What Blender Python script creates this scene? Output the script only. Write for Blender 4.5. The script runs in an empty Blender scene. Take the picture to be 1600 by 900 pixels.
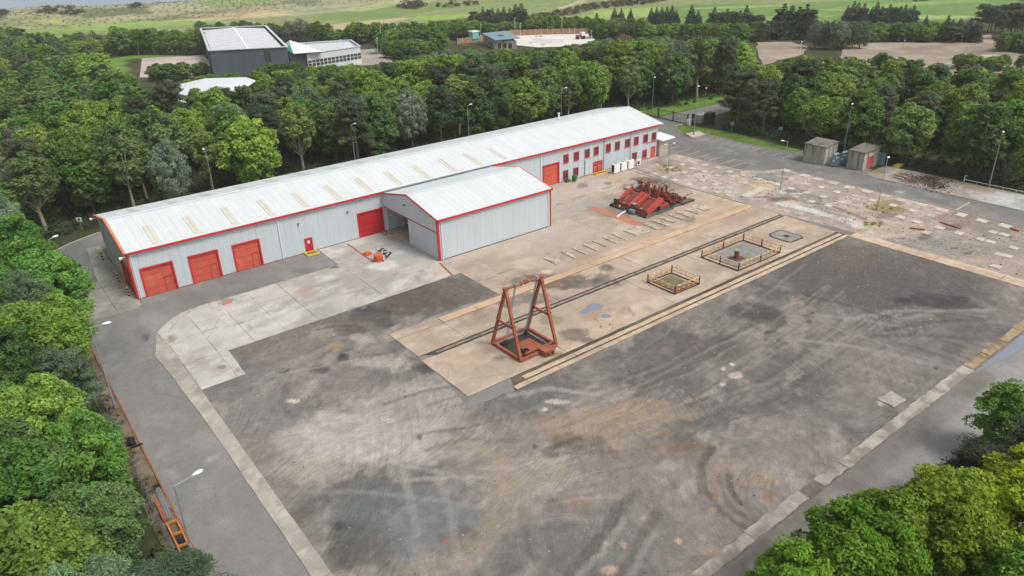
import bpy, bmesh, math, random
import numpy as np
from mathutils import Vector, Matrix
R = math.radians
S = bpy.context.scene
COL = S.collection
random.seed(7)

# ------------------------------------------------------------------ camera
CAM_H = 40.0
F_PX, YAW, PITCH, ROLL = 1135.2, R(52.934), R(25.793), R(1.777)
fwd = np.array([math.cos(YAW) * math.cos(PITCH), math.sin(YAW) * math.cos(PITCH), -math.sin(PITCH)])
_r = np.array([math.sin(YAW), -math.cos(YAW), 0.0]); _d = np.cross(fwd, _r)
cr_, sr_ = math.cos(ROLL), math.sin(ROLL)
rgt = cr_ * _r + sr_ * _d; dwn = -sr_ * _r + cr_ * _d
VIEW = np.array([rgt, dwn, fwd])
cam_d = bpy.data.cameras.new('camera'); cam = bpy.data.objects.new('camera', cam_d); COL.objects.link(cam)
cam_d.sensor_width = 36; cam_d.lens = 36 * F_PX / 1600; cam_d.clip_start = 1; cam_d.clip_end = 12000
cam.matrix_world = Matrix(((rgt[0], -dwn[0], -fwd[0], 0), (rgt[1], -dwn[1], -fwd[1], 0), (rgt[2], -dwn[2], -fwd[2], CAM_H), (0, 0, 0, 1)))
S.camera = cam
S.render.resolution_x = 1024; S.render.resolution_y = 576

# ------------------------------------------------------------------ light: bright overcast
SUN_EL, SUN_AZ = 56, -70          # azimuth measured from +X, towards the front of the sheds
w = bpy.data.worlds.new('World'); S.world = w; w.use_nodes = True
nt = w.node_tree; nt.nodes.clear()
sky = nt.nodes.new('ShaderNodeTexSky'); sky.sky_type = 'NISHITA'; sky.sun_disc = False
sky.sun_elevation = R(SUN_EL); sky.sun_rotation = R(90 - SUN_AZ); sky.dust_density = 4; sky.air_density = 1.0
hs = nt.nodes.new('ShaderNodeHueSaturation'); hs.inputs['Saturation'].default_value = 0.10
bg = nt.nodes.new('ShaderNodeBackground'); bg.inputs['Strength'].default_value = 0.132
wo = nt.nodes.new('ShaderNodeOutputWorld')
nt.links.new(sky.outputs[0], hs.inputs['Color']); nt.links.new(hs.outputs[0], bg.inputs[0]); nt.links.new(bg.outputs[0], wo.inputs[0])
sd = bpy.data.lights.new('sun', 'SUN'); sd.energy = 1.5; sd.angle = R(16); sd.color = (1, .96, .90)
so = bpy.data.objects.new('sun', sd); COL.objects.link(so); so.location = (0, 0, 200)
v = Vector((math.cos(R(SUN_AZ)) * math.cos(R(SUN_EL)), math.sin(R(SUN_AZ)) * math.cos(R(SUN_EL)), math.sin(R(SUN_EL))))
so.rotation_euler = v.to_track_quat('Z', 'Y').to_euler()
S.view_settings.view_transform = 'Standard'; S.view_settings.look = 'None'
S.view_settings.exposure = 0.35; S.view_settings.gamma = 1

# ------------------------------------------------------------------ helpers: surveying
def G(u, v, z=0.0):
    """point of height z on the ray of photo pixel (u, v)"""
    q = VIEW.T @ np.array([(u - 800) / F_PX, (v - 450) / F_PX, 1.0])
    t = (z - CAM_H) / q[2]
    return (float(q[0] * t), float(q[1] * t))
def P(x, y, z=0.0):
    q = VIEW @ np.array([x, y, z - CAM_H], float)
    return (q[0] / q[2] * F_PX + 800, q[1] / q[2] * F_PX + 450) if q[2] > 0 else (-9e3, -9e3)
def top_height(x, y, v2):
    lo, hi = 0.0, 39.0
    for _ in range(40):
        m = (lo + hi) / 2
        if P(x, y, m)[1] > v2: lo = m
        else: hi = m
    return lo
def lin(r, g, b):
    f = lambda c: (c / 255 / 12.92) if c / 255 < .04045 else ((c / 255 + .055) / 1.055) ** 2.4
    return (f(r), f(g), f(b))

# ------------------------------------------------------------------ helpers: tagging
def tag(o, label=None, cat=None, group=None, kind=None):
    if label: o['label'] = label
    if cat: o['category'] = cat
    if group: o['group'] = group
    if kind: o['kind'] = kind
    return o
def thing(name, label, cat, loc=(0, 0, 0), rz=0.0, group=None):
    o = bpy.data.objects.new(name, None); COL.objects.link(o); o.empty_display_size = .3
    o.location = loc; o.rotation_euler = (0, 0, rz)
    return tag(o, label, cat, group)
def kids(o): return [c for c in ALLKIDS.get(o.name, [])]
ALLKIDS = {}
def link(o, parent=None):
    COL.objects.link(o)
    if parent is not None:
        o.parent = parent; ALLKIDS.setdefault(parent.name, []).append(o)
    return o
def clone(src, label=None, loc=None, rz=None, sc=None, group=None, parent=None):
    c = src.copy(); COL.objects.link(c)
    if parent is not None:
        c.parent = parent; ALLKIDS.setdefault(parent.name, []).append(c)
    if label: c['label'] = label
    if group: c['group'] = group
    if loc is not None: c.location = loc
    if rz is not None: c.rotation_euler = (0, 0, rz)
    if sc is not None: c.scale = sc
    for k in kids(src): clone(k, parent=c)
    return c
ORD = ['zeroth', 'first', 'second', 'third', 'fourth', 'fifth', 'sixth', 'seventh', 'eighth', 'ninth', 'tenth', 'eleventh', 'twelfth', 'thirteenth', 'fourteenth', 'fifteenth', 'sixteenth', 'seventeenth', 'eighteenth', 'nineteenth']
TENS = {2: 'twent', 3: 'thirt', 4: 'fort', 5: 'fift', 6: 'sixt', 7: 'sevent', 8: 'eight', 9: 'ninet'}
def nth(n):
    if n < 20: return ORD[n]
    t, o = divmod(n, 10)
    if n >= 100: return 'one hundred and ' + nth(n - 100) if n > 100 else 'hundredth'
    return TENS[t] + 'ieth' if o == 0 else TENS[t] + 'y-' + ORD[o]

# ------------------------------------------------------------------ helpers: meshes
class MB:
    def __init__(s): s.v = []; s.f = []
    def add(s, vs, fs):
        b = len(s.v); s.v += [tuple(p) for p in vs]; s.f += [tuple(i + b for i in f) for f in fs]; return s
    def box(s, x0, x1, y0, y1, z0, z1):
        return s.add([(x0, y0, z0), (x1, y0, z0), (x1, y1, z0), (x0, y1, z0), (x0, y0, z1), (x1, y0, z1), (x1, y1, z1), (x0, y1, z1)],
                     [(0, 3, 2, 1), (4, 5, 6, 7), (0, 1, 5, 4), (1, 2, 6, 5), (2, 3, 7, 6), (3, 0, 4, 7)])
    def beam(s, a, b, w=.1, h=None, up=(0, 0, 1)):
        h = h or w; a = Vector(a); b = Vector(b); d = (b - a).normalized(); u = Vector(up)
        if abs(d.dot(u)) > .98: u = Vector((1, 0, 0))
        x = d.cross(u).normalized(); y = x.cross(d).normalized()
        o = [(-w / 2, -h / 2), (w / 2, -h / 2), (w / 2, h / 2), (-w / 2, h / 2)]
        vs = [a + x * i + y * j for i, j in o] + [b + x * i + y * j for i, j in o]
        return s.add(vs, [(0, 1, 2, 3), (7, 6, 5, 4), (0, 4, 5, 1), (1, 5, 6, 2), (2, 6, 7, 3), (3, 7, 4, 0)])
    def cyl(s, a, b, r0, r1=None, n=10, cap=True):
        r1 = r0 if r1 is None else r1; a = Vector(a); b = Vector(b); d = (b - a).normalized()
        u = Vector((0, 0, 1)) if abs(d.z) < .98 else Vector((1, 0, 0))
        x = d.cross(u).normalized(); y = d.cross(x).normalized()
        vs = []
        for p, r in ((a, r0), (b, r1)):
            for i in range(n):
                t = 2 * math.pi * i / n; vs.append(p + x * r * math.cos(t) + y * r * math.sin(t))
        fs = [(i, (i + 1) % n, n + (i + 1) % n, n + i) for i in range(n)]
        if cap: fs += [tuple(range(n))[::-1], tuple(range(n, 2 * n))]
        return s.add(vs, fs)
    def ring(s, c, r, t, axis=(0, 0, 1), n=14):
        c = Vector(c); d = Vector(axis).normalized(); u = Vector((0, 0, 1)) if abs(d.z) < .9 else Vector((1, 0, 0))
        x = d.cross(u).normalized(); y = d.cross(x).normalized()
        pts = [c + x * r * math.cos(2 * math.pi * i / n) + y * r * math.sin(2 * math.pi * i / n) for i in range(n)]
        for i in range(n): s.cyl(pts[i], pts[(i + 1) % n], t, n=5, cap=False)
        return s
    def prism(s, poly, z0, z1):
        n = len(poly)
        a = sum(poly[i][0] * poly[(i + 1) % n][1] - poly[(i + 1) % n][0] * poly[i][1] for i in range(n))
        if a < 0: poly = poly[::-1]
        vs = [(p[0], p[1], z0) for p in poly] + [(p[0], p[1], z1) for p in poly]
        return s.add(vs, [tuple(range(n))[::-1], tuple(range(n, 2 * n))] + [(i, (i + 1) % n, n + (i + 1) % n, n + i) for i in range(n)])
    def mesh(s, name, mat, smooth=False, bevel=0):
        m = bpy.data.meshes.new(name); m.from_pydata(s.v, [], s.f)
        if bevel:
            bm = bmesh.new(); bm.from_mesh(m); bmesh.ops.bevel(bm, geom=bm.edges[:], offset=bevel, segments=1, affect='EDGES', clamp_overlap=True); bm.to_mesh(m); bm.free()
        m.materials.append(mat); m.update()
        if smooth: m.polygons.foreach_set('use_smooth', [True] * len(m.polygons))
        return m
    def build(s, name, mat, parent=None, loc=None, rz=0, smooth=False, bevel=0):
        o = bpy.data.objects.new(name, s.mesh(name, mat, smooth, bevel)); link(o, parent)
        if loc is not None: o.location = loc
        if rz: o.rotation_euler = (0, 0, rz)
        return o
def mobj(name, me, parent=None, loc=(0, 0, 0), rz=0):
    o = bpy.data.objects.new(name, me); link(o, parent); o.location = loc; o.rotation_euler = (0, 0, rz); return o
def quads_mesh(name, V, F, mat, attr=None):
    m = bpy.data.meshes.new(name); n = len(F)
    m.vertices.add(len(V)); m.vertices.foreach_set('co', np.asarray(V, np.float32).ravel())
    F = np.asarray(F, np.int32)
    m.loops.add(n * 4); m.loops.foreach_set('vertex_index', F.ravel())
    m.polygons.add(n); m.polygons.foreach_set('loop_start', np.arange(0, n * 4, 4, dtype=np.int32))
    m.update(calc_edges=True)
    for k, a in (attr or {}).items():
        t = m.attributes.new(k, 'FLOAT', 'POINT'); t.data.foreach_set('value', np.asarray(a, np.float32))
    m.materials.append(mat); return m

# ------------------------------------------------------------------ helpers: numpy noise
def vnoise(x, y, seed=0):
    xi = np.floor(x); yi = np.floor(y); xf = x - xi; yf = y - yi
    xf = xf * xf * (3 - 2 * xf); yf = yf * yf * (3 - 2 * yf)
    def h(a, b):
        a = a.astype(np.int64); b = b.astype(np.int64)
        k = (a * 374761393 + b * 668265263 + seed * 2147483647) & 0xffffffff
        k = ((k ^ (k >> 13)) * 1274126177) & 0xffffffff
        return ((k ^ (k >> 16)) & 0xffff) / 65535.0
    a = h(xi, yi); b = h(xi + 1, yi); c = h(xi, yi + 1); d = h(xi + 1, yi + 1)
    return (a * (1 - xf) + b * xf) * (1 - yf) + (c * (1 - xf) + d * xf) * yf
def fbm(x, y, sc, oc=4, seed=0, ax=1.0, rot=0.0):
    c, s = math.cos(rot), math.sin(rot); X = (x * c + y * s) / sc / ax; Y = (-x * s + y * c) / sc
    t = 0; a = .5; n = 0
    for i in range(oc): t = t + a * vnoise(X + 17.3 * i, Y - 9.1 * i, seed + i * 7); n += a; a *= .55; X = X * 2.03; Y = Y * 2.03
    return t / n          # 0..1
def sst(a, b, x): t = np.clip((x - a) / (b - a), 0, 1); return t * t * (3 - 2 * t)
def inpoly(x, y, poly):
    r = np.zeros(x.shape, bool); n = len(poly)
    for i in range(n):
        x0, y0 = poly[i]; x1, y1 = poly[(i + 1) % n]
        if y0 == y1: continue
        r ^= ((y0 > y) != (y1 > y)) & (x < (x1 - x0) * (y - y0) / (y1 - y0) + x0)
    return r

# ------------------------------------------------------------------ materials
def new_mat(name):
    m = bpy.data.materials.new(name); m.use_nodes = True
    n = m.node_tree.nodes; return m, n, m.node_tree.links, n['Principled BSDF']
def noise_node(n, l, scale, detail=4, vec=None, rough=.6):
    t = n.new('ShaderNodeTexNoise'); t.inputs['Scale'].default_value = scale; t.inputs['Detail'].default_value = detail; t.inputs['Roughness'].default_value = rough
    if vec is not None: l.new(vec, t.inputs['Vector'])
    return t
def ramp(n, l, src, a, b, c0, c1):
    r = n.new('ShaderNodeMapRange'); r.inputs[1].default_value = a; r.inputs[2].default_value = b; r.inputs[3].default_value = c0; r.inputs[4].default_value = c1
    l.new(src, r.inputs[0]); return r.outputs[0]
def mulcol(n, l, col, fac):
    m = n.new('ShaderNodeVectorMath'); m.operation = 'SCALE'; l.new(col, m.inputs[0]); l.new(fac, m.inputs['Scale']); return m.outputs[0]
def plain(name, c, rough=.6, metal=0.0, var=.12, scale=3.0, dirt=None, spec=.3, streak=False, objvar=0.0):
    m, n, l, p = new_mat(name)
    g = n.new('ShaderNodeNewGeometry'); vec = g.outputs['Position']
    if streak:
        mp = n.new('ShaderNodeMapping'); mp.inputs['Scale'].default_value = (1, 1, .12); l.new(vec, mp.inputs[0]); vec = mp.outputs[0]
    a = noise_node(n, l, scale, 5, vec); b = noise_node(n, l, scale * .23, 3, vec)
    rgb = n.new('ShaderNodeRGB'); rgb.outputs[0].default_value = (*c, 1)
    f = ramp(n, l, a.outputs[0], .3, .7, 1 - var, 1 + var); f2 = ramp(n, l, b.outputs[0], .35, .65, 1 - var * .7, 1 + var * .7)
    o = mulcol(n, l, mulcol(n, l, rgb.outputs[0], f), f2)
    if objvar:
        oi = n.new('ShaderNodeObjectInfo'); o = mulcol(n, l, o, ramp(n, l, oi.outputs['Random'], 0, 1, 1 - objvar, 1 + objvar))
    if dirt:
        dn = noise_node(n, l, dirt[1], 6, vec); mk = ramp(n, l, dn.outputs[0], dirt[2], dirt[2] + .12, 0, dirt[3] if len(dirt) > 3 else .8)
        mx = n.new('ShaderNodeMix'); mx.data_type = 'RGBA'; l.new(mk, mx.inputs[0]); l.new(o, mx.inputs[6]); mx.inputs[7].default_value = (*dirt[0], 1); o = mx.outputs[2]
    l.new(o, p.inputs['Base Color']); p.inputs['Roughness'].default_value = rough; p.inputs['Metallic'].default_value = metal
    p.inputs['Specular IOR Level'].default_value = spec
    return m
def ground_mat(name, grain=.18, fine=6.0, rough=.9, bump=.25, sp=.2, tracks=0.0, cracks=0.0, cells=0.0, crack_scale=.16):
    m, n, l, p = new_mat(name)
    at = n.new('ShaderNodeAttribute'); at.attribute_name = 'Col'
    g = n.new('ShaderNodeNewGeometry'); pos = g.outputs['Position']
    a = noise_node(n, l, fine, 6, pos, .75); b = noise_node(n, l, fine * .18, 4, pos, .65)
    o = mulcol(n, l, mulcol(n, l, at.outputs['Color'], ramp(n, l, a.outputs[0], .3, .7, 1 - grain, 1 + grain)), ramp(n, l, b.outputs[0], .35, .65, 1 - grain * .6, 1 + grain * .6))
    vz = n.new('ShaderNodeTexVoronoi'); vz.inputs['Scale'].default_value = fine * .9; l.new(pos, vz.inputs['Vector'])
    o = mulcol(n, l, o, ramp(n, l, vz.outputs['Distance'], 0, .5, 1 + sp, 1))
    def mth(op, x, y):
        q = n.new('ShaderNodeMath'); q.operation = op
        for k, v_ in enumerate((x, y)):
            if isinstance(v_, (int, float)): q.inputs[k].default_value = v_
            else: l.new(v_, q.inputs[k])
        return q.outputs[0]
    if tracks:       # fine ruts left by wheels, in several directions, each only in its own patches
        for k, (rot, sx, sy) in enumerate(((14, .09, 4.2), (38, .10, 3.4), (-24, .08, 4.6), (70, .10, 3.6))):
            wn = noise_node(n, l, .03, 1, pos); wm = n.new('ShaderNodeVectorMath'); wm.operation = 'MULTIPLY_ADD'; l.new(wn.outputs['Color'], wm.inputs[0]); wm.inputs[1].default_value = (22, 22, 0); l.new(pos, wm.inputs[2])
            mp = n.new('ShaderNodeMapping'); mp.vector_type = 'TEXTURE'; mp.inputs['Rotation'].default_value = (0, 0, R(rot)); mp.inputs['Scale'].default_value = (1 / sx, 1 / sy, 1); l.new(wm.outputs[0], mp.inputs[0])
            t = noise_node(n, l, 1.0, 4, mp.outputs[0], .7); mo = n.new('ShaderNodeMapping'); mo.inputs['Location'].default_value = (k * 37.3, k * 11.9, 0); l.new(pos, mo.inputs[0])
            mk = ramp(n, l, noise_node(n, l, .11, 4, mo.outputs[0]).outputs[0], .46, .64, 0, tracks)
            f = mth('ADD', 1.0, mth('MULTIPLY', mth('SUBTRACT', ramp(n, l, t.outputs[0], .36, .64, 0, 1), .5), mk)); o = mulcol(n, l, o, f)
    if cracks or cells:
        wn = noise_node(n, l, 1.3, 4, pos); wm = n.new('ShaderNodeVectorMath'); wm.operation = 'MULTIPLY_ADD'; l.new(wn.outputs['Color'], wm.inputs[0]); wm.inputs[1].default_value = (.9, .9, 0); l.new(pos, wm.inputs[2])
        ve = n.new('ShaderNodeTexVoronoi'); ve.feature = 'DISTANCE_TO_EDGE'; ve.inputs['Scale'].default_value = crack_scale; l.new(wm.outputs[0], ve.inputs['Vector'])
        mk = ramp(n, l, noise_node(n, l, .14, 3, pos).outputs[0], .40, .52, 0, cracks); ln = ramp(n, l, ve.outputs['Distance'], crack_scale * .01, crack_scale * .07, 1, 0)
        o = mulcol(n, l, o, mth('SUBTRACT', 1.0, mth('MULTIPLY', ln, mk)))
        if cells:
            vc_ = n.new('ShaderNodeTexVoronoi'); vc_.inputs['Scale'].default_value = crack_scale; l.new(wm.outputs[0], vc_.inputs['Vector'])
            sx_ = n.new('ShaderNodeSeparateColor'); l.new(vc_.outputs['Color'], sx_.inputs[0]); o = mulcol(n, l, o, ramp(n, l, sx_.outputs[0], 0, 1, 1 - cells, 1 + cells))
    l.new(o, p.inputs['Base Color']); p.inputs['Roughness'].default_value = rough; p.inputs['Specular IOR Level'].default_value = .2
    bu = n.new('ShaderNodeBump'); bu.inputs['Strength'].default_value = bump; bu.inputs['Distance'].default_value = .05
    l.new(a.outputs[0], bu.inputs['Height']); l.new(bu.outputs[0], p.inputs['Normal'])
    return m
M = {}
M['cladding'] = plain('wall_cladding', lin(184, 193, 198), .5, var=.025, scale=.9, streak=True, objvar=.008, dirt=(lin(166, 171, 172), .35, .64, .25))
M['cladding_end'] = plain('gable_cladding', lin(165, 176, 172), .5, var=.07, scale=.8, streak=True, objvar=.03, dirt=(lin(120, 128, 115), .4, .6, .5))
M['roof'] = plain('roof_sheet', lin(199, 203, 205), .6, var=.025, scale=.5, objvar=.025, dirt=(lin(200, 205, 204), .25, .6, .3))
M['roof2'] = plain('roof_sheet_rear', lin(196, 203, 204), .6, var=.04, scale=.5, objvar=.03, dirt=(lin(178, 184, 180), .3, .58, .4))
M['rooflight'] = plain('rooflight_plastic', lin(194, 192, 180), .5, var=.06, scale=2)
M['red'] = plain('red_trim', lin(190, 44, 48), .5, var=.08, scale=1.5, objvar=.05)
M['red_door'] = plain('red_shutter', lin(190, 86, 70), .65, var=.07, scale=.6, objvar=.06, dirt=(lin(204, 112, 92), .5, .55, .6))
M['red_dark'] = plain('dark_red_shutter', lin(176, 44, 46), .55, var=.06, scale=.7)
M['orange_trim'] = plain('faded_red_trim', lin(208, 118, 90), .5, var=.08, scale=1)
M['grey_trim'] = plain('grey_metal', lin(120, 126, 130), .5, var=.08)
M['white'] = plain('white_paint', lin(225, 227, 225), .5, var=.05)
M['glass'] = plain('window_glass', lin(72, 70, 62), .15, var=.3, scale=1.2, spec=.6)
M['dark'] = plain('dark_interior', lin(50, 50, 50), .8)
M['steel_dark'] = plain('dark_steel', lin(56, 50, 46), .6, var=.2)
M['galv'] = plain('galvanised_steel', lin(150, 158, 160), .45, metal=.4, var=.1)
M['lamp_head'] = plain('lamp_head', lin(228, 230, 228), .4, var=.04)
M['rust'] = plain('rusty_red_steel', lin(148, 86, 64), .8, var=.2, scale=4, dirt=(lin(112, 62, 46), 2.5, .58, .6))
M['machine_red'] = plain('machine_red_paint', lin(128, 62, 54), .5, var=.18, scale=3, dirt=(lin(104, 48, 40), 2.2, .56, .7))
M['guard_red'] = plain('guard_red_paint', lin(164, 70, 56), .5, var=.14, scale=1.5, dirt=(lin(122, 56, 48), 1.2, .56, .6))
M['machine_dark'] = plain('greasy_metal', lin(72, 62, 56), .55, var=.3, scale=5)
M['skid'] = plain('skid_steel', lin(98, 96, 92), .7, var=.2, scale=3, dirt=(lin(60, 50, 44), 1.5, .5))
M['cable'] = plain('blue_wire_rope', lin(130, 160, 170), .5, var=.1)
M['hazard'] = plain('yellow_rail_paint', lin(206, 152, 62), .6, var=.12, scale=8)
M['pale_rail'] = plain('pale_rail_paint', lin(205, 190, 160), .6, var=.1, scale=8)
M['black'] = plain('black_plastic', lin(34, 34, 36), .5)
M['yellow'] = plain('yellow_paint', lin(214, 186, 62), .55, var=.1)
M['green_bin'] = plain('green_plastic', lin(34, 110, 52), .45)
M['timber'] = plain('weathered_board', lin(174, 165, 151), .85, var=.14, scale=3, objvar=.12, dirt=(lin(120, 106, 92), 1.2, .5, .7))
M['pad'] = plain('concrete_pad', lin(182, 174, 163), .85, var=.1, scale=3, objvar=.12, dirt=(lin(158, 146, 132), 1.2, .56, .7))
M['shed_conc'] = plain('stained_render', lin(168, 164, 154), .85, var=.12, scale=1.6, streak=True, dirt=(lin(105, 102, 96), 1.4, .5, .8))
M['shed_roof'] = plain('felt_roof', lin(118, 112, 104), .9, var=.15, scale=2, dirt=(lin(80, 78, 70), .8, .52))
M['trafo'] = plain('blue_grey_enamel', lin(118, 142, 152), .5, var=.12, scale=3)
M['puddle'] = plain('puddle_water', lin(120, 128, 138), .06, var=.04, spec=.6)
M['bld_dark'] = plain('dark_grey_cladding', lin(84, 92, 100), .5, var=.06, scale=.3, streak=True, objvar=.04)
M['bld_roof'] = plain('far_roof_sheet', lin(196, 199, 204), .5, var=.04, scale=.2, objvar=.03)
M['bld_white'] = plain('off_white_cladding', lin(200, 205, 208), .5, var=.05, scale=.3)
M['teal_glass'] = plain('teal_glazing', lin(120, 190, 176), .2, var=.08)
M['navy'] = plain('navy_cladding', lin(45, 62, 110), .5)
M['blue_roof'] = plain('blue_grey_metal_roof', lin(112, 138, 152), .4, var=.05)
M['wood_fence'] = plain('brown_fence_board', lin(152, 118, 88), .8, var=.12, objvar=.1)
M['bark'] = plain('bark', lin(98, 88, 74), .9, var=.2, scale=4)
M['bark_pale'] = plain('pale_bark', lin(150, 145, 130), .9, var=.2, scale=4)
M['kerb'] = plain('kerb_concrete', lin(165, 160, 150), .9, var=.12, scale=4)
M['kerb_red'] = plain('rusty_kerb_edge', lin(142, 92, 72), .9, var=.2, scale=3)
M['line_paint'] = plain('worn_road_paint', lin(172, 172, 170), .8, var=.15, scale=5, dirt=(lin(125, 124, 122), 4, .52, .8))
M['line_yellow'] = plain('worn_yellow_paint', lin(190, 172, 120), .8, var=.15, scale=5)
M['orange'] = plain('orange_rusty_frame', lin(186, 118, 62), .6, var=.2, scale=5)
M['drum_orange'] = plain('orange_drum_top', lin(196, 92, 40), .6, var=.15, scale=4)
M['sign_teal'] = plain('teal_sign', lin(110, 190, 185), .5)
M['plate_rail'] = plain('worn_rail', lin(140, 130, 118), .7, var=.2, scale=3, dirt=(lin(80, 72, 64), .8, .5))
M['soil'] = plain('peaty_soil', lin(62, 55, 49), .95, var=.3, scale=3)
M['stone_pale'] = plain('pale_stone_chip', lin(190, 180, 165), .9, var=.2, scale=6, objvar=.15)
M['asphalt'] = ground_mat('asphalt_surface', .12, 7, .85, .25, .18, tracks=.06, cracks=.2, crack_scale=.07)
M['gravel'] = ground_mat('gravel_surface', .2, 8, .95, .4, .1, tracks=.30)
M['rubble'] = ground_mat('rubble_surface', .18, 5, .95, .6, .15, cracks=.25, cells=.07, crack_scale=.9)
M['concrete'] = ground_mat('concrete_surface', .08, 4, .85, .12, .04, tracks=.10, cracks=.22, crack_scale=.10)
M['field'] = ground_mat('turf_surface', .25, .9, .95, .6, .1)

def leaf_mat(name, trans=.22, var=.35, rough=.55):
    m, n, l, p = new_mat(name)
    oi = n.new('ShaderNodeObjectInfo'); at = n.new('ShaderNodeAttribute'); at.attribute_name = 'var'
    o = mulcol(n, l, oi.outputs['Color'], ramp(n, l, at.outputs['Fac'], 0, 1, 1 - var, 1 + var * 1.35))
    h = n.new('ShaderNodeHueSaturation'); l.new(o, h.inputs['Color'])
    l.new(ramp(n, l, at.outputs['Fac'], 0, 1, .515, .485), h.inputs['Hue'])
    p.inputs['Roughness'].default_value = rough; p.inputs['Specular IOR Level'].default_value = .25
    l.new(h.outputs[0], p.inputs['Base Color'])
    tr = n.new('ShaderNodeBsdfTranslucent'); l.new(h.outputs[0], tr.inputs['Color'])
    mx = n.new('ShaderNodeMixShader'); mx.inputs[0].default_value = trans
    l.new(p.outputs[0], mx.inputs[1]); l.new(tr.outputs[0], mx.inputs[2])
    l.new(mx.outputs[0], n['Material Output'].inputs['Surface']); return m
M['leaf'] = leaf_mat('leaf', .36, .42)
M['needle'] = leaf_mat('needle', .08, .3, .7)

# ------------------------------------------------------------------ ground sheets
def clip_cell(poly, x0, x1, y0, y1):
    for ax, val, keep in ((0, x0, 1), (0, x1, -1), (1, y0, 1), (1, y1, -1)):
        out = []; n = len(poly)
        for i in range(n):
            a, b = poly[i], poly[(i + 1) % n]; da = (a[ax] - val) * keep; db = (b[ax] - val) * keep
            if da >= 0: out.append(a)
            if (da >= 0) != (db >= 0):
                t = da / (da - db); out.append((a[0] + (b[0] - a[0]) * t, a[1] + (b[1] - a[1]) * t))
        poly = out
        if len(poly) < 3: return []
    return poly
def rough_poly(poly, amp=.25, step=1.2, seed=1):
    rr = random.Random(seed); out = []
    for i in range(len(poly)):
        a, b = poly[i], poly[(i + 1) % len(poly)]; L = math.hypot(b[0] - a[0], b[1] - a[1]); k = max(1, int(L / step))
        nx, ny = (b[1] - a[1]) / max(L, 1e-6), -(b[0] - a[0]) / max(L, 1e-6)
        for j in range(k):
            t = j / k; o = rr.uniform(-amp, amp) if j else 0
            out.append((a[0] + (b[0] - a[0]) * t + nx * o, a[1] + (b[1] - a[1]) * t + ny * o))
    return out
def sheet(name, poly, z, res, colf, mat, parent=None, label=None, kind='structure', skirt=0.0, zf=None):
    xs = [p[0] for p in poly]; ys = [p[1] for p in poly]
    x0, y0 = min(xs), min(ys); nx = max(1, int(math.ceil((max(xs) - x0) / res))); ny = max(1, int(math.ceil((max(ys) - y0) / res)))
    bound = set()
    for i in range(len(poly)):
        a, b = poly[i], poly[(i + 1) % len(poly)]; L = math.hypot(b[0] - a[0], b[1] - a[1]); k = int(L / res * 6) + 2
        for j in range(k + 1):
            px = (a[0] + (b[0] - a[0]) * j / k - x0) / res; py = (a[1] + (b[1] - a[1]) * j / k - y0) / res
            for ex in (-1e-4, 1e-4):
                for ey in (-1e-4, 1e-4): bound.add((min(nx - 1, max(0, int(px + ex))), min(ny - 1, max(0, int(py + ey)))))
    gx = x0 + (np.arange(nx) + .5) * res; gy = y0 + (np.arange(ny) + .5) * res
    CX, CY = np.meshgrid(gx, gy, indexing='ij'); ins = inpoly(CX, CY, poly)
    for c in bound: ins[c] = False
    ci, cj = np.nonzero(ins); N1 = ny + 1
    F = np.stack([ci * N1 + cj, (ci + 1) * N1 + cj, (ci + 1) * N1 + cj + 1, ci * N1 + cj + 1], 1)
    VX, VY = np.meshgrid(x0 + np.arange(nx + 1) * res, y0 + np.arange(ny + 1) * res, indexing='ij')
    V = np.stack([VX.ravel(), VY.ravel()], 1)
    used, inv = np.unique(F, return_inverse=True); V = V[used]; F = inv.reshape(-1, 4)
    vl = [tuple(p) for p in V]; fl = [tuple(int(k) for k in f) for f in F]
    for (i, j) in bound:
        q = clip_cell(poly, x0 + i * res, x0 + (i + 1) * res, y0 + j * res, y0 + (j + 1) * res)
        if len(q) >= 3:
            ar = sum(q[k][0] * q[(k + 1) % len(q)][1] - q[(k + 1) % len(q)][0] * q[k][1] for k in range(len(q)))
            if abs(ar) < 1e-7: continue
            if ar < 0: q = q[::-1]
            b = len(vl); vl += q; fl.append(tuple(range(b, b + len(q))))
    A = np.array(vl, float); X, Y = A[:, 0], A[:, 1]
    Z = np.full(len(A), z) if zf is None else z + zf(X, Y)
    col = np.clip(colf(X, Y), .005, .95)
    vl = [(a, b, c) for a, b, c in zip(X, Y, Z)]
    if skirt:
        b = len(vl); n = len(poly)
        ar = sum(poly[k][0] * poly[(k + 1) % n][1] - poly[(k + 1) % n][0] * poly[k][1] for k in range(n))
        pp = poly if ar > 0 else poly[::-1]
        vl += [(p[0], p[1], z) for p in pp] + [(p[0], p[1], z - skirt) for p in pp]
        fl += [(b + n + i, b + n + (i + 1) % n, b + (i + 1) % n, b + i) for i in range(n)]
        sc = colf(np.array([p[0] for p in pp]), np.array([p[1] for p in pp])) * .6
        col = np.vstack([col, sc, sc])
    m = bpy.data.meshes.new(name); m.from_pydata(vl, [], fl); m.materials.append(mat)
    t = m.attributes.new('Col', 'FLOAT_COLOR', 'POINT'); t.data.foreach_set('color', np.hstack([col, np.ones((len(col), 1))]).astype(np.float32).ravel())
    o = bpy.data.objects.new(name, m); link(o, parent)
    if kind: o['kind'] = kind
    if label: o['label'] = label
    return o
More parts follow.
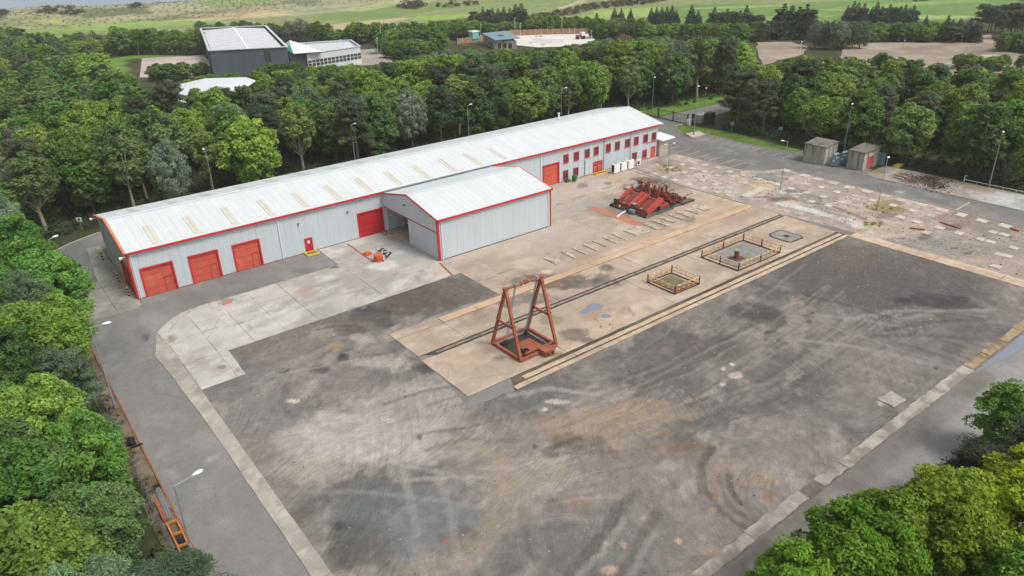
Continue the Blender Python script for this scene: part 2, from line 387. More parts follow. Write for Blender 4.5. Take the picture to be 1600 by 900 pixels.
# marks that lie on the yard: wear, spills and tyre tracks, each with its own shape
def blot(u, v, du, dv, c, s, wob=.35, seed=None):
    o = G(u, v); a = G(u + du, v); b = G(u, v + dv)
    return ('b', o, (a[0] - o[0], a[1] - o[1]), (b[0] - o[0], b[1] - o[1]), c, s, wob, seed if seed is not None else int(u * 3 + v * 7))
def streak(pts, w, c, s, seed=0): return ('s', [G(*p) for p in pts], w, c, s, seed)
def apply_marks(X, Y, col, marks):
    wx = fbm(X, Y, 2.2, 5, 91) - .5 + .5 * (fbm(X, Y, .7, 3, 92) - .5); wy = fbm(X, Y, 2.2, 5, 57) - .5 + .5 * (fbm(X, Y, .7, 3, 58) - .5); br = fbm(X, Y, 1.1, 4, 33)
    for m in marks:
        if m[0] == 'b':
            _, o, a, b, c, s, wob, sd = m
            det = a[0] * b[1] - a[1] * b[0]
            rad = max(math.hypot(*a), math.hypot(*b)) * 1.8 + 1
            k = np.nonzero((abs(X - o[0]) < rad) & (abs(Y - o[1]) < rad))[0]
            if not len(k): continue
            size = math.sqrt(abs(det)); x = X[k] - o[0] + wx[k] * wob * min(6, size) * 2.2; y = Y[k] - o[1] + wy[k] * wob * min(6, size) * 2.2
            p = (x * b[1] - y * b[0]) / det; q = (-x * a[1] + y * a[0]) / det
            d = np.sqrt(p * p + q * q); f = (1 - sst(.62, 1.02, d)) * s * (.45 + .9 * br[k])
        else:
            _, pts, wd, c, s, sd = m; P2 = np.array(pts)
            lo = P2.min(0) - wd * 3; hi = P2.max(0) + wd * 3
            k = np.nonzero((X > lo[0]) & (X < hi[0]) & (Y > lo[1]) & (Y < hi[1]))[0]
            if not len(k): continue
            x = X[k] + wx[k] * .35; y = Y[k] + wy[k] * .35; d = np.full(len(k), 1e9)
            for i in range(len(pts) - 1):
                ax, ay = pts[i]; bx, by = pts[i + 1]; L2 = (bx - ax) ** 2 + (by - ay) ** 2
                t = np.clip(((x - ax) * (bx - ax) + (y - ay) * (by - ay)) / L2, 0, 1)
                d = np.minimum(d, np.hypot(x - ax - t * (bx - ax), y - ay - t * (by - ay)))
            f = (1 - sst(wd * .35, wd * .75, d)) * s * (.35 + 1.1 * br[k])
        f = np.clip(f, 0, 1)[:, None]; col[k] = col[k] * (1 - f) + np.array(c) * f
    return col
def mixc(a, b, f): return np.array(a) * (1 - f[:, None]) + np.array(b) * f[:, None]

# ================================================================== THE GROUND
def c_mix(X, Y, cols, sc, seed, ax=1.0, rot=0.0, fine=.10):
    a = fbm(X, Y, sc, 5, seed, ax, rot); b = fbm(X, Y, sc * .3, 4, seed + 50, ax, rot)
    c = mixc(np.tile(cols[0], (len(X), 1)), np.tile(cols[1], (len(X), 1)), sst(.38, .62, a))
    c = mixc(c, np.tile(cols[2], (len(X), 1)), sst(.52, .75, b) * .8)
    d = fbm(X, Y, .9, 4, seed + 99)
    return c * (1 + fine * 2 * (d[:, None] - .5))

D1, D2, D3 = lin(62, 60, 60), lin(84, 80, 77), lin(98, 94, 90)
gravel_marks = [
    blot(560, 680, 160, 62, lin(168, 160, 153), .9), blot(690, 610, 90, 40, lin(156, 149, 143), .6), blot(650, 640, 110, 50, lin(152, 142, 134), .6), blot(480, 735, 90, 28, lin(158, 146, 136), .6),
    blot(830, 745, 90, 40, lin(152, 140, 126), .6), blot(700, 700, 80, 25, lin(160, 150, 140), .5), blot(380, 580, 60, 40, lin(104, 104, 102), .6),
    blot(640, 810, 150, 80, lin(98, 102, 104), .75), blot(420, 640, 70, 40, lin(112, 111, 110), .6), blot(560, 850, 55, 50, D2, .75), blot(530, 822, 14, 9, D1, .7), blot(450, 690, 50, 20, lin(142, 132, 124), .5),
    blot(480, 820, 30, 60, lin(98, 94, 92), .6), blot(470, 800, 20, 14, lin(84, 74, 66), .5),
    blot(578, 490, 38, 17, lin(52, 52, 55), .95), blot(545, 515, 28, 12, lin(60, 59, 60), .9), blot(537, 559, 11, 9, lin(58, 58, 60), .85),
    blot(500, 577, 17, 9, D1, .6), blot(443, 580, 12, 7, D1, .7), blot(600, 505, 18, 10, lin(50, 52, 56), .8), blot(650, 545, 14, 6, lin(64, 60, 58), .8),
    blot(655, 465, 90, 30, lin(88, 79, 70), .9), blot(560, 500, 60, 22, lin(100, 92, 84), .6), blot(1350, 430, 230, 70, lin(86, 82, 80), .55), blot(1450, 520, 120, 50, lin(96, 94, 92), .5), blot(720, 455, 50, 16, lin(104, 92, 82), .7), blot(480, 520, 80, 22, lin(128, 118, 108), .5), blot(420, 545, 60, 20, lin(122, 108, 98), .5),
    blot(523, 541, 17, 8, lin(142, 120, 88), .6), blot(600, 565, 60, 14, lin(165, 158, 146), .6), blot(565, 528, 24, 8, lin(168, 158, 145), .5),
    blot(668, 575, 28, 9, lin(66, 62, 58), .85), blot(655, 548, 16, 7, D1, .85),
    blot(1400, 440, 190, 60, lin(88, 84, 82), .75), blot(1180, 487, 45, 20, lin(68, 64, 62), .8), blot(1455, 470, 75, 13, lin(58, 57, 58), .8), blot(1490, 480, 50, 14, lin(64, 62, 62), .7),
    blot(1330, 400, 70, 26, lin(98, 88, 82), .7), blot(1090, 545, 90, 24, lin(92, 84, 80), .75), blot(1010, 560, 60, 14, D3, .6), blot(1280, 420, 60, 20, lin(92, 86, 82), .6),
    blot(1215, 500, 24, 14, lin(78, 72, 68), .7), blot(1540, 520, 60, 24, lin(86, 84, 84), .7), blot(1490, 545, 24, 10, D2, .7), blot(1400, 500, 80, 26, lin(104, 100, 96), .6),
    blot(930, 660, 130, 36, lin(152, 134, 114), .6), blot(1010, 640, 100, 22, lin(150, 132, 112), .55), blot(1240, 500, 24, 60, lin(150, 136, 124), .5), blot(1330, 560, 110, 34, lin(124, 118, 110), .6),
    blot(900, 690, 60, 16, lin(102, 90, 76), .55), blot(860, 712, 16, 6, lin(84, 76, 68), .6), blot(1010, 706, 110, 20, lin(118, 104, 90), .5), blot(1080, 700, 50, 10, lin(112, 92, 76), .6),
    blot(1190, 750, 26, 14, lin(144, 124, 98), .6), blot(1200, 775, 16, 10, lin(150, 108, 76), .5), blot(1130, 740, 60, 50, lin(134, 118, 102), .5), blot(905, 785, 24, 9, lin(142, 112, 92), .6),
    blot(960, 850, 160, 40, lin(112, 110, 106), .6), blot(870, 850, 60, 50, lin(100, 99, 98), .6), blot(725, 845, 26, 28, lin(88, 84, 82), .6), blot(695, 845, 8, 5, lin(150, 90, 74), .6),
    blot(655, 683, 5, 5, D1, .9), blot(836, 699, 5, 4, D1, .8), blot(1271, 490, 5, 3, D1, .9), blot(1265, 503, 6, 4, D1, .9), blot(1463, 574, 7, 4, D1, .9), blot(1310, 561, 5, 4, D1, .8),
    blot(1200, 520, 6, 5, D1, .8), blot(730, 855, 20, 14, lin(110, 84, 68), .4),
    blot(870, 628, 26, 5, lin(188, 180, 168), .8), blot(850, 640, 5, 4, lin(188, 180, 168), .8), blot(1148, 587, 14, 6, lin(186, 174, 150), .9), blot(1131, 577, 5, 3, lin(196, 186, 170), .9),
    blot(1143, 570, 4, 3, lin(196, 186, 170), .9), blot(1130, 601, 6, 3, lin(186, 176, 160), .8), blot(459, 627, 14, 4, lin(196, 188, 174), .8), blot(973, 852, 7, 6, lin(176, 152, 128), .8),
    blot(953, 890, 16, 9, lin(176, 152, 134), .7), blot(1060, 845, 6, 5, lin(176, 150, 128), .8), blot(1377, 627, 7, 9, lin(172, 162, 150), .8), blot(1112, 797, 10, 4, lin(168, 142, 110), .6),
    blot(1325, 855, 0.1, 0.1, D1, .1), blot(1120, 860, 22, 10, lin(140, 124, 112), .6), blot(945, 850, 8, 5, lin(170, 150, 130), .6), blot(1010, 810, 10, 4, lin(180, 170, 150), .5),
    streak([(628, 725), (640, 780), (650, 835)], .6, lin(144, 142, 139), .5), streak([(655, 858), (664, 897)], .6, lin(142, 141, 138), .45),
    streak([(680, 735), (698, 785), (712, 850), (716, 875)], .55, lin(140, 138, 135), .45), streak([(470, 768), (560, 768), (670, 780), (775, 797)], .45, lin(138, 137, 134), .45),
    streak([(600, 800), (640, 840), (680, 880)], .7, lin(124, 123, 121), .4), streak([(790, 760), (786, 800), (752, 845), (700, 880), (650, 897)], 2.2, lin(134, 124, 108), .6),
    streak([(720, 690), (770, 705), (790, 760)], 1.6, lin(140, 128, 110), .4),
    streak([(1116, 700), (1098, 728), (1103, 765), (1128, 803), (1168, 830)], .45, lin(84, 78, 72), .7), streak([(1108, 700), (1092, 730), (1096, 770)], .5, lin(92, 84, 76), .6),
    streak([(1138, 742), (1142, 765), (1156, 786)], .5, lin(82, 76, 68), .8), streak([(1120, 740), (1126, 770), (1150, 800), (1180, 815)], .5, lin(92, 84, 74), .6), streak([(1130, 720), (1118, 745), (1128, 780)], .4, lin(150, 136, 120), .5),
    streak([(888, 898), (925, 860), (960, 812), (985, 775)], .8, lin(84, 80, 76), .65), streak([(905, 898), (942, 862), (975, 812)], .5, lin(140, 136, 130), .6),
    streak([(970, 898), (990, 865), (1012, 825), (1030, 795)], .8, lin(86, 82, 78), .6), streak([(985, 898), (1004, 865), (1022, 835)], .5, lin(138, 134, 128), .5),
    streak([(855, 710), (930, 708), (1010, 700), (1060, 690)], .3, lin(96, 86, 74), .45), streak([(850, 705), (880, 692), (905, 684)], .5, lin(78, 68, 56), .6),
    streak([(495, 515), (520, 510), (555, 508)], .4, lin(70, 66, 64), .6), streak([(450, 600), (440, 630), (455, 650)], .6, lin(90, 88, 86), .5), streak([(400, 600), (470, 560), (520, 540)], .8, lin(140, 134, 126), .4),
]
rt = random.Random(5)
for i in range(34):      # tyre tracks sweeping across the right half of the yard
    u0 = rt.uniform(800, 1150); v0 = rt.uniform(600, 690); k = rt.uniform(-30, 60); q = rt.choice([lin(80, 76, 73), lin(88, 83, 79), lin(142, 135, 127)])
    gravel_marks.append(streak([(u0, v0), (u0 + 120, v0 - 45 + k * .2), (u0 + 230, v0 - 120 + k * .5), (u0 + 330, v0 - 195 + k)], rt.uniform(.2, .45), q, rt.uniform(.2, .42)))
for i in range(16):
    u0 = rt.uniform(430, 800); v0 = rt.uniform(560, 760)
    q = rt.choice([lin(88, 85, 82), lin(156, 150, 144)])
    gravel_marks.append(streak([(u0, v0), (u0 + 60, v0 - 12 + rt.uniform(-10, 10)), (u0 + 140, v0 - 20 + rt.uniform(-25, 25))], rt.uniform(.25, .7), q, rt.uniform(.3, .6)))
for i in range(16):
    u0 = rt.uniform(1250, 1420); v0 = rt.uniform(430, 560); k = rt.uniform(-10, 30)
    gravel_marks.append(streak([(u0, v0), (u0 + 70, v0 - 5 + k), (u0 + 150, v0 + k * 1.8)], rt.uniform(.3, .8), rt.choice([lin(72, 70, 70), lin(140, 136, 132), lin(80, 78, 77)]), rt.uniform(.3, .6)))
def col_gravel(X, Y):
    c = c_mix(X, Y, (lin(121, 115, 110), lin(98, 96, 93), lin(140, 133, 126)), 7, 3, 1.6, .5, .30)
    lf = np.clip((X - 40) / 40, 0, 1)[:, None]; c = c * (1.02 - .12 * lf)
    return apply_marks(X, Y, c, gravel_marks)
asph_marks = [streak([(1095, 918), (1180, 862), (1272, 796), (1310, 770), (1355, 732), (1410, 688), (1460, 648), (1510, 610), (1535, 590)], 2.2, lin(106, 101, 96), .95), blot(330, 690, 60, 14, lin(138, 134, 130), .5), blot(230, 690, 20, 10, lin(134, 132, 128), .5), blot(268, 740, 16, 8, lin(150, 147, 142), .6), blot(330, 716, 16, 4, lin(170, 160, 145), .7),
    blot(240, 500, 26, 18, lin(140, 138, 134), .5), blot(225, 520, 14, 14, D3, .5), streak([(212, 512), (228, 528), (240, 538)], .25, lin(60, 60, 60), .8), streak([(300, 700), (340, 770), (400, 870)], .5, lin(124, 122, 120), .5),
    blot(170, 590, 10, 30, lin(100, 100, 100), .5), blot(160, 400, 20, 14, lin(92, 90, 88), .6), blot(153, 430, 12, 12, lin(74, 70, 68), .6), blot(110, 380, 20, 30, lin(104, 103, 102), .6),
    blot(1450, 740, 90, 60, lin(128, 125, 124), .6), blot(1520, 640, 60, 30, lin(134, 131, 128), .5), blot(1330, 790, 60, 26, lin(148, 144, 141), .6), blot(1300, 770, 46, 14, lin(126, 122, 118), .5), blot(1330, 740, 40, 10, lin(120, 116, 113), .4),
    blot(1400, 690, 50, 10, lin(120, 117, 114), .4), blot(1470, 640, 24, 10, lin(120, 116, 112), .4), blot(1210, 870, 26, 9, lin(112, 106, 100), .7), blot(1180, 885, 14, 16, lin(168, 164, 160), .6),
    blot(1405, 300, 10, 3, lin(170, 168, 165), .7), blot(1280, 270, 8, 2, lin(150, 150, 150), .5), blot(490, 425, 40, 8, lin(94, 94, 94), .5), blot(330, 450, 60, 8, lin(128, 126, 124), .4), blot(250, 468, 14, 4, lin(150, 146, 142), .5),
    blot(1000, 300, 40, 16, lin(92, 86, 80), .6)]
def col_asphalt(X, Y):
    c = c_mix(X, Y, (lin(122, 120, 118), lin(112, 111, 109), lin(132, 130, 126)), 7, 21, 1.5, 1.5, .08)
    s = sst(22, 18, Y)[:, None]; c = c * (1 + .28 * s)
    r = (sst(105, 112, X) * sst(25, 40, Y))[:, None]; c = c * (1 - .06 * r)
    return apply_marks(X, Y, c, asph_marks)
apron_marks = [blot(430, 455, 60, 14, lin(186, 180, 170), .5), blot(480, 455, 22, 10, lin(158, 140, 126), .7), blot(300, 500, 50, 14, lin(166, 160, 150), .5), blot(640, 400, 50, 14, lin(160, 162, 162), .6),
    blot(590, 370, 40, 8, lin(138, 138, 132), .7), blot(615, 380, 20, 12, lin(140, 140, 138), .6), blot(600, 415, 30, 10, lin(200, 200, 198), .7), blot(640, 380, 16, 20, lin(132, 134, 134), .5),
    blot(530, 385, 26, 6, lin(140, 140, 138), .6), blot(700, 425, 40, 8, lin(178, 164, 148), .6), blot(660, 420, 60, 10, lin(180, 168, 154), .5), streak([(262, 538), (330, 515), (400, 500)], .15, lin(110, 104, 96), .8),
    blot(268, 530, 9, 8, lin(110, 100, 90), .7), blot(330, 575, 22, 6, lin(150, 138, 126), .5), blot(345, 574, 9, 3, lin(110, 100, 92), .8), blot(347, 564, 4, 2, lin(100, 92, 86), .8), blot(372, 578, 5, 3, lin(120, 106, 96), .8),
    streak([(265, 515), (290, 490), (310, 480)], .15, lin(96, 92, 88), .8), streak([(300, 470), (350, 465), (420, 447)], .2, lin(120, 112, 104), .6), blot(355, 469, 18, 2.5, lin(96, 92, 88), .6), streak([(345, 470), (400, 520)], .1, lin(130, 124, 118), .6),
    streak([(450, 420), (525, 405)], .3, lin(110, 105, 100), .6), blot(522, 418, 9, 3, lin(78, 74, 70), .8), blot(658, 424, 5, 2, lin(120, 112, 100), .7), blot(350, 515, 40, 9, lin(188, 184, 178), .5), blot(550, 470, 60, 14, lin(184, 178, 172), .5)]
def col_apron(X, Y):
    c = c_mix(X, Y, (lin(176, 172, 166), lin(156, 151, 144), lin(187, 184, 180)), 5, 41, 2.2, .2, .16)
    return apply_marks(X, Y, c, apron_marks)
tan_marks = [blot(900, 372, 60, 30, lin(168, 160, 150), .5), blot(840, 385, 60, 30, lin(166, 158, 148), .5), blot(930, 290, 40, 10, lin(172, 166, 158), .7), blot(890, 300, 30, 12, lin(168, 160, 150), .6),
    blot(912, 290, 12, 5, lin(118, 104, 94), .7), blot(950, 287, 8, 3, lin(120, 100, 88), .7), blot(1015, 282, 34, 7, lin(88, 82, 78), .9), blot(990, 292, 24, 8, lin(110, 98, 86), .7), blot(1045, 292, 30, 9, lin(112, 98, 84), .6),
    blot(985, 325, 70, 20, lin(120, 110, 100), .6), blot(960, 310, 24, 10, lin(130, 122, 112), .5), blot(1075, 342, 15, 7, lin(104, 98, 92), .95), blot(930, 320, 30, 12, lin(150, 148, 142), .6), blot(1030, 345, 60, 18, lin(142, 126, 112), .5),
    blot(960, 330, 60, 10, lin(112, 104, 96), .4), blot(850, 410, 50, 12, lin(176, 162, 146), .5), blot(780, 430, 40, 10, lin(172, 156, 140), .5), blot(1100, 330, 60, 16, lin(178, 150, 126), .5), blot(855, 425, 12, 4, lin(198, 186, 170), .7),
    blot(1000, 370, 90, 20, lin(178, 155, 132), .4), blot(870, 315, 20, 12, lin(166, 158, 146), .5),
    streak([(735, 440), (760, 437), (800, 420)], .3, lin(96, 88, 80), .6), streak([(870, 320), (960, 290), (1000, 277)], .15, lin(106, 98, 88), .7), blot(905, 340, 16, 6, lin(134, 126, 116), .5),
    # inner slab
    blot(890, 440, 110, 13, lin(92, 84, 78), .9), blot(820, 468, 70, 13, lin(104, 96, 90), .8), blot(950, 420, 16, 7, lin(80, 76, 74), .8), blot(760, 490, 60, 8, lin(128, 116, 102), .6), blot(740, 500, 40, 14, lin(118, 108, 96), .5),
    blot(640, 525, 30, 10, lin(168, 156, 138), .6), blot(900, 523, 26, 13, lin(104, 94, 88), .85), blot(920, 533, 14, 6, lin(96, 90, 82), .8), blot(860, 500, 24, 10, lin(118, 106, 90), .6), blot(780, 560, 12, 5, lin(106, 98, 80), .8), blot(945, 560, 10, 4, lin(104, 96, 78), .8),
    blot(870, 555, 14, 5, lin(110, 98, 84), .7), blot(955, 485, 10, 3, lin(130, 108, 92), .6), blot(940, 511, 4, 2, lin(84, 76, 70), .8), blot(953, 509, 4, 1.5, lin(84, 76, 70), .8), blot(930, 500, 4, 2, lin(96, 86, 78), .8),
    blot(975, 487, 14, 6, lin(144, 116, 98), .5), streak([(980, 482), (990, 492)], .25, lin(110, 88, 76), .7), blot(920, 485, 30, 9, lin(160, 128, 104), .5), blot(925, 495, 22, 6, lin(150, 120, 98), .5),
    blot(1105, 420, 24, 8, lin(150, 132, 116), .6), blot(1030, 455, 46, 8, lin(150, 134, 120), .5), blot(720, 565, 26, 12, lin(178, 156, 134), .5), blot(745, 578, 6, 3, lin(150, 116, 96), .6), blot(690, 570, 14, 5, lin(150, 138, 122), .6),
    blot(1250, 340, 60, 10, lin(178, 150, 122), .5), blot(1180, 350, 30, 10, lin(186, 162, 138), .4), blot(1300, 355, 30, 6, lin(150, 122, 96), .5), blot(1110, 460, 24, 4, lin(140, 126, 112), .5)]
def col_tan(X, Y):
    c = c_mix(X, Y, (lin(174, 156, 138), lin(162, 146, 131), lin(184, 168, 151)), 5, 61, 2.5, .0, .14)
    dt = (sst(.48, .68, fbm(X, Y, 2.6, 5, 67, 2.2)) * .38)[:, None]; c = c * (1 - dt) + np.array(lin(136, 120, 106)) * dt
    g = (sst(70, 86, Y) * sst(90, 70, X))[:, None]; c = c * (1 - g * .7) + np.array(lin(168, 162, 152)) * g * .7
    return apply_marks(X, Y, c, tan_marks)
def col_orange(X, Y): return apply_marks(X, Y, c_mix(X, Y, (lin(184, 156, 126), lin(172, 148, 120), lin(192, 166, 138)), 4, 71, 3, 0, .08), [blot(760, 465, 16, 4, lin(150, 126, 100), .5)])
rub_marks = [blot(1050, 262, 30, 7, lin(140, 126, 84), .8), blot(1035, 255, 24, 5, lin(122, 118, 110), .7), blot(1380, 322, 34, 12, lin(134, 120, 84), .85), blot(1400, 330, 22, 8, lin(126, 112, 76), .8), blot(1365, 350, 16, 4, lin(140, 138, 66), .9),
    blot(1385, 338, 20, 6, lin(116, 100, 98), .7), blot(1250, 308, 60, 5, lin(120, 116, 112), .7), blot(1215, 312, 20, 4, lin(96, 78, 68), .7), streak([(1180, 308), (1230, 310), (1300, 322), (1350, 342)], .8, lin(110, 94, 84), .7),
    streak([(1222, 318), (1270, 330), (1325, 345), (1342, 352)], 1.7, lin(192, 190, 186), .95), streak([(1290, 330), (1330, 348)], .9, lin(120, 112, 104), .4), blot(1430, 378, 60, 12, lin(116, 116, 114), .75), blot(1480, 390, 50, 10, lin(130, 128, 128), .7),
    blot(1445, 370, 14, 6, lin(92, 92, 86), .7), blot(1400, 360, 40, 7, lin(150, 140, 126), .6), blot(1500, 345, 46, 16, lin(126, 114, 104), .8), blot(1560, 350, 50, 20, lin(124, 114, 104), .7), blot(1485, 355, 20, 8, lin(104, 86, 80), .7),
    blot(1540, 390, 60, 16, lin(140, 130, 118), .7), blot(1440, 335, 30, 8, lin(172, 158, 142), .6), blot(1340, 360, 24, 4, lin(150, 124, 98), .6), blot(1490, 388, 8, 2, lin(70, 66, 62), .8), blot(1509, 396, 8, 1.5, lin(70, 66, 62), .8),
    blot(1195, 288, 22, 7, lin(196, 166, 118), .7), blot(1180, 300, 24, 5, lin(176, 152, 118), .5), blot(1225, 300, 22, 4, lin(150, 142, 130), .6), blot(1290, 340, 22, 3, lin(150, 130, 110), .5), blot(1240, 298, 20, 5, lin(112, 112, 110), .8), blot(1220, 272, 30, 4, lin(122, 122, 120), .9),
    blot(1200, 268, 30, 4, lin(158, 158, 156), .8), blot(1140, 296, 30, 6, lin(166, 160, 154), .5), streak([(990, 262), (1070, 292), (1150, 320)], .8, lin(122, 116, 106), .8)]
def col_rubble(X, Y):
    c = c_mix(X, Y, (lin(168, 152, 141), lin(150, 138, 129), lin(180, 168, 158)), 5, 81, 1.5, .3, .26)
    s = sst(46, 36, Y)[:, None]; c = c * (1 - s * .5) + np.array(lin(136, 126, 116)) * s * .5
    return apply_marks(X, Y, c, rub_marks)
pink_marks = [blot(1440, 282, 40, 8, lin(84, 62, 52), .95), blot(1465, 290, 20, 6, lin(80, 58, 50), .9), blot(1410, 273, 18, 4, lin(100, 76, 62), .8), blot(1560, 310, 46, 12, lin(176, 178, 178), .8), blot(1595, 325, 30, 8, lin(170, 172, 172), .8),
    blot(1525, 290, 24, 8, lin(128, 116, 88), .8), blot(1500, 275, 40, 6, lin(110, 96, 74), .7), blot(1370, 268, 14, 6, lin(124, 112, 80), .8)]
def col_pink(X, Y): return apply_marks(X, Y, c_mix(X, Y, (lin(158, 150, 142), lin(146, 138, 130), lin(168, 160, 154)), 4, 87, 1.5, .3, .18), pink_marks)
def col_kerbc(X, Y): return c_mix(X, Y, (lin(164, 157, 147), lin(146, 140, 131), lin(174, 167, 158)), 2.5, 93, 1, 0, .15)
def col_kerbt(X, Y): return c_mix(X, Y, (lin(186, 164, 140), lin(170, 150, 130), lin(192, 176, 158)), 2.5, 95, 1, 0, .15)

# --- the wide land: wood floor, links course, dunes, all one sheet reaching the coast
def W(pts): return [G(*p) for p in pts]
land_regions = [
    (W([(0, 60), (700, 45), (1000, 50), (1600, 20), (1600, -30), (1200, -50), (0, -50)]), lin(124, 132, 86), 10),
    (W([(0, 45), (0, 13), (60, 9), (230, -2), (640, -12), (760, 0), (700, 5), (560, 20), (400, 30), (200, 35), (110, 38)]), lin(142, 143, 112), 14),
    (W([(0, 44), (60, 38), (115, 36), (115, 45), (0, 54)]), lin(142, 150, 96), 6), (W([(0, 56), (120, 46), (185, 50), (150, 58), (0, 68)]), lin(116, 138, 68), 5),
    (W([(110, 45), (200, 38), (330, 30), (360, 36), (220, 44), (180, 54)]), lin(126, 150, 80), 4), (W([(260, 36), (330, 27), (400, 20), (480, 22), (420, 28), (330, 34)]), lin(168, 155, 118), 4),
    (W([(60, 32), (130, 24), (240, 22), (240, 30), (140, 36)]), lin(98, 104, 72), 8), (W([(300, 18), (330, 8), (420, 6), (430, 12), (350, 20)]), lin(122, 142, 80), 5),
    (W([(480, 30), (580, 12), (680, 8), (720, 12), (640, 24), (560, 34)]), lin(108, 128, 70), 6), (W([(520, 20), (620, 8), (640, 10), (560, 20)]), lin(152, 158, 108), 3),
    (W([(515, 40), (560, 34), (640, 28), (640, 31), (580, 40), (540, 47), (520, 46)]), lin(168, 155, 118), 3), (W([(640, 32), (650, 26), (740, 22), (735, 29)]), lin(132, 158, 76), 3),
    (W([(660, 45), (680, 34), (720, 28), (740, 32), (730, 42), (700, 48)]), lin(96, 90, 66), 4), (W([(620, 15), (650, 7), (664, 12), (650, 17)]), lin(74, 74, 50), 2),
    (W([(800, 26), (860, 20), (920, 6), (1000, -4), (1060, -4), (1010, 6), (930, 14), (900, 22), (840, 30)]), lin(96, 92, 62), 4),
    (W([(905, 30), (930, 16), (1010, 12), (1060, 10), (1060, 18), (1000, 26)]), lin(134, 156, 86), 4), (W([(700, 14), (760, 4), (840, 0), (900, -2), (860, 10), (800, 20)]), lin(118, 134, 78), 4),
    (W([(1000, 36), (1040, 10), (1120, 6), (1240, 6), (1600, -16), (1600, 20), (1500, 34), (1300, 34)]), lin(98, 126, 62), 4),
    (W([(1050, 14), (1140, 9), (1240, 7), (1240, 9), (1140, 13)]), lin(124, 148, 84), 2), (W([(1270, 14), (1400, 4), (1530, -2), (1540, 2), (1420, 9), (1300, 18)]), lin(116, 144, 76), 2),
    (W([(1400, 26), (1440, 23), (1520, 24), (1500, 29), (1440, 30)]), lin(134, 154, 92), 2), (W([(1180, 28), (1290, 20), (1300, 26), (1200, 32)]), lin(116, 142, 76), 2),
    (W([(870, 14), (892, 6), (915, 0), (912, 4), (894, 9), (880, 15)]), lin(170, 160, 134), 1),
    ([(134, 117.5), (160, 117.5), (175, 124), (160, 136), (134.5, 128)], lin(92, 122, 48), 1), ([(48, 340), (110, 355), (112, 325), (92, 318), (62, 336), (52, 280), (46, 282)], lin(98, 130, 52), 1),
]
def land_h(X, Y):
    q = .194 * X + .981 * Y
    dn = sst(470, 560, q) * sst(672, 636, q)
    h = dn * (1.0 + 6.5 * fbm(X, Y, 45, 4, 301) ** 1.3) + sst(380, 500, q) * 1.6 * fbm(X, Y, 60, 3, 303) * sst(672, 640, q)
    return h - 6 * sst(650, 690, q)
def col_land(X, Y):
    c = c_mix(X, Y, (lin(64, 70, 42), lin(52, 58, 34), lin(82, 78, 54)), 6, 201, 1, 0, .3)
    wx = (fbm(X, Y, 18, 3, 211) - .5); wy = (fbm(X, Y, 18, 3, 212) - .5); md = fbm(X, Y, 9, 4, 213, 3.0, -.3); sm = fbm(X, Y, 28, 4, 214, 3.5, -.35)
    for poly, cc, wb in land_regions:
        k = inpoly(X + wx * wb * 2, Y + wy * wb * 2, poly)
        b = (.8 + .28 * md[k] + .14 * sm[k])[:, None]; c[k] = np.array(cc) * b
    q = .194 * X + .981 * Y; d = (q > 490) & (q < 740)
    t = fbm(X, Y, 11, 5, 221, 1.6, -.2); t2 = fbm(X, Y, 40, 3, 222, 2, -.2)
    f = (sst(.46, .62, t) * .75 * sst(.3, .6, t2))[d][:, None]; c[d] = c[d] * (1 - f) + np.array(lin(92, 100, 70)) * f
    f = (sst(.60, .72, t2) * .5)[d][:, None]; c[d] = c[d] * (1 - f) + np.array(lin(170, 158, 128)) * f
    s = sst(655, 662, q)[:, None]; c = c * (1 - s) + np.array(lin(190, 180, 150)) * s
    return c
def axis(segs):
    out = []
    for a, b, st in segs: out += list(np.arange(a, b, st))
    return np.array(out + [segs[-1][1]], float)
ax_ = axis([(-1500, -60, 90), (-60, 620, 3.4), (620, 2600, 60)]); ay_ = axis([(-500, 0, 50), (0, 780, 3.4), (780, 800, 10)])
GX, GY = np.meshgrid(ax_, ay_, indexing='ij'); gx, gy = GX.ravel(), GY.ravel()
nb = len(ay_); ii, jj = np.meshgrid(np.arange(len(ax_) - 1), np.arange(nb - 1), indexing='ij'); ii = ii.ravel(); jj = jj.ravel()
lm = quads_mesh('ground', np.stack([gx, gy, land_h(gx, gy) - .06], 1), np.stack([ii * nb + jj, (ii + 1) * nb + jj, (ii + 1) * nb + jj + 1, ii * nb + jj + 1], 1), M['field'])
t = lm.attributes.new('Col', 'FLOAT_COLOR', 'POINT'); t.data.foreach_set('color', np.hstack([np.clip(col_land(gx, gy), .005, .9), np.ones((len(gx), 1))]).astype(np.float32).ravel())
lm.polygons.foreach_set('use_smooth', [True] * len(lm.polygons))
gr = mobj('ground', lm); gr['kind'] = 'structure'
sm, sn, sl_, sp_ = new_mat('sea_water'); sp_.inputs['Base Color'].default_value = (*lin(128, 146, 160), 1); sp_.inputs['Roughness'].default_value = .35
MB().box(-6000, 9000, 300, 9000, -3.2, -2.2).build('sea', sm)['kind'] = 'structure'

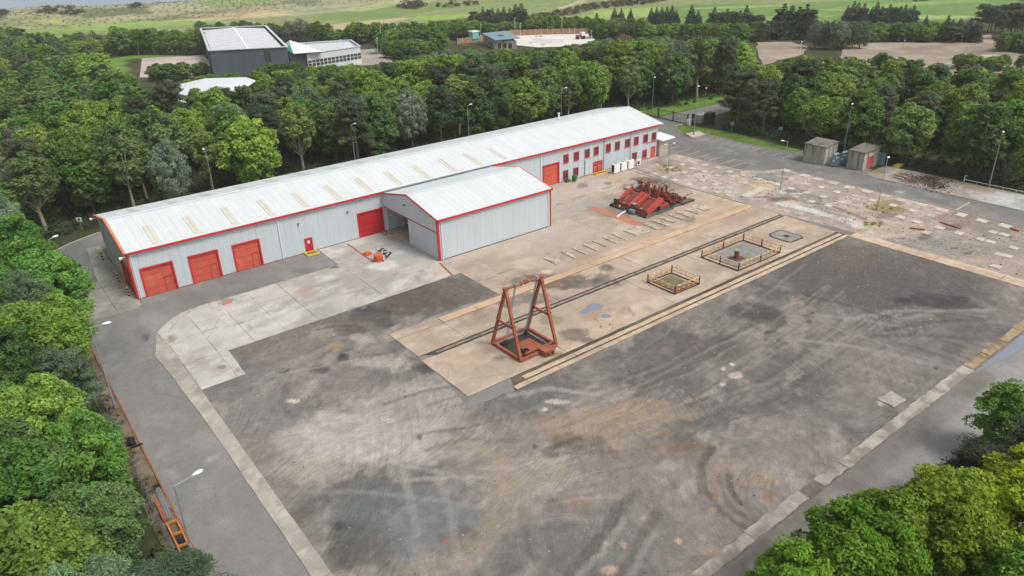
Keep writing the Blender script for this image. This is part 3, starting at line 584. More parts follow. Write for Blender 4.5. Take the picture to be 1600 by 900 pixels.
asph = [(5, -30), (5, 116), (6.6, 120.4), (9, 122.4), (12.8, 124.3), (20, 125), (120, 125), (128, 123.5), (133.5, 117), (133.3, 108), (130.4, 108.4), (126.9, 104.5), (124.6, 101), (124.3, 100), (124.8, 98.9), (129.1, 98.9), (128.3, 89.7), (128.7, 82), (130.1, 76.1), (130, 62), (127.6, 61.5), (125.5, 58.5), (125.5, -30)]
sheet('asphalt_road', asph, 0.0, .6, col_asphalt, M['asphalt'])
sheet('entrance_road', [(133.4, 108), (145, 109.5), (205, 110), (205, 117), (134.5, 117)], .004, 1.2, col_asphalt, M['asphalt'])
sheet('grass_verge', rough_poly([(130.4, 108.4), (126.9, 104.5), (124.6, 101), (126.2, 102.4), (130.4, 102), (129.2, 99.4), (128.3, 89.7), (128.7, 82), (130.1, 76.1), (132.2, 77.4), (132.6, 84.5), (134.3, 95), (133.3, 104.2), (132.4, 108)], .12, 1.5, 3),
      .03, .7, lambda X, Y: c_mix(X, Y, (lin(88, 116, 46), lin(76, 98, 42), lin(112, 116, 62)), 3, 111, 1, 0, .3), M['field'])
sheet('concrete_yard', rough_poly([(125.6, 59.5), (127.5, 61.5), (134, 61.5), (134, 30), (125.6, 30)], .1, 1.2, 4), .008, .5, col_pink, M['rubble'])
sheet('gravel_yard', rough_poly([(12, 22), (12, 68), (16.6, 68), (16.8, 74.2), (47.6, 74.2), (47.6, 66), (32, 66), (32, 59), (31, 48), (96.8, 48), (97, 22)], .18, 1.3, 5), .010, .24, col_gravel, M['gravel'])
sheet('rubble_ground', rough_poly([(97.5, 92.4), (108.2, 93.3), (112.3, 93), (112.6, 78), (114.5, 75.2), (118.4, 73), (118.5, 5), (99, 5), (98.8, 47), (97.6, 60)], .15, 1.2, 6), .014, .3, col_rubble, M['rubble'])
# the concrete apron: slabs between open joints over a dark bed
def slabs(parent_name, poly, xs, ys, z, gap, res, colf, skirt=.03, seed=0, bed=None, edge=.03):
    par = sheet(parent_name, poly, z - skirt + .004, 1.5, bed or (lambda X, Y: np.tile(lin(88, 80, 72), (len(X), 1)) * 1.0), M['concrete'])
    k = 0
    for i in range(len(xs) - 1):
        for j in range(len(ys) - 1):
            q = clip_cell(poly, xs[i] + gap / 2, xs[i + 1] - gap / 2, ys[j] + gap / 2, ys[j + 1] - gap / 2)
            if len(q) < 3: continue
            if abs(sum(q[a][0] * q[(a + 1) % len(q)][1] - q[(a + 1) % len(q)][0] * q[a][1] for a in range(len(q)))) < .3: continue
            tone = 1 + .05 * (vnoise(np.array([i * 1.7 + seed]), np.array([j * 2.3 + .5]), 5)[0] - .5) * 2
            sheet('concrete_slab', rough_poly(q, edge, .8, k), z, res, (lambda X, Y, t=tone: colf(X, Y) * t), M['concrete'], par, kind=None, skirt=skirt); k += 1
    return par
apron = [(11.7, 83.7), (12.7, 84.9), (14, 86.2), (15.3, 87), (17.6, 87.4), (36.3, 87.5), (36.5, 94.5), (47.5, 94.5), (47.5, 74.1), (16.7, 74.1), (16.5, 68), (12.02, 68), (12.02, 79)]
slabs('concrete_apron', apron, [11, 15.7, 19.7, 23.4, 27.4, 36.4, 47.6], [67, 74.3, 79.5, 83, 95], .045, .03, .4, col_apron, .035)
slabs('tan_concrete_yard', [(47.5, 65.4), (97.4, 65.4), (97.4, 92.3), (108, 93.3), (108, 94.5), (47.5, 94.5)], [47.5, 72, 97.4, 109], [65.3, 83.6, 95], .040, .03, .4, col_tan, .03)
slabs('gable_hardstanding', [(6.5, 92), (11.2, 91.9), (12.1, 92.6), (12.1, 118.3), (10.4, 118.3), (9.3, 105.5), (9.4, 101.6), (6.2, 100)], [6, 9.3, 12.2], [91, 101.5, 110, 119], .02, .05, .4,
      lambda X, Y: c_mix(X, Y, (lin(148, 146, 138), lin(134, 132, 122), lin(158, 154, 146)), 3, 131, 1, 0, .15), .015)
slabs('rail_slab', [(31.8, 49.7), (97, 49.7), (97.3, 58.3), (31.8, 58.3)], [31.7, 44.6, 62, 74, 86.5, 97.4], [49.6, 58.4], .075, .05, .35, col_tan, .06)
slabs('crane_slab', [(32, 59.3), (97.3, 59.3), (97.4, 63.9), (32, 63.9)], [31.9, 38.2, 52, 67, 82, 97.5], [59.2, 64], .070, .05, .35, col_tan, .05)
slabs('narrow_slab', [(38.3, 64), (97.4, 64), (97.4, 65.3), (38.3, 65.3)], [38.2, 43.2, 48.2, 62.4, 77, 86, 97.5], [63.9, 65.4], .078, .04, .3, col_orange, .06)
slabs('slab_edging', [(32, 64), (38.2, 64), (38.2, 65.6), (32, 65.7)], [31.9, 38.3], [63.9, 65.8], .05, .02, .3, col_tan, .04)
sheet('rail_bed', [(36, 47.6), (97, 47.7), (97, 49.8), (37, 49.8)], .02, .6, lambda X, Y: c_mix(X, Y, (lin(80, 70, 62), lin(104, 90, 78), lin(70, 62, 56)), 2, 151, 3), M['gravel'])
sheet('rail_bed', [(34, 58.2), (97, 58.2), (97, 59.4), (32.3, 59.4)], .02, .6, lambda X, Y: c_mix(X, Y, (lin(64, 58, 52), lin(80, 72, 64), lin(54, 50, 46)), 2, 152, 3), M['gravel'])
slabs('rail_kerb', [(36.2, 47.62), (96.8, 47.7), (96.8, 48.25), (36.2, 48.25)], [36, 42, 48, 56, 64, 72, 80, 88, 97], [47.5, 48.4], .085, .05, .35, col_kerbt, .07)
slabs('rail_kerb', [(38, 48.55), (96.6, 48.55), (96.6, 49.15), (38, 49.15)], [37.9, 45, 54, 63, 71, 80, 89, 97], [48.4, 49.4], .070, .05, .35, col_kerbt, .05)
for y0, x0 in ((58.82, 34), ):
    rl = MB().box(x0, 96.6, y0 - .16, y0 + .16, .02, .085).build('crane_rail', M['plate_rail'])
    tag(rl, 'long flush crane rail in the groove behind the rusty A-frame', 'rail')
slabs('concrete_strip', [(10.72, 22.3), (11.98, 22.3), (11.98, 81), (11.6, 83.5), (10.1, 78), (10.45, 72), (10.72, 60)], [10, 12.2], [22, 38, 53, 68, 84], .05, .03, .35, col_kerbc, .05)
slabs('concrete_band', [(96.75, 12), (99.1, 12), (98.8, 47.6), (96.75, 47.6)], [96, 99.5], [12, 20, 28, 36, 42, 48], .055, .05, .35, col_kerbt, .045)
def col_dirtyk(X, Y):
    c = col_kerbc(X, Y); f = (sst(.5, .62, fbm(X, Y, 1.6, 5, 177)) * .75)[:, None]; return c * (1 - f) + np.array(lin(118, 110, 102)) * f
def block(poly, seed, colf=col_dirtyk, z=.04, par=None): return sheet('concrete_slab', rough_poly(poly, .07, .5, seed), z, .3, colf, M['concrete'], par, kind=None, skirt=.035)
bs = sheet('concrete_edging', [(24, 20.9), (97, 20.9), (97, 22.2), (24, 22.2)], .008, 1.2, lambda X, Y: c_mix(X, Y, (lin(112, 104, 96), lin(98, 92, 86), lin(120, 112, 104)), 2, 161), M['gravel'])
for i, (a, b, y0, y1) in enumerate([(31, 37.4, 21.05, 22.0), (37.42, 44.3, 21.05, 22.15), (46.4, 49.85, 21.05, 22.05), (49.9, 61.4, 21.0, 22.05), (61.42, 73, 20.95, 22.1)]):
    block([(a, y0), (b, y0), (b, y1), (a, y1)], 20 + i, par=bs)
for i in range(5): block([(73.1 + i * 4, 21.1), (76.9 + i * 4, 21.1), (76.9 + i * 4, 22.0), (73.1 + i * 4, 22.1)], 40 + i, lambda X, Y: c_mix(X, Y, (lin(150, 130, 104), lin(128, 108, 84), lin(166, 150, 130)), 1.5, 171, 1, 0, .3), par=bs)
tag(block([(60.8, 22.8), (62.9, 22.7), (63.2, 24.3), (61.0, 24.5)], 50, col_kerbc, .09), 'square concrete slab with a dark spot at the lower right yard edge', 'slab', kind=None)
wp = MB().prism([(72.9, 20.75), (76, 20.2), (83, 19.4), (92, 18.6), (100, 18.2), (100, 20.6), (84, 20.8)], .005, .016).build('puddle', M['puddle']); tag(wp, 'long wedge of standing water along the lower right edging', 'puddle')
p1 = MB().prism(rough_poly(W([(904, 489), (922, 476), (935, 475), (944, 478), (940, 483), (922, 487), (917, 492)]), .08, .6, 2), .06, .083).build('puddle', M['puddle']); tag(p1, 'larger pale puddle on the tan slab right of the A-frame', 'puddle')
p2 = MB().prism(rough_poly(W([(938, 494), (944, 491), (953, 492), (955, 497), (942, 498)]), .06, .5, 3), .06, .083).build('puddle', M['puddle']); tag(p2, 'small round puddle beside the larger one on the tan slab', 'puddle')

# kerbs and painted lines
def strip(name, a, b, wd, z, mat, h=.012, parent=None):
    mb = MB(); a = Vector((*a, 0)); b = Vector((*b, 0)); mb.beam((a.x, a.y, z - h / 2), (b.x, b.y, z - h / 2), wd, h); return mb.build(name, mat, parent)
pk = sheet('parking_area', [(112.7, 76.5), (124, 76.5), (124, 97), (112.7, 97)], .004, 1.2, lambda X, Y: col_asphalt(X, Y) * .97, M['asphalt'])
for y in (96.4, 94.0, 91.6, 89.2, 86.8, 84.3, 81.9, 79.5, 77.2): strip('bay_line', (124.7, y), (128.3, y), .13, .02, M['line_paint'], .01, pk)
for y in (96.4, 93.7, 91.1, 88.4, 85.6, 82.8, 80.1): strip('bay_line', (113.1, y), (117.5, y), .14, .02, M['line_paint'], .01, pk)
strip('bay_line', (117.4, 80.4), (117.1, 77.3), .14, .022, M['line_paint'], .01, pk); strip('bay_line', (119.2, 91.1), (123, 89.9), .08, .02, M['line_paint'], .01, pk)
yl = strip('road_line', (118.5, 42.6), (123.9, 42.8), .25, .02, M['line_yellow']); tag(yl, 'worn yellow line painted across the right hand road', 'line')
kb = thing('road_kerb', 'pale kerb curving round the grass verge by the gate', 'kerb'); prev = None
for p in [(133, 108.6), (130.4, 108.5), (128.4, 106.6), (126.8, 104.4), (125.3, 102.2), (124.4, 100.2), (124.6, 98.9), (129.2, 98.9), (128.3, 89.7), (128.7, 82), (130.1, 76.2)]:
    if prev: MB().beam((*prev, .05), (*p, .05), .14, .14).build('kerb_stone', M['kerb'], kb)
    prev = p
ki = MB().prism([(124.8, 99.1), (126.2, 102.3), (130.3, 101.9), (129.1, 99.2)], .0, .06).build('traffic_island', M['pad']); tag(ki, 'small pale concrete island at the lamp near the gate', 'island')
kb = thing('road_kerb', 'thin pale kerb bending behind the left gable of the long shed', 'kerb'); prev = None
for p in [(5.0, 117), (6.6, 120.6), (9.1, 122.6), (12.7, 124.4), (20, 125.2), (60, 125.2), (120, 125.2)]:
    if prev: MB().beam((*prev, .05), (*p, .05), .13, .14).build('kerb_stone', M['kerb'], kb)
    prev = p
kb = thing('road_kerb', 'thin rusty brown kerb between left road and the mesh fence', 'kerb')
for i in range(34): MB().box(4.94, 5.08, 30 + i * 2.5 + .02, 32.47 + i * 2.5, 0, .12).build('kerb_stone', M['kerb_red'], kb)
kb = thing('road_kerb', 'pale kerb between the tan concrete and the pad field', 'kerb')
for i in range(12): MB().box(97.45, 97.68, 66.4 + i * 2 + .03, 68.36 + i * 2, 0, .12).build('kerb_stone', M['kerb'], kb)
kb = thing('road_kerb', 'long pale kerb between the pad field and the right hand road', 'kerb')
for i in range(18): MB().box(118.5, 118.68, 24 + i * 2.7 + .03, 26.66 + i * 2.7, 0, .08).build('kerb_stone', M['kerb'], kb)
kb = thing('road_kerb', 'pale kerb on the sheds side of the right hand road', 'kerb')
for i in range(12): MB().box(125.5, 125.66, 30 + i * 2.7 + .03, 32.66 + i * 2.7, 0, .08).build('kerb_stone', M['kerb'], kb)
sheet('dirt_verge', rough_poly([(3.2, -20), (4.95, -20), (4.95, 112), (3.2, 112)], .08, 2, 9), .03, .6, lambda X, Y: c_mix(X, Y, (lin(118, 104, 88), lin(96, 84, 68), lin(134, 122, 106)), 2, 181, 1, 0, .3), M['gravel'])
vc = plain('tan_wall', lin(170, 158, 146))

# ================================================================== BUILDINGS
def settle(root, loc):
    """put the empty at the thing's base, keeping its parts where they stand"""
    root.location = loc
    for k in kids(root): k.location = Vector(k.location) - Vector(loc)
PANELS = {}
def panel_mesh(w, h0, h1, mat, rib=.008, nr=3):
    key = (round(w, 3), round(h0, 3), round(h1, 3), mat.name, rib, nr)
    if key in PANELS: return PANELS[key]
    g = .007; pts = [(g, 0)]
    for k in range(nr):
        c = (k + .5) * w / nr; a = min(.06, w / nr * .25)
        pts += [(c - a, 0), (c - a * .55, rib), (c + a * .55, rib), (c + a, 0)]
    pts.append((w - g, 0)); mb = MB(); vs = []
    for u, n in pts:
        vs.append((u, -n, 0)); vs.append((u, -n, h0 + (h1 - h0) * u / w))
    vs = [(g, .04, 0), (g, .04, h0)] + vs + [(w - g, .04, 0), (w - g, .04, h1)]
    mb.add(vs, [(2 * i, 2 * i + 2, 2 * i + 3, 2 * i + 1) for i in range(len(vs) // 2 - 1)])
    PANELS[key] = mb.mesh('panel', mat); return PANELS[key]
def put_panel(name, me, O, U, V, parent):
    U = Vector(U).normalized(); V = Vector(V).normalized()            # local y points into the wall
    o = bpy.data.objects.new(name, me); link(o, parent)
    m = Matrix((U, V.cross(U), V)).transposed()
    o.location = O; o.rotation_euler = m.to_euler(); return o
def clad_wall(parent, name, O, U, length, top, holes, mat, step=1.0, z0=.12):
    """ribbed sheets along a wall; top(u) gives the height, holes = (u0, u1, z0, z1)"""
    cuts = sorted(set([round(min(length, k * step), 3) for k in range(int(math.ceil(length / step)) + 1)] + [round(h, 3) for q in holes for h in q[:2]]))
    cuts = [c for c in cuts if 0 <= c <= length + 1e-6]; clean = [cuts[0]]
    for c in cuts[1:]:
        if c - clean[-1] > .02: clean.append(c)
    O = Vector(O); U = Vector(U)
    for a, b in zip(clean[:-1], clean[1:]):
        mid = (a + b) / 2; blocks = sorted([(q[2], q[3]) for q in holes if q[0] - 1e-3 < mid < q[1] + 1e-3]); z = z0; segs = []
        for lo, hi in blocks:
            if lo - z > .05: segs.append((z, lo, False))
            z = max(z, hi)
        segs.append((z, None, True))
        for lo, hi, tp in segs:
            h0 = (top(a) if tp else hi) - lo; h1 = (top(b) if tp else hi) - lo
            if min(h0, h1) < .05: continue
            put_panel(name, panel_mesh(b - a, h0, h1, mat, nr=max(1, round((b - a) * 3))), O + U * a + Vector((0, 0, lo)), U, (0, 0, 1), parent)
def roof_sheets(parent, name, x0, x1, ye, ze, yr, zr, mat, lights=()):
    n = int(round(x1 - x0)); st = (x1 - x0) / n; L = math.hypot(yr - ye, zr - ze); V = Vector((0, yr - ye, zr - ze)).normalized(); fl = yr < ye
    for k in range(n):
        a = x0 + k * st
        put_panel(name, panel_mesh(st, L, L, mat, .012), (a + st, ye, ze) if fl else (a, ye, ze), (-1, 0, 0) if fl else (1, 0, 0), V, parent)
    for lx, s0, s1 in lights:
        lt = bpy.data.objects.new('rooflight', ROOFLIGHT); link(lt, parent); lt.scale = (1.25, 1, s1 - s0)
        U = Vector((-1, 0, 0) if fl else (1, 0, 0)); m = Matrix((U, V.cross(U), V)).transposed()
        lt.location = Vector((lx, ye, ze)) + V * s0 - V.cross(U) * .035 - U * .52; lt.rotation_euler = m.to_euler()
_rl = MB()
for k in (0, .43): _rl.add([(k, 0, 0), (k + .06, -.035, 0), (k + .35, -.035, 0), (k + .41, 0, 0), (k, 0, 1), (k + .06, -.035, 1), (k + .35, -.035, 1), (k + .41, 0, 1)], [(0, 1, 5, 4), (1, 2, 6, 5), (2, 3, 7, 6), (0, 3, 2, 1), (4, 5, 6, 7)])
ROOFLIGHT = _rl.mesh('rooflight', M['rooflight'])
def window(parent, x, z, w, h, y):
    f = MB(); t = .12
    f.box(x - w / 2 - t, x + w / 2 + t, y - .10, y + .02, z + h / 2, z + h / 2 + t).box(x - w / 2 - t, x + w / 2 + t, y - .10, y + .02, z - h / 2 - t, z - h / 2)
    f.box(x - w / 2 - t, x - w / 2, y - .10, y + .02, z - h / 2, z + h / 2).box(x + w / 2, x + w / 2 + t, y - .10, y + .02, z - h / 2, z + h / 2)
    o = f.build('window', M['red'], parent)
    MB().box(x - w / 2, x - .03, y + .03, y + .06, z - h / 2, z + h / 2).build('pane', M['glass'], o)
    MB().box(x + .03, x + w / 2, y + .03, y + .06, z - h / 2, z + h / 2).build('pane', M['glass'], o)
    MB().box(x - .03, x + .03, y + .0, y + .07, z - h / 2, z + h / 2).build('mullion', M['red'], o)
    MB().box(x - w / 2 - .16, x + w / 2 + .16, y - .17, y - .10, z - h / 2 - t - .04, z - h / 2 - t + .03).build('sill', M['red'], o)
def roller_door(parent, x0, x1, h, y, mat, wicket=True, sections=4):
    f = MB(); t = .22
    f.box(x0 - t, x0, y - .12, y + .25, 0, h).box(x1, x1 + t, y - .12, y + .25, 0, h).box(x0 - t, x1 + t, y - .12, y + .25, h, h + .2)
    f.build('door_frame', M['red'], parent)
    d = MB().box(x0, x1, y + .17, y + .22, .02, h).build('roller_door', mat, parent)
    for k in range(sections):
        a = h * k / sections; b = h * (k + 1) / sections
        MB().box(x0 + .02, x1 - .02, y + .10, y + .165, a + .03, b - .015).build('door_section', mat, d)
    if wicket:
        wx = x0 + (x1 - x0) * .66
        MB().box(wx, wx + .05, y + .085, y + .099, .1, 2.0).box(wx + .85, wx + .89, y + .085, y + .099, .1, 2.0).box(wx, wx + .89, y + .085, y + .099, 2.0, 2.05).build('wicket_door', M['steel_dark'], d)
def man_door(parent, x, w, h, y, mat, sign=None):
    f = MB(); f.box(x - .12, x, y - .08, y + .05, 0, h).box(x + w, x + w + .12, y - .08, y + .05, 0, h).box(x - .12, x + w + .12, y - .08, y + .05, h, h + .12); f.build('door_frame', M['red'], parent)
    d = MB().box(x, x + w, y + .0, y + .05, .02, h).build('door', mat, parent)
    MB().box(x + w - .16, x + w - .08, y - .06, y, .95, 1.1).build('handle', M['galv'], d)
    if sign == 'notice': MB().box(x + w * .35, x + w * .7, y - .012, y - .002, 1.35, 1.75).build('notice', M['white'], d)
    if sign == 'round': MB().box(x + w * .3, x + w * .7, y - .012, y - .002, 1.4, 1.75).build('vision_panel', M['glass'], d); MB().cyl((x + w * .5, y - .002, 1.2), (x + w * .5, y - .014, 1.2), .09, n=8).build('sign_disc', M['white'], d)

# --- the long shed
X0, X1, YF, YB, EV, YR, RG = 12.2, 108.3, 94.6, 112.6, 6.4, 103.6, 8.2
shed = thing('long_shed', 'long low light grey shed with white roof, red eaves and red shutters', 'shed')
MB().box(X0 + .12, X1 - .12, YF + .30, YB - .12, .02, EV - .25).build('inner_wall', M['grey_trim'], shed)
MB().add([(X0 + .12, YF + .1, EV - .25), (X0 + .12, YB - .1, EV - .25), (X0 + .12, YR, RG - .22), (X1 - .12, YF + .1, EV - .25), (X1 - .12, YB - .1, EV - .25), (X1 - .12, YR, RG - .22)],
         [(0, 2, 1), (3, 4, 5), (0, 3, 5, 2), (1, 2, 5, 4), (0, 1, 4, 3)]).build('roof_deck', M['grey_trim'], shed)
doors = [(13.35, 16.9, 3.75), (19.2, 22.62, 3.75), (24.9, 28.25, 3.75), (43.4, 47.2, 3.7), (79.15, 82.55, 3.75)]
wins = [(84.35, 4.2), (86.85, 4.2), (89.5, 4.2), (91.75, 4.2), (94.85, 4.2), (97.2, 4.2), (99.9, 4.2), (102.3, 4.2), (104.9, 4.2), (107.25, 4.2), (84.25, 1.3), (86.75, 1.3), (102.0, 1.2), (104.8, 1.2)]
holes = [(a - X0, b - X0, 0, h) for a, b, h in doors] + [(x - .5 - X0, x + .5 - X0, z - .65, z + .65) for x, z in wins]
mds = [(34.8, .95, 2.05), (91.15, .95, 2.1), (92.35, .95, 2.1), (106.7, .95, 2.1)]
holes += [(x - X0, x + w_ - X0, 0, h) for x, w_, h in mds]
clad_wall(shed, 'wall_panel', (X0, YF, 0), (1, 0, 0), X1 - X0, lambda u: EV, holes, M['cladding'])
for i, (a, b, h) in enumerate(doors): roller_door(shed, a, b, h, YF, M['red_dark'] if i == 3 else M['red_door'], wicket=i < 3)
for x, z in wins: window(shed, x, z, 1.0, 1.3, YF)
man_door(shed, 34.8, .95, 2.05, YF, M['red_dark'], 'notice'); man_door(shed, 91.15, .95, 2.1, YF, M['red_door'], 'round'); man_door(shed, 92.35, .95, 2.1, YF, M['red_door'], 'round'); man_door(shed, 106.7, .95, 2.1, YF, M['red_door'])
gt = lambda u: EV + (RG - EV) * (1 - abs(u - 9) / 9)
clad_wall(shed, 'gable_panel', (X0, YB, 0), (0, -1, 0), 18, gt, [(12.3, 16.6, 0, 3.8)], M['cladding_end'])
clad_wall(shed, 'gable_panel', (X1, YF, 0), (0, 1, 0), 18, gt, [], M['white'])
clad_wall(shed, 'rear_panel', (X1, YB, 0), (-1, 0, 0), X1 - X0, lambda u: EV, [], M['cladding'], step=2.0)
# big opening in the left gable
ge = MB().box(X0 - .12, X0 + .2, 95.9, 96.1, 0, 3.8).box(X0 - .12, X0 + .2, 100.3, 100.5, 0, 3.8).box(X0 - .12, X0 + .2, 95.9, 100.5, 3.8, 4.0).build('door_frame', M['red'], shed)
gd = MB().box(X0 + .12, X0 + .18, 96.1, 100.3, .02, 3.8).build('roller_door', M['red_dark'], shed)
for k in range(4): MB().box(X0 + .04, X0 + .115, 96.12, 100.28, .05 + k * .94, .96 + k * .94).build('door_section', M['red_dark'], gd)
lights_f = [(16.0 + 5.03 * k, .7 + .02 * k, 5.6) for k in range(12)]
lights_r = [(16.2 + 4.98 * k, 3.0, 7.4) for k in range(10)]
ov = .35
sl = (RG - EV) / 9
roof_sheets(shed, 'roof_panel', X0 - .1, X1 + 1.1, YF - ov, EV - ov * sl + .05, YR - .02, RG + .05, M['roof'], lights_f)
roof_sheets(shed, 'rear_roof_panel', X0 - .1, X1 + 1.1, YB + ov, EV - ov * sl + .05, YR + .02, RG + .05, M['roof2'], lights_r)
MB().add([(X0 - .1, YR - .28, RG + .06), (X1 + 1.1, YR - .28, RG + .06), (X1 + 1.1, YR, RG + .13), (X0 - .1, YR, RG + .13), (X0 - .1, YR + .28, RG + .06), (X1 + 1.1, YR + .28, RG + .06)], [(0, 1, 2, 3), (3, 2, 5, 4)]).build('ridge_cap', M['roof2'], shed)
MB().box(X0 - .1, 47.4, YF - ov - .14, YF - ov + .02, EV - .24, EV + .02).build('eaves_gutter', M['red'], shed)
MB().box(67.7, X1 + .1, YF - ov - .14, YF - ov + .02, EV - .24, EV + .02).build('eaves_gutter', M['red'], shed)
MB().box(47.6, 67.5, YF - ov - .10, YF - ov + .02, EV - .10, EV + .06).build('valley_gutter', M['grey_trim'], shed)
vb = MB()
for s, ye in ((1, YF - ov), (-1, YB + ov)):
    a = (X0 - .22, ye, EV - ov * sl + .03); b = (X0 - .22, YR, RG + .08); vb.beam(a, b, .3, .16)
vb.build('verge_trim', M['orange_trim'], shed)
vb = MB()
for ye in (YF - ov, YB + ov): vb.beam((X1 + 1.12, ye, EV - ov * sl - .02), (X1 + 1.12, YR, RG + .03), .08, .3)
vb.build('verge_trim', M['white'], shed)
MB().box(X0 - .1, X0 + .12, YF - .10, YF + .12, 0, EV - .05).build('corner_trim', M['red'], shed)
MB().box(X0 + .13, 36.3, YF - .05, YF + .0, .0, .12).box(36.5, 43.1, YF - .05, YF, 0, .12).box(82.9, 91.0, YF - .05, YF, 0, .12).box(93.4, 106.5, YF - .05, YF, 0, .12).build('base_trim', M['kerb_red'], shed)
for x in (12.55, 31.3, 78.55): MB().cyl((x, YF - .12, .05), (x, YF - .12, EV - .2), .06, n=6).build('downpipe', M['white'], shed)
for x in (93.7, 100.7): MB().cyl((x, YF - .12, .05), (x, YF - .12, EV - .2), .05, n=6).build('downpipe', M['grey_trim'], shed)
MB().box(88.85, 88.97, YF - .14, YF - .04, .05, 3.0).build('cable_duct', M['grey_trim'], shed)
MB().cyl((95.2, 108.9, 7.0), (95.2, 108.9, 8.25), .16, n=8).cyl((95.2, 108.9, 8.25), (95.2, 108.9, 8.4), .24, n=8).build('flue', M['white'], shed)
for x, z in ((34.2, 4.55), (41.75, 4.5)): MB().box(x - .12, x + .12, YF - .32, YF - .04, z, z + .16).box(x - .03, x + .03, YF - .12, YF - .02, z - .2, z).build('floodlight', M['grey_trim'], shed)
for y, z in ((YF - .1, 5.9), (YB + .1, 6.0)): MB().cyl((X0 - .15, y, z), (X0 - .65, y, z), .05, n=6).box(X0 - .9, X0 - .6, y - .12, y + .12, z - .14, z + .12).build('camera_housing', M['white'], shed)
MB().add([(108.4, 93.4, 3.15), (112.5, 93.7, 3.1), (112.5, 97.6, 3.35), (108.4, 97.8, 3.4), (108.4, 93.4, 3.4), (112.5, 93.7, 3.35), (112.5, 97.6, 3.6), (108.4, 97.8, 3.65)], [(0, 3, 2, 1), (4, 5, 6, 7), (0, 1, 5, 4), (1, 2, 6, 5), (2, 3, 7, 6), (3, 0, 4, 7)]).build('porch_canopy', M['white'], shed)
MB().box(108.45, 111.0, 94.0, 97.4, 0, 3.1).build('porch_wall', vc, shed)
MB().box(105.3, 108.2, YF - .09, YF - .04, 3.1, 3.2).build('sill_band', M['red'], shed)
settle(shed, (60, 103.6, 0))

# --- the projecting bay
A0, A1, AF, AE, AR, AZ = 47.6, 67.6, 79.3, 6.05, 86.95, 7.65
an = thing('projecting_bay', 'square white roofed bay with half open sliding door, built onto the long shed', 'building')
asl = (AZ - AE) / (AR - AF)
atop = lambda u: AE + asl * min(u, 2 * (AR - AF) - u)           # u from the front
clad_wall(an, 'wall_panel', (A0, AF, 0), (1, 0, 0), A1 - A0, lambda u: AE, [], M['cladding'])
clad_wall(an, 'side_panel', (A1, AF, 0), (0, 1, 0), 15.2, atop, [], M['cladding'])
clad_wall(an, 'gable_panel', (A0, YF - .1, 0), (0, -1, 0), 15.2, lambda u: atop(15.2 - u), [(0, 15.2, 0, 4.05)], M['cladding'])
clad_wall(an, 'inner_side_panel', (A1 - .25, YF - .15, 0), (0, -1, 0), 15, lambda u: AE - .2, [], M['cladding'])
clad_wall(an, 'inner_back_panel', (A0 + .1, YF - .12, 0), (1, 0, 0), 19.6, lambda u: AE, [], M['cladding'])
clad_wall(an, 'inner_front_panel', (A1 - .25, AF + .3, 0), (-1, 0, 0), 19.4, lambda u: AE - .2, [], M['cladding'], step=2)
MB().box(A0 + .15, A1 - .1, AF + .06, AF + .26, .02, AE - .1).build('front_lining', M['grey_trim'], an)
MB().box(A1 - .22, A1 - .06, AF + .1, YF - .15, .02, AE - .1).build('side_lining', M['grey_trim'], an)
sd2 = MB().box(A0 + .05, A0 + .13, 79.5, 87.4, .06, 4.0).build('sliding_door', M['cladding'], an)
for k in range(8): MB().box(A0 + .0, A0 + .045, 79.52 + k * .985, 79.5 + (k + 1) * .985 - .02, .08, 3.98).build('door_panel', M['cladding'], sd2)
MB().box(A0 - .05, A0 + .04, 79.5, 94.3, 4.0, 4.12).build('door_track', M['red'], an)
MB().box(A0 + .25, A0 + .33, YF - .35, YF - .25, 0, 4).box(A0 + 2.9, A0 + 3.0, YF - .4, YF - .3, 0, 6).build('post', M['white'], an)
roof_sheets(an, 'roof_panel', A0 - .12, A1 + .2, AF - .25, AE - .25 * asl + .04, AR - .02, AZ + .04, M['roof'])
roof_sheets(an, 'rear_roof_panel', A0 - .12, A1 + .2, 94.2, AE + .12, AR + .02, AZ + .04, M['roof2'])
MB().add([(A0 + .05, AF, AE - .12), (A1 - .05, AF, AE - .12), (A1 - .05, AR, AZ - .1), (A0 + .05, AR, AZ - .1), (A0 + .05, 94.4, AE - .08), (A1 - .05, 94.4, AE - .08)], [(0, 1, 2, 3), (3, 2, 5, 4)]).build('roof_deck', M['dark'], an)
MB().add([(A0 - .12, AR - .22, AZ + .05), (A1 + .2, AR - .22, AZ + .05), (A1 + .2, AR, AZ + .11), (A0 - .12, AR, AZ + .11), (A0 - .12, AR + .22, AZ + .05), (A1 + .2, AR + .22, AZ + .05)], [(0, 1, 2, 3), (3, 2, 5, 4)]).build('ridge_cap', M['roof2'], an)
MB().box(A0 - .12, A1 + .22, AF - .4, AF - .24, AE - .22, AE + .03).build('eaves_gutter', M['red'], an)
MB().beam((A0 - .15, AF - .3, AE - .05), (A0 - .15, AR, AZ + .03), .1, .2).beam((A0 - .15, AR, AZ + .03), (A0 - .15, 94.3, AE + .08), .1, .2).build('verge_trim', M['red'], an)
MB().beam((A1 + .22, AF - .3, AE - .05), (A1 + .22, AR, AZ + .03), .1, .2).beam((A1 + .22, AR, AZ + .03), (A1 + .22, 94.0, AE + .08), .1, .2).build('verge_trim', M['orange_trim'], an)
MB().box(A0 - .12, A0 + .2, AF - .12, AF + .14, 0, AE - .1).build('corner_trim', M['red'], an)
MB().box(A1 - .08, A1 + .1, AF - .1, AF + .1, 0, AE - .1).build('corner_trim', M['red_dark'], an)
MB().box(A0 + .22, A1 - .1, AF - .06, AF - .002, 0, .13).build('base_trim', M['steel_dark'], an)
for x in (A0 + .55, A1 - .4): MB().cyl((x, AF - .12, .05), (x, AF - .12, AE - .2), .06, n=6).build('downpipe', M['white'], an)
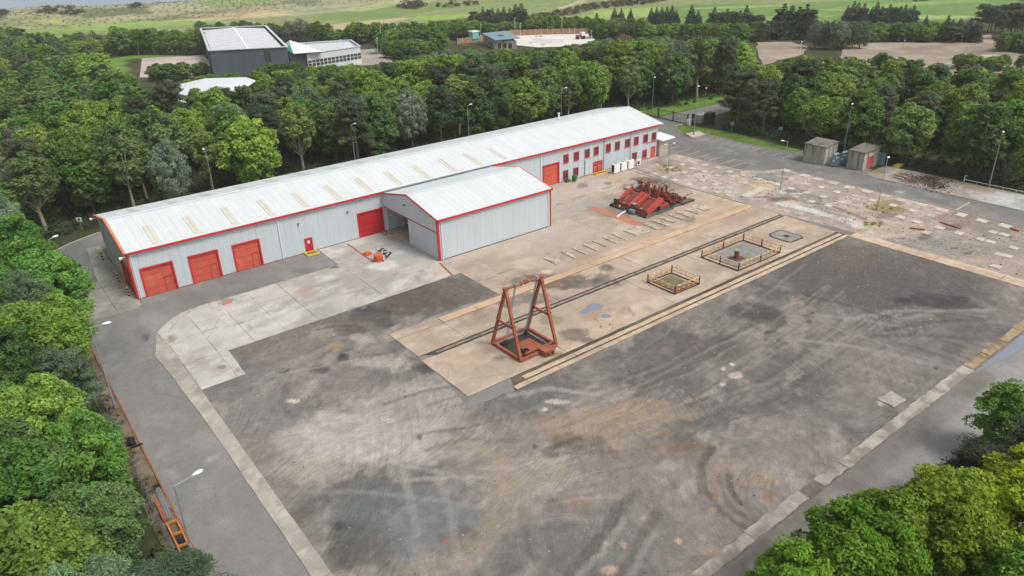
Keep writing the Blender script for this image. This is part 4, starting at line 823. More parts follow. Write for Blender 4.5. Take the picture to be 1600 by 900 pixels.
MB().box(A0 - .3, A0 - .05, 87.6, 87.9, 5.9, 6.1).build('floodlight', M['grey_trim'], an)
settle(an, (57.6, 87, 0))

# --- the two old switch houses on the right
def hut(name, label, x0, x1, y0, y1, hl, hh, door=None):
    h = thing(name, label, 'shed')
    MB().add([(x0, y0, 0), (x1, y0, 0), (x1, y1, 0), (x0, y1, 0), (x0, y0, hl), (x1, y0, hh), (x1, y1, hh), (x0, y1, hl)], [(0, 1, 5, 4), (1, 2, 6, 5), (2, 3, 7, 6), (3, 0, 4, 7), (4, 5, 6, 7)]).build('wall', M['shed_conc'], h)
    o = .25
    MB().add([(x0 - o, y0 - o, hl + .01), (x1 + o, y0 - o, hh + .01), (x1 + o, y1 + o, hh + .01), (x0 - o, y1 + o, hl + .01), (x0 - o, y0 - o, hl + .2), (x1 + o, y0 - o, hh + .2), (x1 + o, y1 + o, hh + .2), (x0 - o, y1 + o, hl + .2)],
             [(0, 3, 2, 1), (4, 5, 6, 7), (0, 1, 5, 4), (1, 2, 6, 5), (2, 3, 7, 6), (3, 0, 4, 7)]).build('roof', M['shed_roof'], h)
    n = 3
    for k in range(n + 1):
        y = y0 + (y1 - y0) * k / n; MB().box(x0 - .12, x0 - .005, y - .12, y + .12, 0, hl - .02).build('pilaster', M['shed_conc'], h)
    for k in range(1, n + 1):
        x = x0 + (x1 - x0) * k / n; hz = hl + (hh - hl) * (k - .2) / n
        if door and door[0] - .3 < x < door[1] + .3: continue
        MB().box(x - .12, x + .12, y0 - .12, y0 - .005, 0, hz - .05).build('pilaster', M['shed_conc'], h)
    if door:
        d = MB().box(door[0], door[1], y0 - .07, y0 - .006, .05, 2.2).build('door', M['red_door'], h)
        MB().box((door[0] + door[1]) / 2 - .02, (door[0] + door[1]) / 2 + .02, y0 - .085, y0 - .071, .1, 2.15).build('door_joint', M['red_dark'], d)
        MB().box(door[0], door[1], y0 - .08, y0 - .006, 2.28, 2.75).build('lintel', M['pad'], h)
    settle(h, ((x0 + x1) / 2, (y0 + y1) / 2, 0)); return h
hut('switch_house', 'streaked grey concrete hut with felt roof, left of the blue transformers', 125.9, 129.5, 69.2, 73.3, 3.3, 3.75)
hut('switch_house', 'streaked concrete hut with a faded red double door, right of the transformers', 127.7, 132.7, 62.8, 65.6, 3.2, 3.5, (129.3, 131.2))
for i, (x, y, lab) in enumerate([(126.9, 67.7, 'blue grey transformer nearest the road between the two concrete huts'), (129.2, 67.4, 'blue grey transformer in the middle of the row between the huts'), (131.5, 67.3, 'blue grey transformer farthest back between the two concrete huts')]):
    t = thing('transformer', lab, 'transformer', (x, y, 0), 0, 'transformers between the huts')
    MB().box(-.6, .6, -.5, .5, .15, 1.75).build('tank', M['trafo'], t, bevel=.04)
    for s in (-1, 1):
        for k in range(5): MB().box(-.5 + k * .24, -.44 + k * .24, s * .52 if s > 0 else -.85, .85 if s > 0 else -.52, .35, 1.55).build('radiator_fin', M['trafo'], t)
    MB().cyl((-.8, 0, 2.2), (.8, 0, 2.2), .25, n=10).build('conservator', M['trafo'], t, smooth=False)
    MB().beam((-.4, 0, 1.75), (-.4, 0, 2), .1).beam((.4, 0, 1.75), (.4, 0, 2), .1).build('bracket', M['galv'], t)
    for k in (-.35, 0, .35): MB().cyl((k, -.3, 1.75), (k, -.3, 2.1), .05, .03, n=6).build('bushing', M['rust'], t)
    MB().box(-.62, -.605, -.25, .1, 1.0, 1.3).build('notice', M['white'], t)
c = MB().box(133.3, 134.3, 62.0, 63.1, 0, 2.0).box(133.2, 134.4, 61.9, 63.2, 2.0, 2.1).build('cabinet', M['trafo']); tag(c, 'blue grey steel cabinet standing beside the hut with the red door', 'cabinet')
c = MB().box(134, 136.2, 59.3, 60.3, .0, .35).box(134.4, 135.6, 59.5, 60.1, .35, .5).build('yellow_skip_lid', M['yellow']); tag(c, 'flat yellow steel tray lying on the dirt right of the huts', 'tray')

# ================================================================== FAR BUILDINGS
def quadwall(parent, name, a, b, z0, z1, mat, off=0): # a panel-split wall between two ground points
    L = math.hypot(b[0] - a[0], b[1] - a[1]); n = max(1, int(L / 2.5)); U = ((b[0] - a[0]) / L, (b[1] - a[1]) / L)
    for k in range(n): put_panel(name, panel_mesh(L / n, z1 - z0, z1 - z0, mat, .03, 2), (a[0] + U[0] * L * k / n, a[1] + U[1] * L * k / n, z0), (*U, 0), (0, 0, 1), parent)
fb = thing('dark_grey_hall', 'big dark grey hall with a low pale roof inside parapets, beyond the wood', 'building')
q = [(73.6, 259), (95.6, 247.2), (116.6, 322), (94, 336.5)]; HT = 9.0
quadwall(fb, 'wall_panel', q[0], q[1], 0, HT, M['bld_dark']); quadwall(fb, 'wall_panel', q[1], q[2], 0, HT, M['bld_dark']); quadwall(fb, 'wall_panel', q[3], q[0], 0, HT, M['bld_dark']); quadwall(fb, 'wall_panel', q[2], q[3], 0, HT, M['bld_dark'])
qi = [(q[0][0] + .9, q[0][1] + .7), (q[1][0] - .6, q[1][1] + 1), (q[2][0] - 1, q[2][1] - .9), (q[3][0] + .5, q[3][1] - .9)]
MB().prism([(q[0][0] + .1, q[0][1] + .1), (q[1][0] - .1, q[1][1] + .1), (q[2][0] - .1, q[2][1] - .1), (q[3][0] + .1, q[3][1] - .1)], 0, HT - 1.3).build('core', M['bld_dark'], fb)
md = lambda a, b: ((a[0] + b[0]) / 2, (a[1] + b[1]) / 2); ra, rb = md(qi[0], qi[1]), md(qi[3], qi[2])
MB().add([(*qi[0], HT - .9), (*ra, HT - .2), (*rb, HT - .2), (*qi[3], HT - .9)], [(0, 1, 2, 3)]).build('roof_slope', M['bld_roof'], fb)
MB().add([(*ra, HT - .2), (*qi[1], HT - .9), (*qi[2], HT - .9), (*rb, HT - .2)], [(0, 1, 2, 3)]).build('roof_slope', M['bld_roof'], fb)
MB().beam((*ra, HT - .12), (*rb, HT - .12), .7, .14).build('ridge_cap', M['white'], fb)
for k in range(1, 10):
    pa = (qi[0][0] + (qi[3][0] - qi[0][0]) * k / 10, qi[0][1] + (qi[3][1] - qi[0][1]) * k / 10); pb = (qi[1][0] + (qi[2][0] - qi[1][0]) * k / 10, qi[1][1] + (qi[2][1] - qi[1][1]) * k / 10); pm = md(pa, pb)
    MB().beam((*pa, HT - .85), (*pm, HT - .15), .12, .1).beam((*pm, HT - .15), (*pb, HT - .85), .12, .1).build('roof_seam', M['bld_white'], fb)
for i in range(4): MB().beam((*q[i], HT), (*q[(i + 1) % 4], HT), .7, .25).build('parapet_cap', M['bld_white'], fb)
a, b = q[0], q[1]; s0, s1 = .70, .76
MB().beam((a[0] + (b[0] - a[0]) * s0, a[1] + (b[1] - a[1]) * s0 - .2, 4), (a[0] + (b[0] - a[0]) * s1, a[1] + (b[1] - a[1]) * s1 - .2, 4), .1, 7.5).build('tall_window', M['glass'], fb)
settle(fb, (95, 290, 0))
ol = thing('office_wing', 'low white flat roofed office wing with a long band of windows, beyond the wood', 'building')
q = [(101.4, 245.6), (123.2, 249.0), (129.6, 269.3), (112, 276)]; HT = 6.2
for i in range(4): quadwall(ol, 'wall_panel', q[i], q[(i + 1) % 4], 0, HT, M['bld_white'])
MB().prism([(q[0][0] + .2, q[0][1] + .2), (q[1][0] - .2, q[1][1] + .2), (q[2][0] - .2, q[2][1] - .2), (q[3][0] + .2, q[3][1] - .2)], 0, HT - .7).build('roof', M['bld_roof'], ol)
for i in range(4): MB().beam((*q[i], HT), (*q[(i + 1) % 4], HT), .5, .16).build('parapet_cap', M['bld_roof'], ol)
def along(a, b, t, off): L = math.hypot(b[0] - a[0], b[1] - a[1]); return (a[0] + (b[0] - a[0]) * t + (b[1] - a[1]) / L * off, a[1] + (b[1] - a[1]) * t - (b[0] - a[0]) / L * off)
for (a, b, n) in ((q[0], q[1], 14), (q[1], q[2], 5)):
    for k in range(n):
        p0 = along(a, b, (k + .12) / n, .08); p1 = along(a, b, (k + .9) / n, .08)
        wn = MB().beam((*p0, 3.0), (*p1, 3.0), .1, 1.9).build('window', M['glass'], ol)
        p0 = along(a, b, (k + .10) / n, .15); p1 = along(a, b, (k + .92) / n, .15); MB().beam((*p0, 3.0), (*p1, 3.0), .05, .12).build('glazing_bar', M['white'], wn)
settle(ol, (116, 260, 0))
at_ = thing('glazed_atrium', 'small teal glazed pyramid roof with a white fin between hall and offices', 'building')
q = [(96.2, 247.5), (103.2, 246.4), (107.5, 268), (100.5, 270)]
MB().prism(q, 0, 6.3).build('wall', M['bld_dark'], at_)
q = [(96.4, 244.5), (106.6, 244), (110, 264), (100, 266)]; ap = (101, 258, 9.6)
MB().add([(*q[0], 6.9), (*q[1], 6.6), ap], [(0, 1, 2)]).build('roof_slope', M['white'], at_)
MB().add([(*q[1], 6.6), (*q[2], 6.6), ap], [(0, 1, 2)]).build('roof_slope', M['teal_glass'], at_)
MB().add([(*q[2], 6.6), (*q[3], 6.9), ap, (*q[0], 6.9)], [(0, 1, 2), (1, 3, 2)]).build('roof_slope', M['teal_glass'], at_)
for k in (.25, .5, .75):
    a = (q[1][0] + (q[2][0] - q[1][0]) * k, q[1][1] + (q[2][1] - q[1][1]) * k, 6.66); MB().beam(a, (ap[0], ap[1], ap[2] + .05), .16, .1).build('glazing_bar', M['white'], at_)
settle(at_, (101, 256, 0))
wb = thing('white_roofed_unit', 'white roofed unit with a navy gable half hidden by the wood', 'building')
zr, ze = 7.5, 6.0
a, b, c_, d_ = G(250, 139, ze), G(320, 122.5, zr), G(287, 170, ze - 1), G(400, 126, ze); e = G(385, 120.5, zr); f_ = G(330, 175, ze)
MB().add([(*a, ze), (*b, zr), (*e, zr), (*d_, ze), (*f_, ze - .5), (*c_, ze - 1)], [(0, 5, 4, 3, 2, 1)]).build('roof', M['bld_white'], wb)
MB().add([(a[0], a[1], 0), (a[0], a[1], ze - .05), (c_[0], c_[1], ze - 1.05), (c_[0], c_[1], 0)], [(0, 1, 2, 3)]).build('gable_wall', M['navy'], wb)
MB().add([(c_[0], c_[1], 0), (c_[0], c_[1], ze - 1.05), (f_[0], f_[1], ze - .55), (f_[0], f_[1], 0)], [(0, 1, 2, 3)]).build('wall', M['bld_white'], wb)
MB().beam((*a, ze + .02), (*c_, ze - .98), .4, .3).build('verge_trim', M['white'], wb)
settle(wb, (58, 205, 0))
pv = thing('pavilion', 'small stone pavilion with a blue grey monopitch roof by the fenced yard', 'building')
r_ = [G(752.6, 52.6, 4), G(790, 48.6, 4.6), G(813, 60, 4), G(774, 64.4, 3.2)]
b_ = [(r_[0][0] + 1, r_[0][1] + .5), (r_[1][0] - 1, r_[1][1] - 1), (r_[2][0] - 1.2, r_[2][1] + 1), (r_[3][0] + .6, r_[3][1] + 1.2)]
MB().prism(b_, 0, 3.2).build('wall', M['shed_conc'], pv)
MB().add([(*r_[0], 4), (*r_[1], 4.6), (*r_[2], 4.0), (*r_[3], 3.4), (*r_[0], 4.2), (*r_[1], 4.8), (*r_[2], 4.2), (*r_[3], 3.6)], [(0, 3, 2, 1), (4, 5, 6, 7), (0, 1, 5, 4), (1, 2, 6, 5), (2, 3, 7, 6), (3, 0, 4, 7)]).build('roof', M['blue_roof'], pv)
mm = [((r_[i][0] * .6 + r_[(i + 2) % 4][0] * .4), (r_[i][1] * .6 + r_[(i + 2) % 4][1] * .4)) for i in range(4)]
MB().prism(mm, 4.15, 4.35).build('solar_panel', M['bld_dark'], pv)
for t0 in (.15, .4, .65):
    p0 = along(b_[0], b_[3], t0, .1); p1 = along(b_[0], b_[3], t0 + .14, .1); MB().beam((*p0, 1.5), (*p1, 1.5), .1, 1.7).build('window', M['glass'], pv)
    p0 = along(b_[3], b_[2], t0, .1); p1 = along(b_[3], b_[2], t0 + .14, .1); MB().beam((*p0, 1.4), (*p1, 1.4), .1, 2.0).build('window', M['glass'], pv)
settle(pv, (b_[0][0], b_[0][1], 0))
# yards round the far buildings
pinkc = lambda X, Y: c_mix(X, Y, (lin(178, 166, 156), lin(166, 154, 146), lin(188, 178, 168)), 9, 231, 1, 0, .08)
sheet('far_yard', W([(222, 91), (318, 86), (334, 104), (300, 121), (218, 121)]), .02, 4, pinkc, M['concrete'])
sheet('far_yard', W([(561, 78), (588, 76), (614, 89), (612, 100), (540, 104)]), .02, 4, lambda X, Y: pinkc(X, Y) * .8, M['concrete'])
sheet('far_yard', W([(790, 56), (838, 49), (920, 51), (930, 62), (905, 72), (840, 74), (800, 70)]), .02, 4, lambda X, Y: np.tile(lin(205, 200, 192), (len(X), 1)), M['concrete'])
brown = lambda X, Y: c_mix(X, Y, (lin(150, 136, 120), lin(134, 122, 108), lin(164, 152, 138)), 12, 241, 3, -.6, .1)
sheet('brown_lot', rough_poly(W([(1182, 66), (1236, 65.5), (1262, 72), (1256, 84), (1192, 102), (1186, 90)]), 1, 6, 8), .03, 3, brown, M['gravel'])
sheet('brown_lot', rough_poly(W([(1330, 67), (1528, 66.5), (1531, 56), (1549, 54), (1552, 64), (1572, 80), (1600, 86), (1610, 112), (1440, 120), (1300, 100)]), 1, 6, 9), .03, 3, lambda X, Y: apply_marks(X, Y, brown(X, Y), [blot(1530, 82, 30, 4, lin(112, 98, 84), .7), blot(1440, 75, 60, 2, lin(118, 104, 90), .6), blot(1538, 60, 6, 10, lin(165, 158, 150), .6), blot(1552, 100, 40, 8, lin(160, 156, 152), .8)]), M['gravel'])
# wooden fence round the far white yard
wf = thing('timber_fence', 'brown close boarded timber fence round the far white yard', 'fence')
pts = [G(715, 70), G(752, 65), G(800, 56), G(855, 54), G(915, 53), (240.6, 249.5), (233.1, 230.7), (226, 214)]
for a, b in zip(pts[:-1], pts[1:]):
    L = math.hypot(b[0] - a[0], b[1] - a[1]); n = max(1, int(L / 2.4))
    for k in range(n):
        p0 = along(a, b, (k + .03) / n, 0); p1 = along(a, b, (k + .97) / n, 0); MB().beam((*p0, 1.25), (*p1, 1.25), .08, 2.3).build('fence_board', M['wood_fence'], wf)
        MB().box(p0[0] - .09, p0[0] + .09, p0[1] - .09, p0[1] + .09, 0, 2.6).build('post', M['pad'], wf)
settle(wf, (*pts[0], 0))

# ================================================================== YARD OBJECTS
# --- rusty A-frame over the pit
af = thing('a_frame_hoist', 'tall rusty steel A-frame hoist standing over a square pit on the tan slab', 'hoist')
x0, x1, y0, y1, zt, zb = 39.6, 44.5, 51.3, 56.25, 7.6, .26
ap0 = (39.75, 53.75, zt); ap1 = (44.4, 53.65, zt)
for a, b in (((x0, y0, zb), (x1, y0, zb)), ((x0, y1, zb), (x1, y1, zb)), ((x0, y0, zb), (x0, y1, zb)), ((x1, y0, zb), (x1, y1, zb))): MB().beam(a, b, .3, .32).build('base_beam', M['rust'], af)
for ap, x in ((ap0, x0), (ap1, x1)):
    for y in (y0, y1):
        lg = MB().beam((x, y, zb), ap, .26, .3, up=(1, 0, 0)).build('leg', M['rust'], af)
        pm = tuple(np.array((x, y, zb)) * .52 + np.array(ap) * .48); MB().box(pm[0] - .22, pm[0] + .22, pm[1] - .22, pm[1] + .22, pm[2] - .06, pm[2] + .06).build('splice_plate', M['rust'], lg)
    pa = np.array((x, y0, zb)) * .56 + np.array(ap) * .44; pb = np.array((x, y1, zb)) * .56 + np.array(ap) * .44
    MB().beam(tuple(pa), tuple(pb), .2, .2).build('cross_tie', M['rust'], af)
    MB().box(ap[0] - .22, ap[0] + .22, ap[1] - .2, ap[1] + .2, zt - .2, zt + .12).build('apex_plate', M['rust'], af)
MB().cyl((ap0[0], ap0[1], zt - .02), (ap1[0], ap1[1], zt - .02), .14, n=8).build('top_beam', M['rust'], af)
for k in (.28, .42, .53, .60): MB().ring((ap0[0] + (ap1[0] - ap0[0]) * k, 53.7, zt), .2, .05, (1, 0, 0), 8).build('beam_collar', M['rust'], af)
for (xa, xb, yb, ns) in ((41.0, 40.75, 55.3, 3), (43.9, 43.7, 55.6, 3)):
    MB().box(xa - .15, xa + .15, 53.5, 53.95, zt - .12, zt + .2).build('pulley', M['galv'], af)
    for k in range(ns): MB().cyl((xa + (k - 1) * .1, 53.7, zt), (xb + (k - 1) * .16, yb, .4), .03, n=5).build('wire_rope', M['cable'], af)
MB().cyl((44.0, 53.7, zt), (44.1, 56.0, .35), .05, n=6).build('drill_pipe', M['steel_dark'], af)
MB().box(x0 + .9, x1 - .3, y0 + .3, y0 + .5, .45, .6).build('guard_bar', M['rust'], af)
MB().box(42.1, 43.3, 50.2, 51.2, .12, .75).box(42.0, 43.4, 50.1, 51.25, .75, .83).build('winch_box', M['rust'], af)
for k in (42.4, 43.0): MB().cyl((k, 50.18, .42), (k, 50.1, .42), .16, n=8).build('port', M['steel_dark'], af)
settle(af, (42, 53.8, 0))
pt = thing('hoist_pit', 'square pit with plank floor under the rusty A-frame', 'pit')
MB().box(x0 + .3, x1 - .3, y0 + .6, y1 - .2, .076, .10).build('pit_floor', M['steel_dark'], pt)
for k in range(5): MB().box(41.4 + k * .42, 41.78 + k * .42, 52.1, 54.6, .10, .14).build('plank', M['rust'], pt)
for a, b in (((x0 + .35, y1 - .3, .14), (x1 - .35, y1 - .3, .14)), ((x1 - .4, y1 - .4, .14), (x1 - .4, y0 + .7, .14))): MB().beam(a, b, .22, .1).build('pit_edge', M['galv'], pt)
settle(pt, (42, 53.8, 0))
tag(MB().ring((41.3, 52.6, .22), .32, .12, n=12).build('tyre', M['black'], smooth=True), 'black tyre lying in the pit under the rusty A-frame', 'tyre')
hk = MB().cyl((40.7, 55.2, .1), (40.7, 55.2, .5), .35, n=9).box(40.2, 41.2, 55.0, 55.4, .1, .3).cyl((43.7, 55.5, .1), (43.7, 55.5, .7), .18, n=8).build('hook_block', M['steel_dark']); tag(hk, 'dark hook block hanging on blue wire ropes inside the A-frame', 'hook block')

# --- fenced pits
def pen(label, pxs, pit, gl, mid):
    p = thing('pit_railing', label, 'railing')
    ring_ = []
    for i, (x, y) in enumerate(pxs):
        MB().box(x - .06, x + .06, y - .06, y + .06, .05, 1.25).build('post', M['steel_dark'], p)
        nx_ = pxs[(i + 1) % len(pxs)]; L = math.hypot(nx_[0] - x, nx_[1] - y)
        for z, w in ((1.12, .07), (.6, .055)):
            n = max(2, int(L / .42)); pale = MB()
            MB().beam((x, y, z), (*nx_, z), w, w).build('rail', M['hazard'] if z > 1 else M['rust'], p)
            for k in range(0, n, 2):
                a = (x + (nx_[0] - x) * k / n, y + (nx_[1] - y) * k / n, z); b = (x + (nx_[0] - x) * (k + .8) / n, y + (nx_[1] - y) * (k + .8) / n, z); pale.beam(a, b, w + .03, w + .03)
            tag(pale.build('rail_band', M['pale_rail'] if z > 1 else M['hazard'], p), kind='stuff')
        if L > 2.5: MB().box((x + nx_[0]) / 2 - .03, (x + nx_[0]) / 2 + .03, (y + nx_[1]) / 2 - .03, (y + nx_[1]) / 2 + .03, .6, 1.1).build('baluster', M['hazard'], p)
        MB().beam((x, y, .16), (*nx_, .16), .06, .12).build('toe_board', M['steel_dark'], p)
    settle(p, (sum(a[0] for a in pxs) / len(pxs), sum(a[1] for a in pxs) / len(pxs), 0)); return p
pen('smaller square railing with yellow bands round an olive covered pit', [(63.7, 55.8), (68.1, 55.7), (68.1, 51.25), (63.7, 51.35)], None, 0, 0)
pen('larger railing with yellow bands round the pit with the short rusty pipe', [(75, 56.4), (79.6, 56.4), (84.2, 56.45), (84.15, 53.4), (84.1, 50.45), (79.6, 50.4), (75.05, 50.5), (75, 53.4)], None, 0, 0)
M['pipe_brown'] = plain('brown_rusty_pipe', lin(106, 72, 60), .75, var=.2, scale=4)
M['olive'] = plain('slimy_concrete', lin(116, 108, 84), .5, var=.2, scale=2, dirt=(lin(84, 80, 62), 1.2, .5)); M['bluegrey'] = plain('blue_grey_boards', lin(134, 134, 128), .7, var=.14, scale=2, objvar=.08, dirt=(lin(120, 112, 98), 1, .5))
pc = thing('pit_cover', 'olive stained pit slab inside the smaller railing', 'pit cover')
for i in range(3):
    for j in range(2): MB().box(64.6 + i * 1.0, 65.57 + i * 1.0, 51.9 + j * 1.8, 53.66 + j * 1.8, .08, .12).build('cover_slab', M['olive'], pc)
for a, b in (((64.3, 51.7, .13), (67.9, 51.7, .13)), ((64.3, 51.7, .13), (64.3, 55.5, .13))): MB().beam(a, b, .16, .12).build('frame_beam', M['rust'], pc)
settle(pc, (66, 53.6, 0))
pc = thing('pit_cover', 'blue grey boarded pit cover inside the larger railing', 'pit cover')
for i in range(8): MB().box(75.8 + i * .98, 76.75 + i * .98, 51.2, 55.9, .08, .13).build('cover_board', M['bluegrey'], pc)
MB().box(77.3, 79.3, 52.3, 53.9, .131, .15).build('rust_stain_plate', M['pipe_brown'], pc)
settle(pc, (79.7, 53.5, 0))
pp = thing('standpipe', 'short rusty pipe with a pale lid standing inside the larger railing', 'pipe')
MB().cyl((78.1, 53.1, .1), (78.1, 53.1, 1.3), .32, n=14).build('pipe', M['pipe_brown'], pp, smooth=False); MB().cyl((78.1, 53.1, 1.3), (78.1, 53.1, 1.42), .42, n=14).build('lid', M['galv'], pp)
settle(pp, (78.1, 53.1, 0))
pf = thing('flush_pit', 'unfenced flush pit with a rounded frame and dark centre right of the railings', 'pit')
MB().prism([(88.6, 51.5), (91.3, 51.4), (91.8, 52), (91.8, 55), (91.2, 55.5), (88.9, 55.5), (88.2, 54.8), (88.2, 52)], .06, .10).build('pit_frame', M['steel_dark'], pf)
MB().prism([(88.75, 51.75), (91.2, 51.65), (91.55, 52.1), (91.55, 54.9), (91.1, 55.25), (89, 55.25), (88.5, 54.7), (88.5, 52.1)], .10, .115).build('pit_cover', M['bluegrey'], pf)
MB().cyl((90.1, 53.4, .115), (90.1, 53.4, .13), .45, n=10).build('drain_hole', M['black'], pf)
settle(pf, (90, 53.5, 0))

# --- boards on the yard
brd = [(59.0, 67.7, 1.75, 2.7), (62.25, 67.6, .55, 2.9), (64.3, 67.6, .62, 2.9), (66.3, 67.6, .55, 2.9), (68.3, 67.65, .5, 2.85), (70.3, 67.6, .45, 2.9), (72.25, 67.6, .4, 2.85),
       (74.6, 67.6, 3.1, 2.85), (78.6, 67.5, 1.1, 2.85), (80.8, 67.5, .8, 2.95), (82.6, 67.6, .8, 3), (84.6, 67.65, .7, 2.9), (86.3, 67.6, .6, 2.9), (88.3, 67.6, 1.3, 2.7), (90.3, 67.8, 1.9, 1.8), (90.2, 70.2, 1.9, .5), (90.0, 71.7, 2.2, .45)]
for i, (x, y, w_, l_) in enumerate(brd):
    m_ = MB().box(-w_ / 2, w_ / 2, 0, l_, 0, .13); rz = random.uniform(-.02, .02)
    nm = 'concrete_slab' if w_ > 1 else 'concrete_plank'
    if w_ > 3: lab = 'largest pale slab in the row of boards by the red machine'
    elif i == 0: lab = 'stained square slab at the left end of the board row'
    elif w_ > 1: lab = f'wide pale slab, {nth(i + 1)} from the left in the row below the machine'
    else: lab = f'weathered narrow plank, {nth(i + 1)} from the left in the row below the machine'
    o = m_.build(nm, M['timber'], None, (x + w_ / 2 - .3, y, .04), rz, bevel=.012); tag(o, lab, 'slab' if w_ > 1 else 'plank', 'slabs and planks laid in a row')
rs = MB().prism([(77.3, 81.8), (78.7, 81.1), (79.0, 70.3), (77.4, 70.2)], .03, .062).build('rust_plate', M['kerb_red']); M['plate'] = plain('rusty_sheet', lin(176, 112, 88), .85, var=.12, scale=1.2, dirt=(lin(150, 130, 112), .7, .5)); rs.data.materials[0] = M['plate']
tag(rs, 'long faded rust coloured plate lying flat in front of the red machine', 'plate')
tag(MB().cyl((77.9, 75.3, .12), (80.3, 75.8, .35), .1, n=8).cyl((77.9, 75.3, .12), (77.8, 74.9, .02), .1, n=8).build('bent_pipe', M['white']), 'short white bent pipe at the front of the red machine', 'pipe')

# --- the red pump machine
mc = thing('pump_skid', 'two red triplex mud pumps with slanted belt guards on a greasy skid', 'machine')
for (xa, xb, ya, yb) in ((80.7, 81.3, 72, 79.6), (86.6, 87.1, 72, 79.6), (80.7, 87.1, 71.8, 72.3), (80.7, 87.1, 79.2, 79.7), (80.7, 87.1, 75.3, 75.9), (83.5, 84.0, 72, 79.6)): MB().box(xa, xb, ya, yb, .05, .42).build('skid_beam', M['skid'], mc)
MB().box(80.9, 87.0, 72.1, 79.4, .3, .36).build('deck_plate', M['machine_dark'], mc)
def guard(yc, wy, xl=81.5, xh=84.6, zl=.62, zh=2.05, mat='machine_red'):
    a = Vector((xl, yc, zl)); b = Vector((xh, yc, zh)); d = (b - a).normalized(); nrm = Vector((-d.z, 0, d.x)); T = .34; pts = []
    for c_, a0, a1 in ((b, 90, -90), (a, -90, -270)):
        for k in range(7):
            t = R(a0 + (a1 - a0) * k / 6); pts.append(c_ + d * (T * math.cos(t)) * .9 + nrm * (T * math.sin(t)))
    n = len(pts); vs = [(p.x, yc - wy / 2, p.z) for p in pts] + [(p.x, yc + wy / 2, p.z) for p in pts]
    mb = MB(); mb.add(vs, [tuple(range(n)), tuple(range(n, 2 * n))[::-1]] + [(i, n + i, n + (i + 1) % n, (i + 1) % n) for i in range(n)])
    return mb.build('belt_guard', M[mat], mc, bevel=0)
for yb_ in (75.85, 72.1):      # the two pumps, left and right
    guard(yb_ + 3.1, .5, mat='guard_red'); guard(yb_ + .32, .8, mat='guard_red')
    guard(yb_ + 1.75, 1.1, 82.3, 84.2, .72, 1.45)
    MB().cyl((84.5, yb_ + .9, 1.55), (84.5, yb_ + 2.7, 1.55), .42, n=14).build('belt_drum', M['machine_red'], mc)
    MB().box(84.3, 86.4, yb_ + .1, yb_ + 3.3, .42, 1.15).build('gear_case', M['machine_red'], mc, bevel=.08)
    MB().cyl((85.6, yb_ + .3, 1.15), (85.6, yb_ + 3.1, 1.15), .42, n=14).build('pump_crankcase', M['machine_red'], mc)
    MB().box(80.95, 81.8, yb_ + 2.5, yb_ + 3.3, .42, 1.45).build('engine_block', M['machine_dark'], mc, bevel=.04)
    MB().box(81.0, 81.75, yb_ + 2.55, yb_ + 3.25, 1.45, 1.56).build('engine_cover', M['galv'], mc)
    for k in range(3):
        fe = MB().cyl((81.2, yb_ + .5 + k * .72, .42), (81.2, yb_ + .5 + k * .72, 1.15), .2, n=9).build('fluid_end', M['machine_red'], mc)
        MB().cyl((81.2, yb_ + .5 + k * .72, 1.15), (81.2, yb_ + .5 + k * .72, 1.24), .27, n=9).build('valve_cap', M['galv'] if k == 1 else M['machine_red'], fe)
        MB().cyl((81.3, yb_ + .5 + k * .72, .8), (82.4, yb_ + .5 + k * .72, .9), .11, n=7).build('liner', M['machine_dark'], mc)
    MB().cyl((80.9, yb_ + .3, .62), (80.9, yb_ + 2.3, .62), .12, n=8).build('suction_manifold', M['machine_red'], mc)
MB().box(80.4, 80.95, 74.2, 75.3, .3, .75).build('control_box', M['trafo'], mc); MB().box(80.6, 80.9, 77.4, 77.7, .42, .75).build('yellow_cap', M['yellow'], mc)
settle(mc, (84, 75.8, 0))
mf = thing('valve_manifold', 'tangle of red flanged pipes, valves and hand wheels behind the red pumps', 'machine')
rm = random.Random(12)
def flanged(a, b, r, n=9):
    p = MB().cyl(a, b, r, n=n).build('pipe', M['machine_red'], mf); A_, B_ = Vector(a), Vector(b); d = (B_ - A_).normalized()
    for c_ in (A_, B_, (A_ + B_) / 2): MB().cyl(c_ - d * .05, c_ + d * .05, r * 1.75, n=n).build('flange', M['machine_red'], p)
for a, b, r in [((87.9, 73.3, .55), (91.6, 73.3, .55), .16), ((87.9, 75, .6), (91.6, 75, .6), .16), ((88, 77, .6), (91.4, 77, .6), .17), ((88, 79.2, .55), (91.2, 79.2, .55), .16), ((88.3, 81.2, .5), (91.2, 81.2, .5), .15),
                ((88.4, 72.9, .6), (88.4, 82.5, .6), .15), ((90.2, 72.7, .75), (90.2, 82, .75), .15), ((91.4, 73, .5), (91.4, 80, .5), .13), ((87.6, 73, 1.2), (89.6, 76.5, 1.25), .13), ((87.2, 77, 1.1), (90.6, 80.4, 1.2), .14), ((86.9, 74.2, .4), (87.6, 79.5, .9), .12)]: flanged(a, b, r)
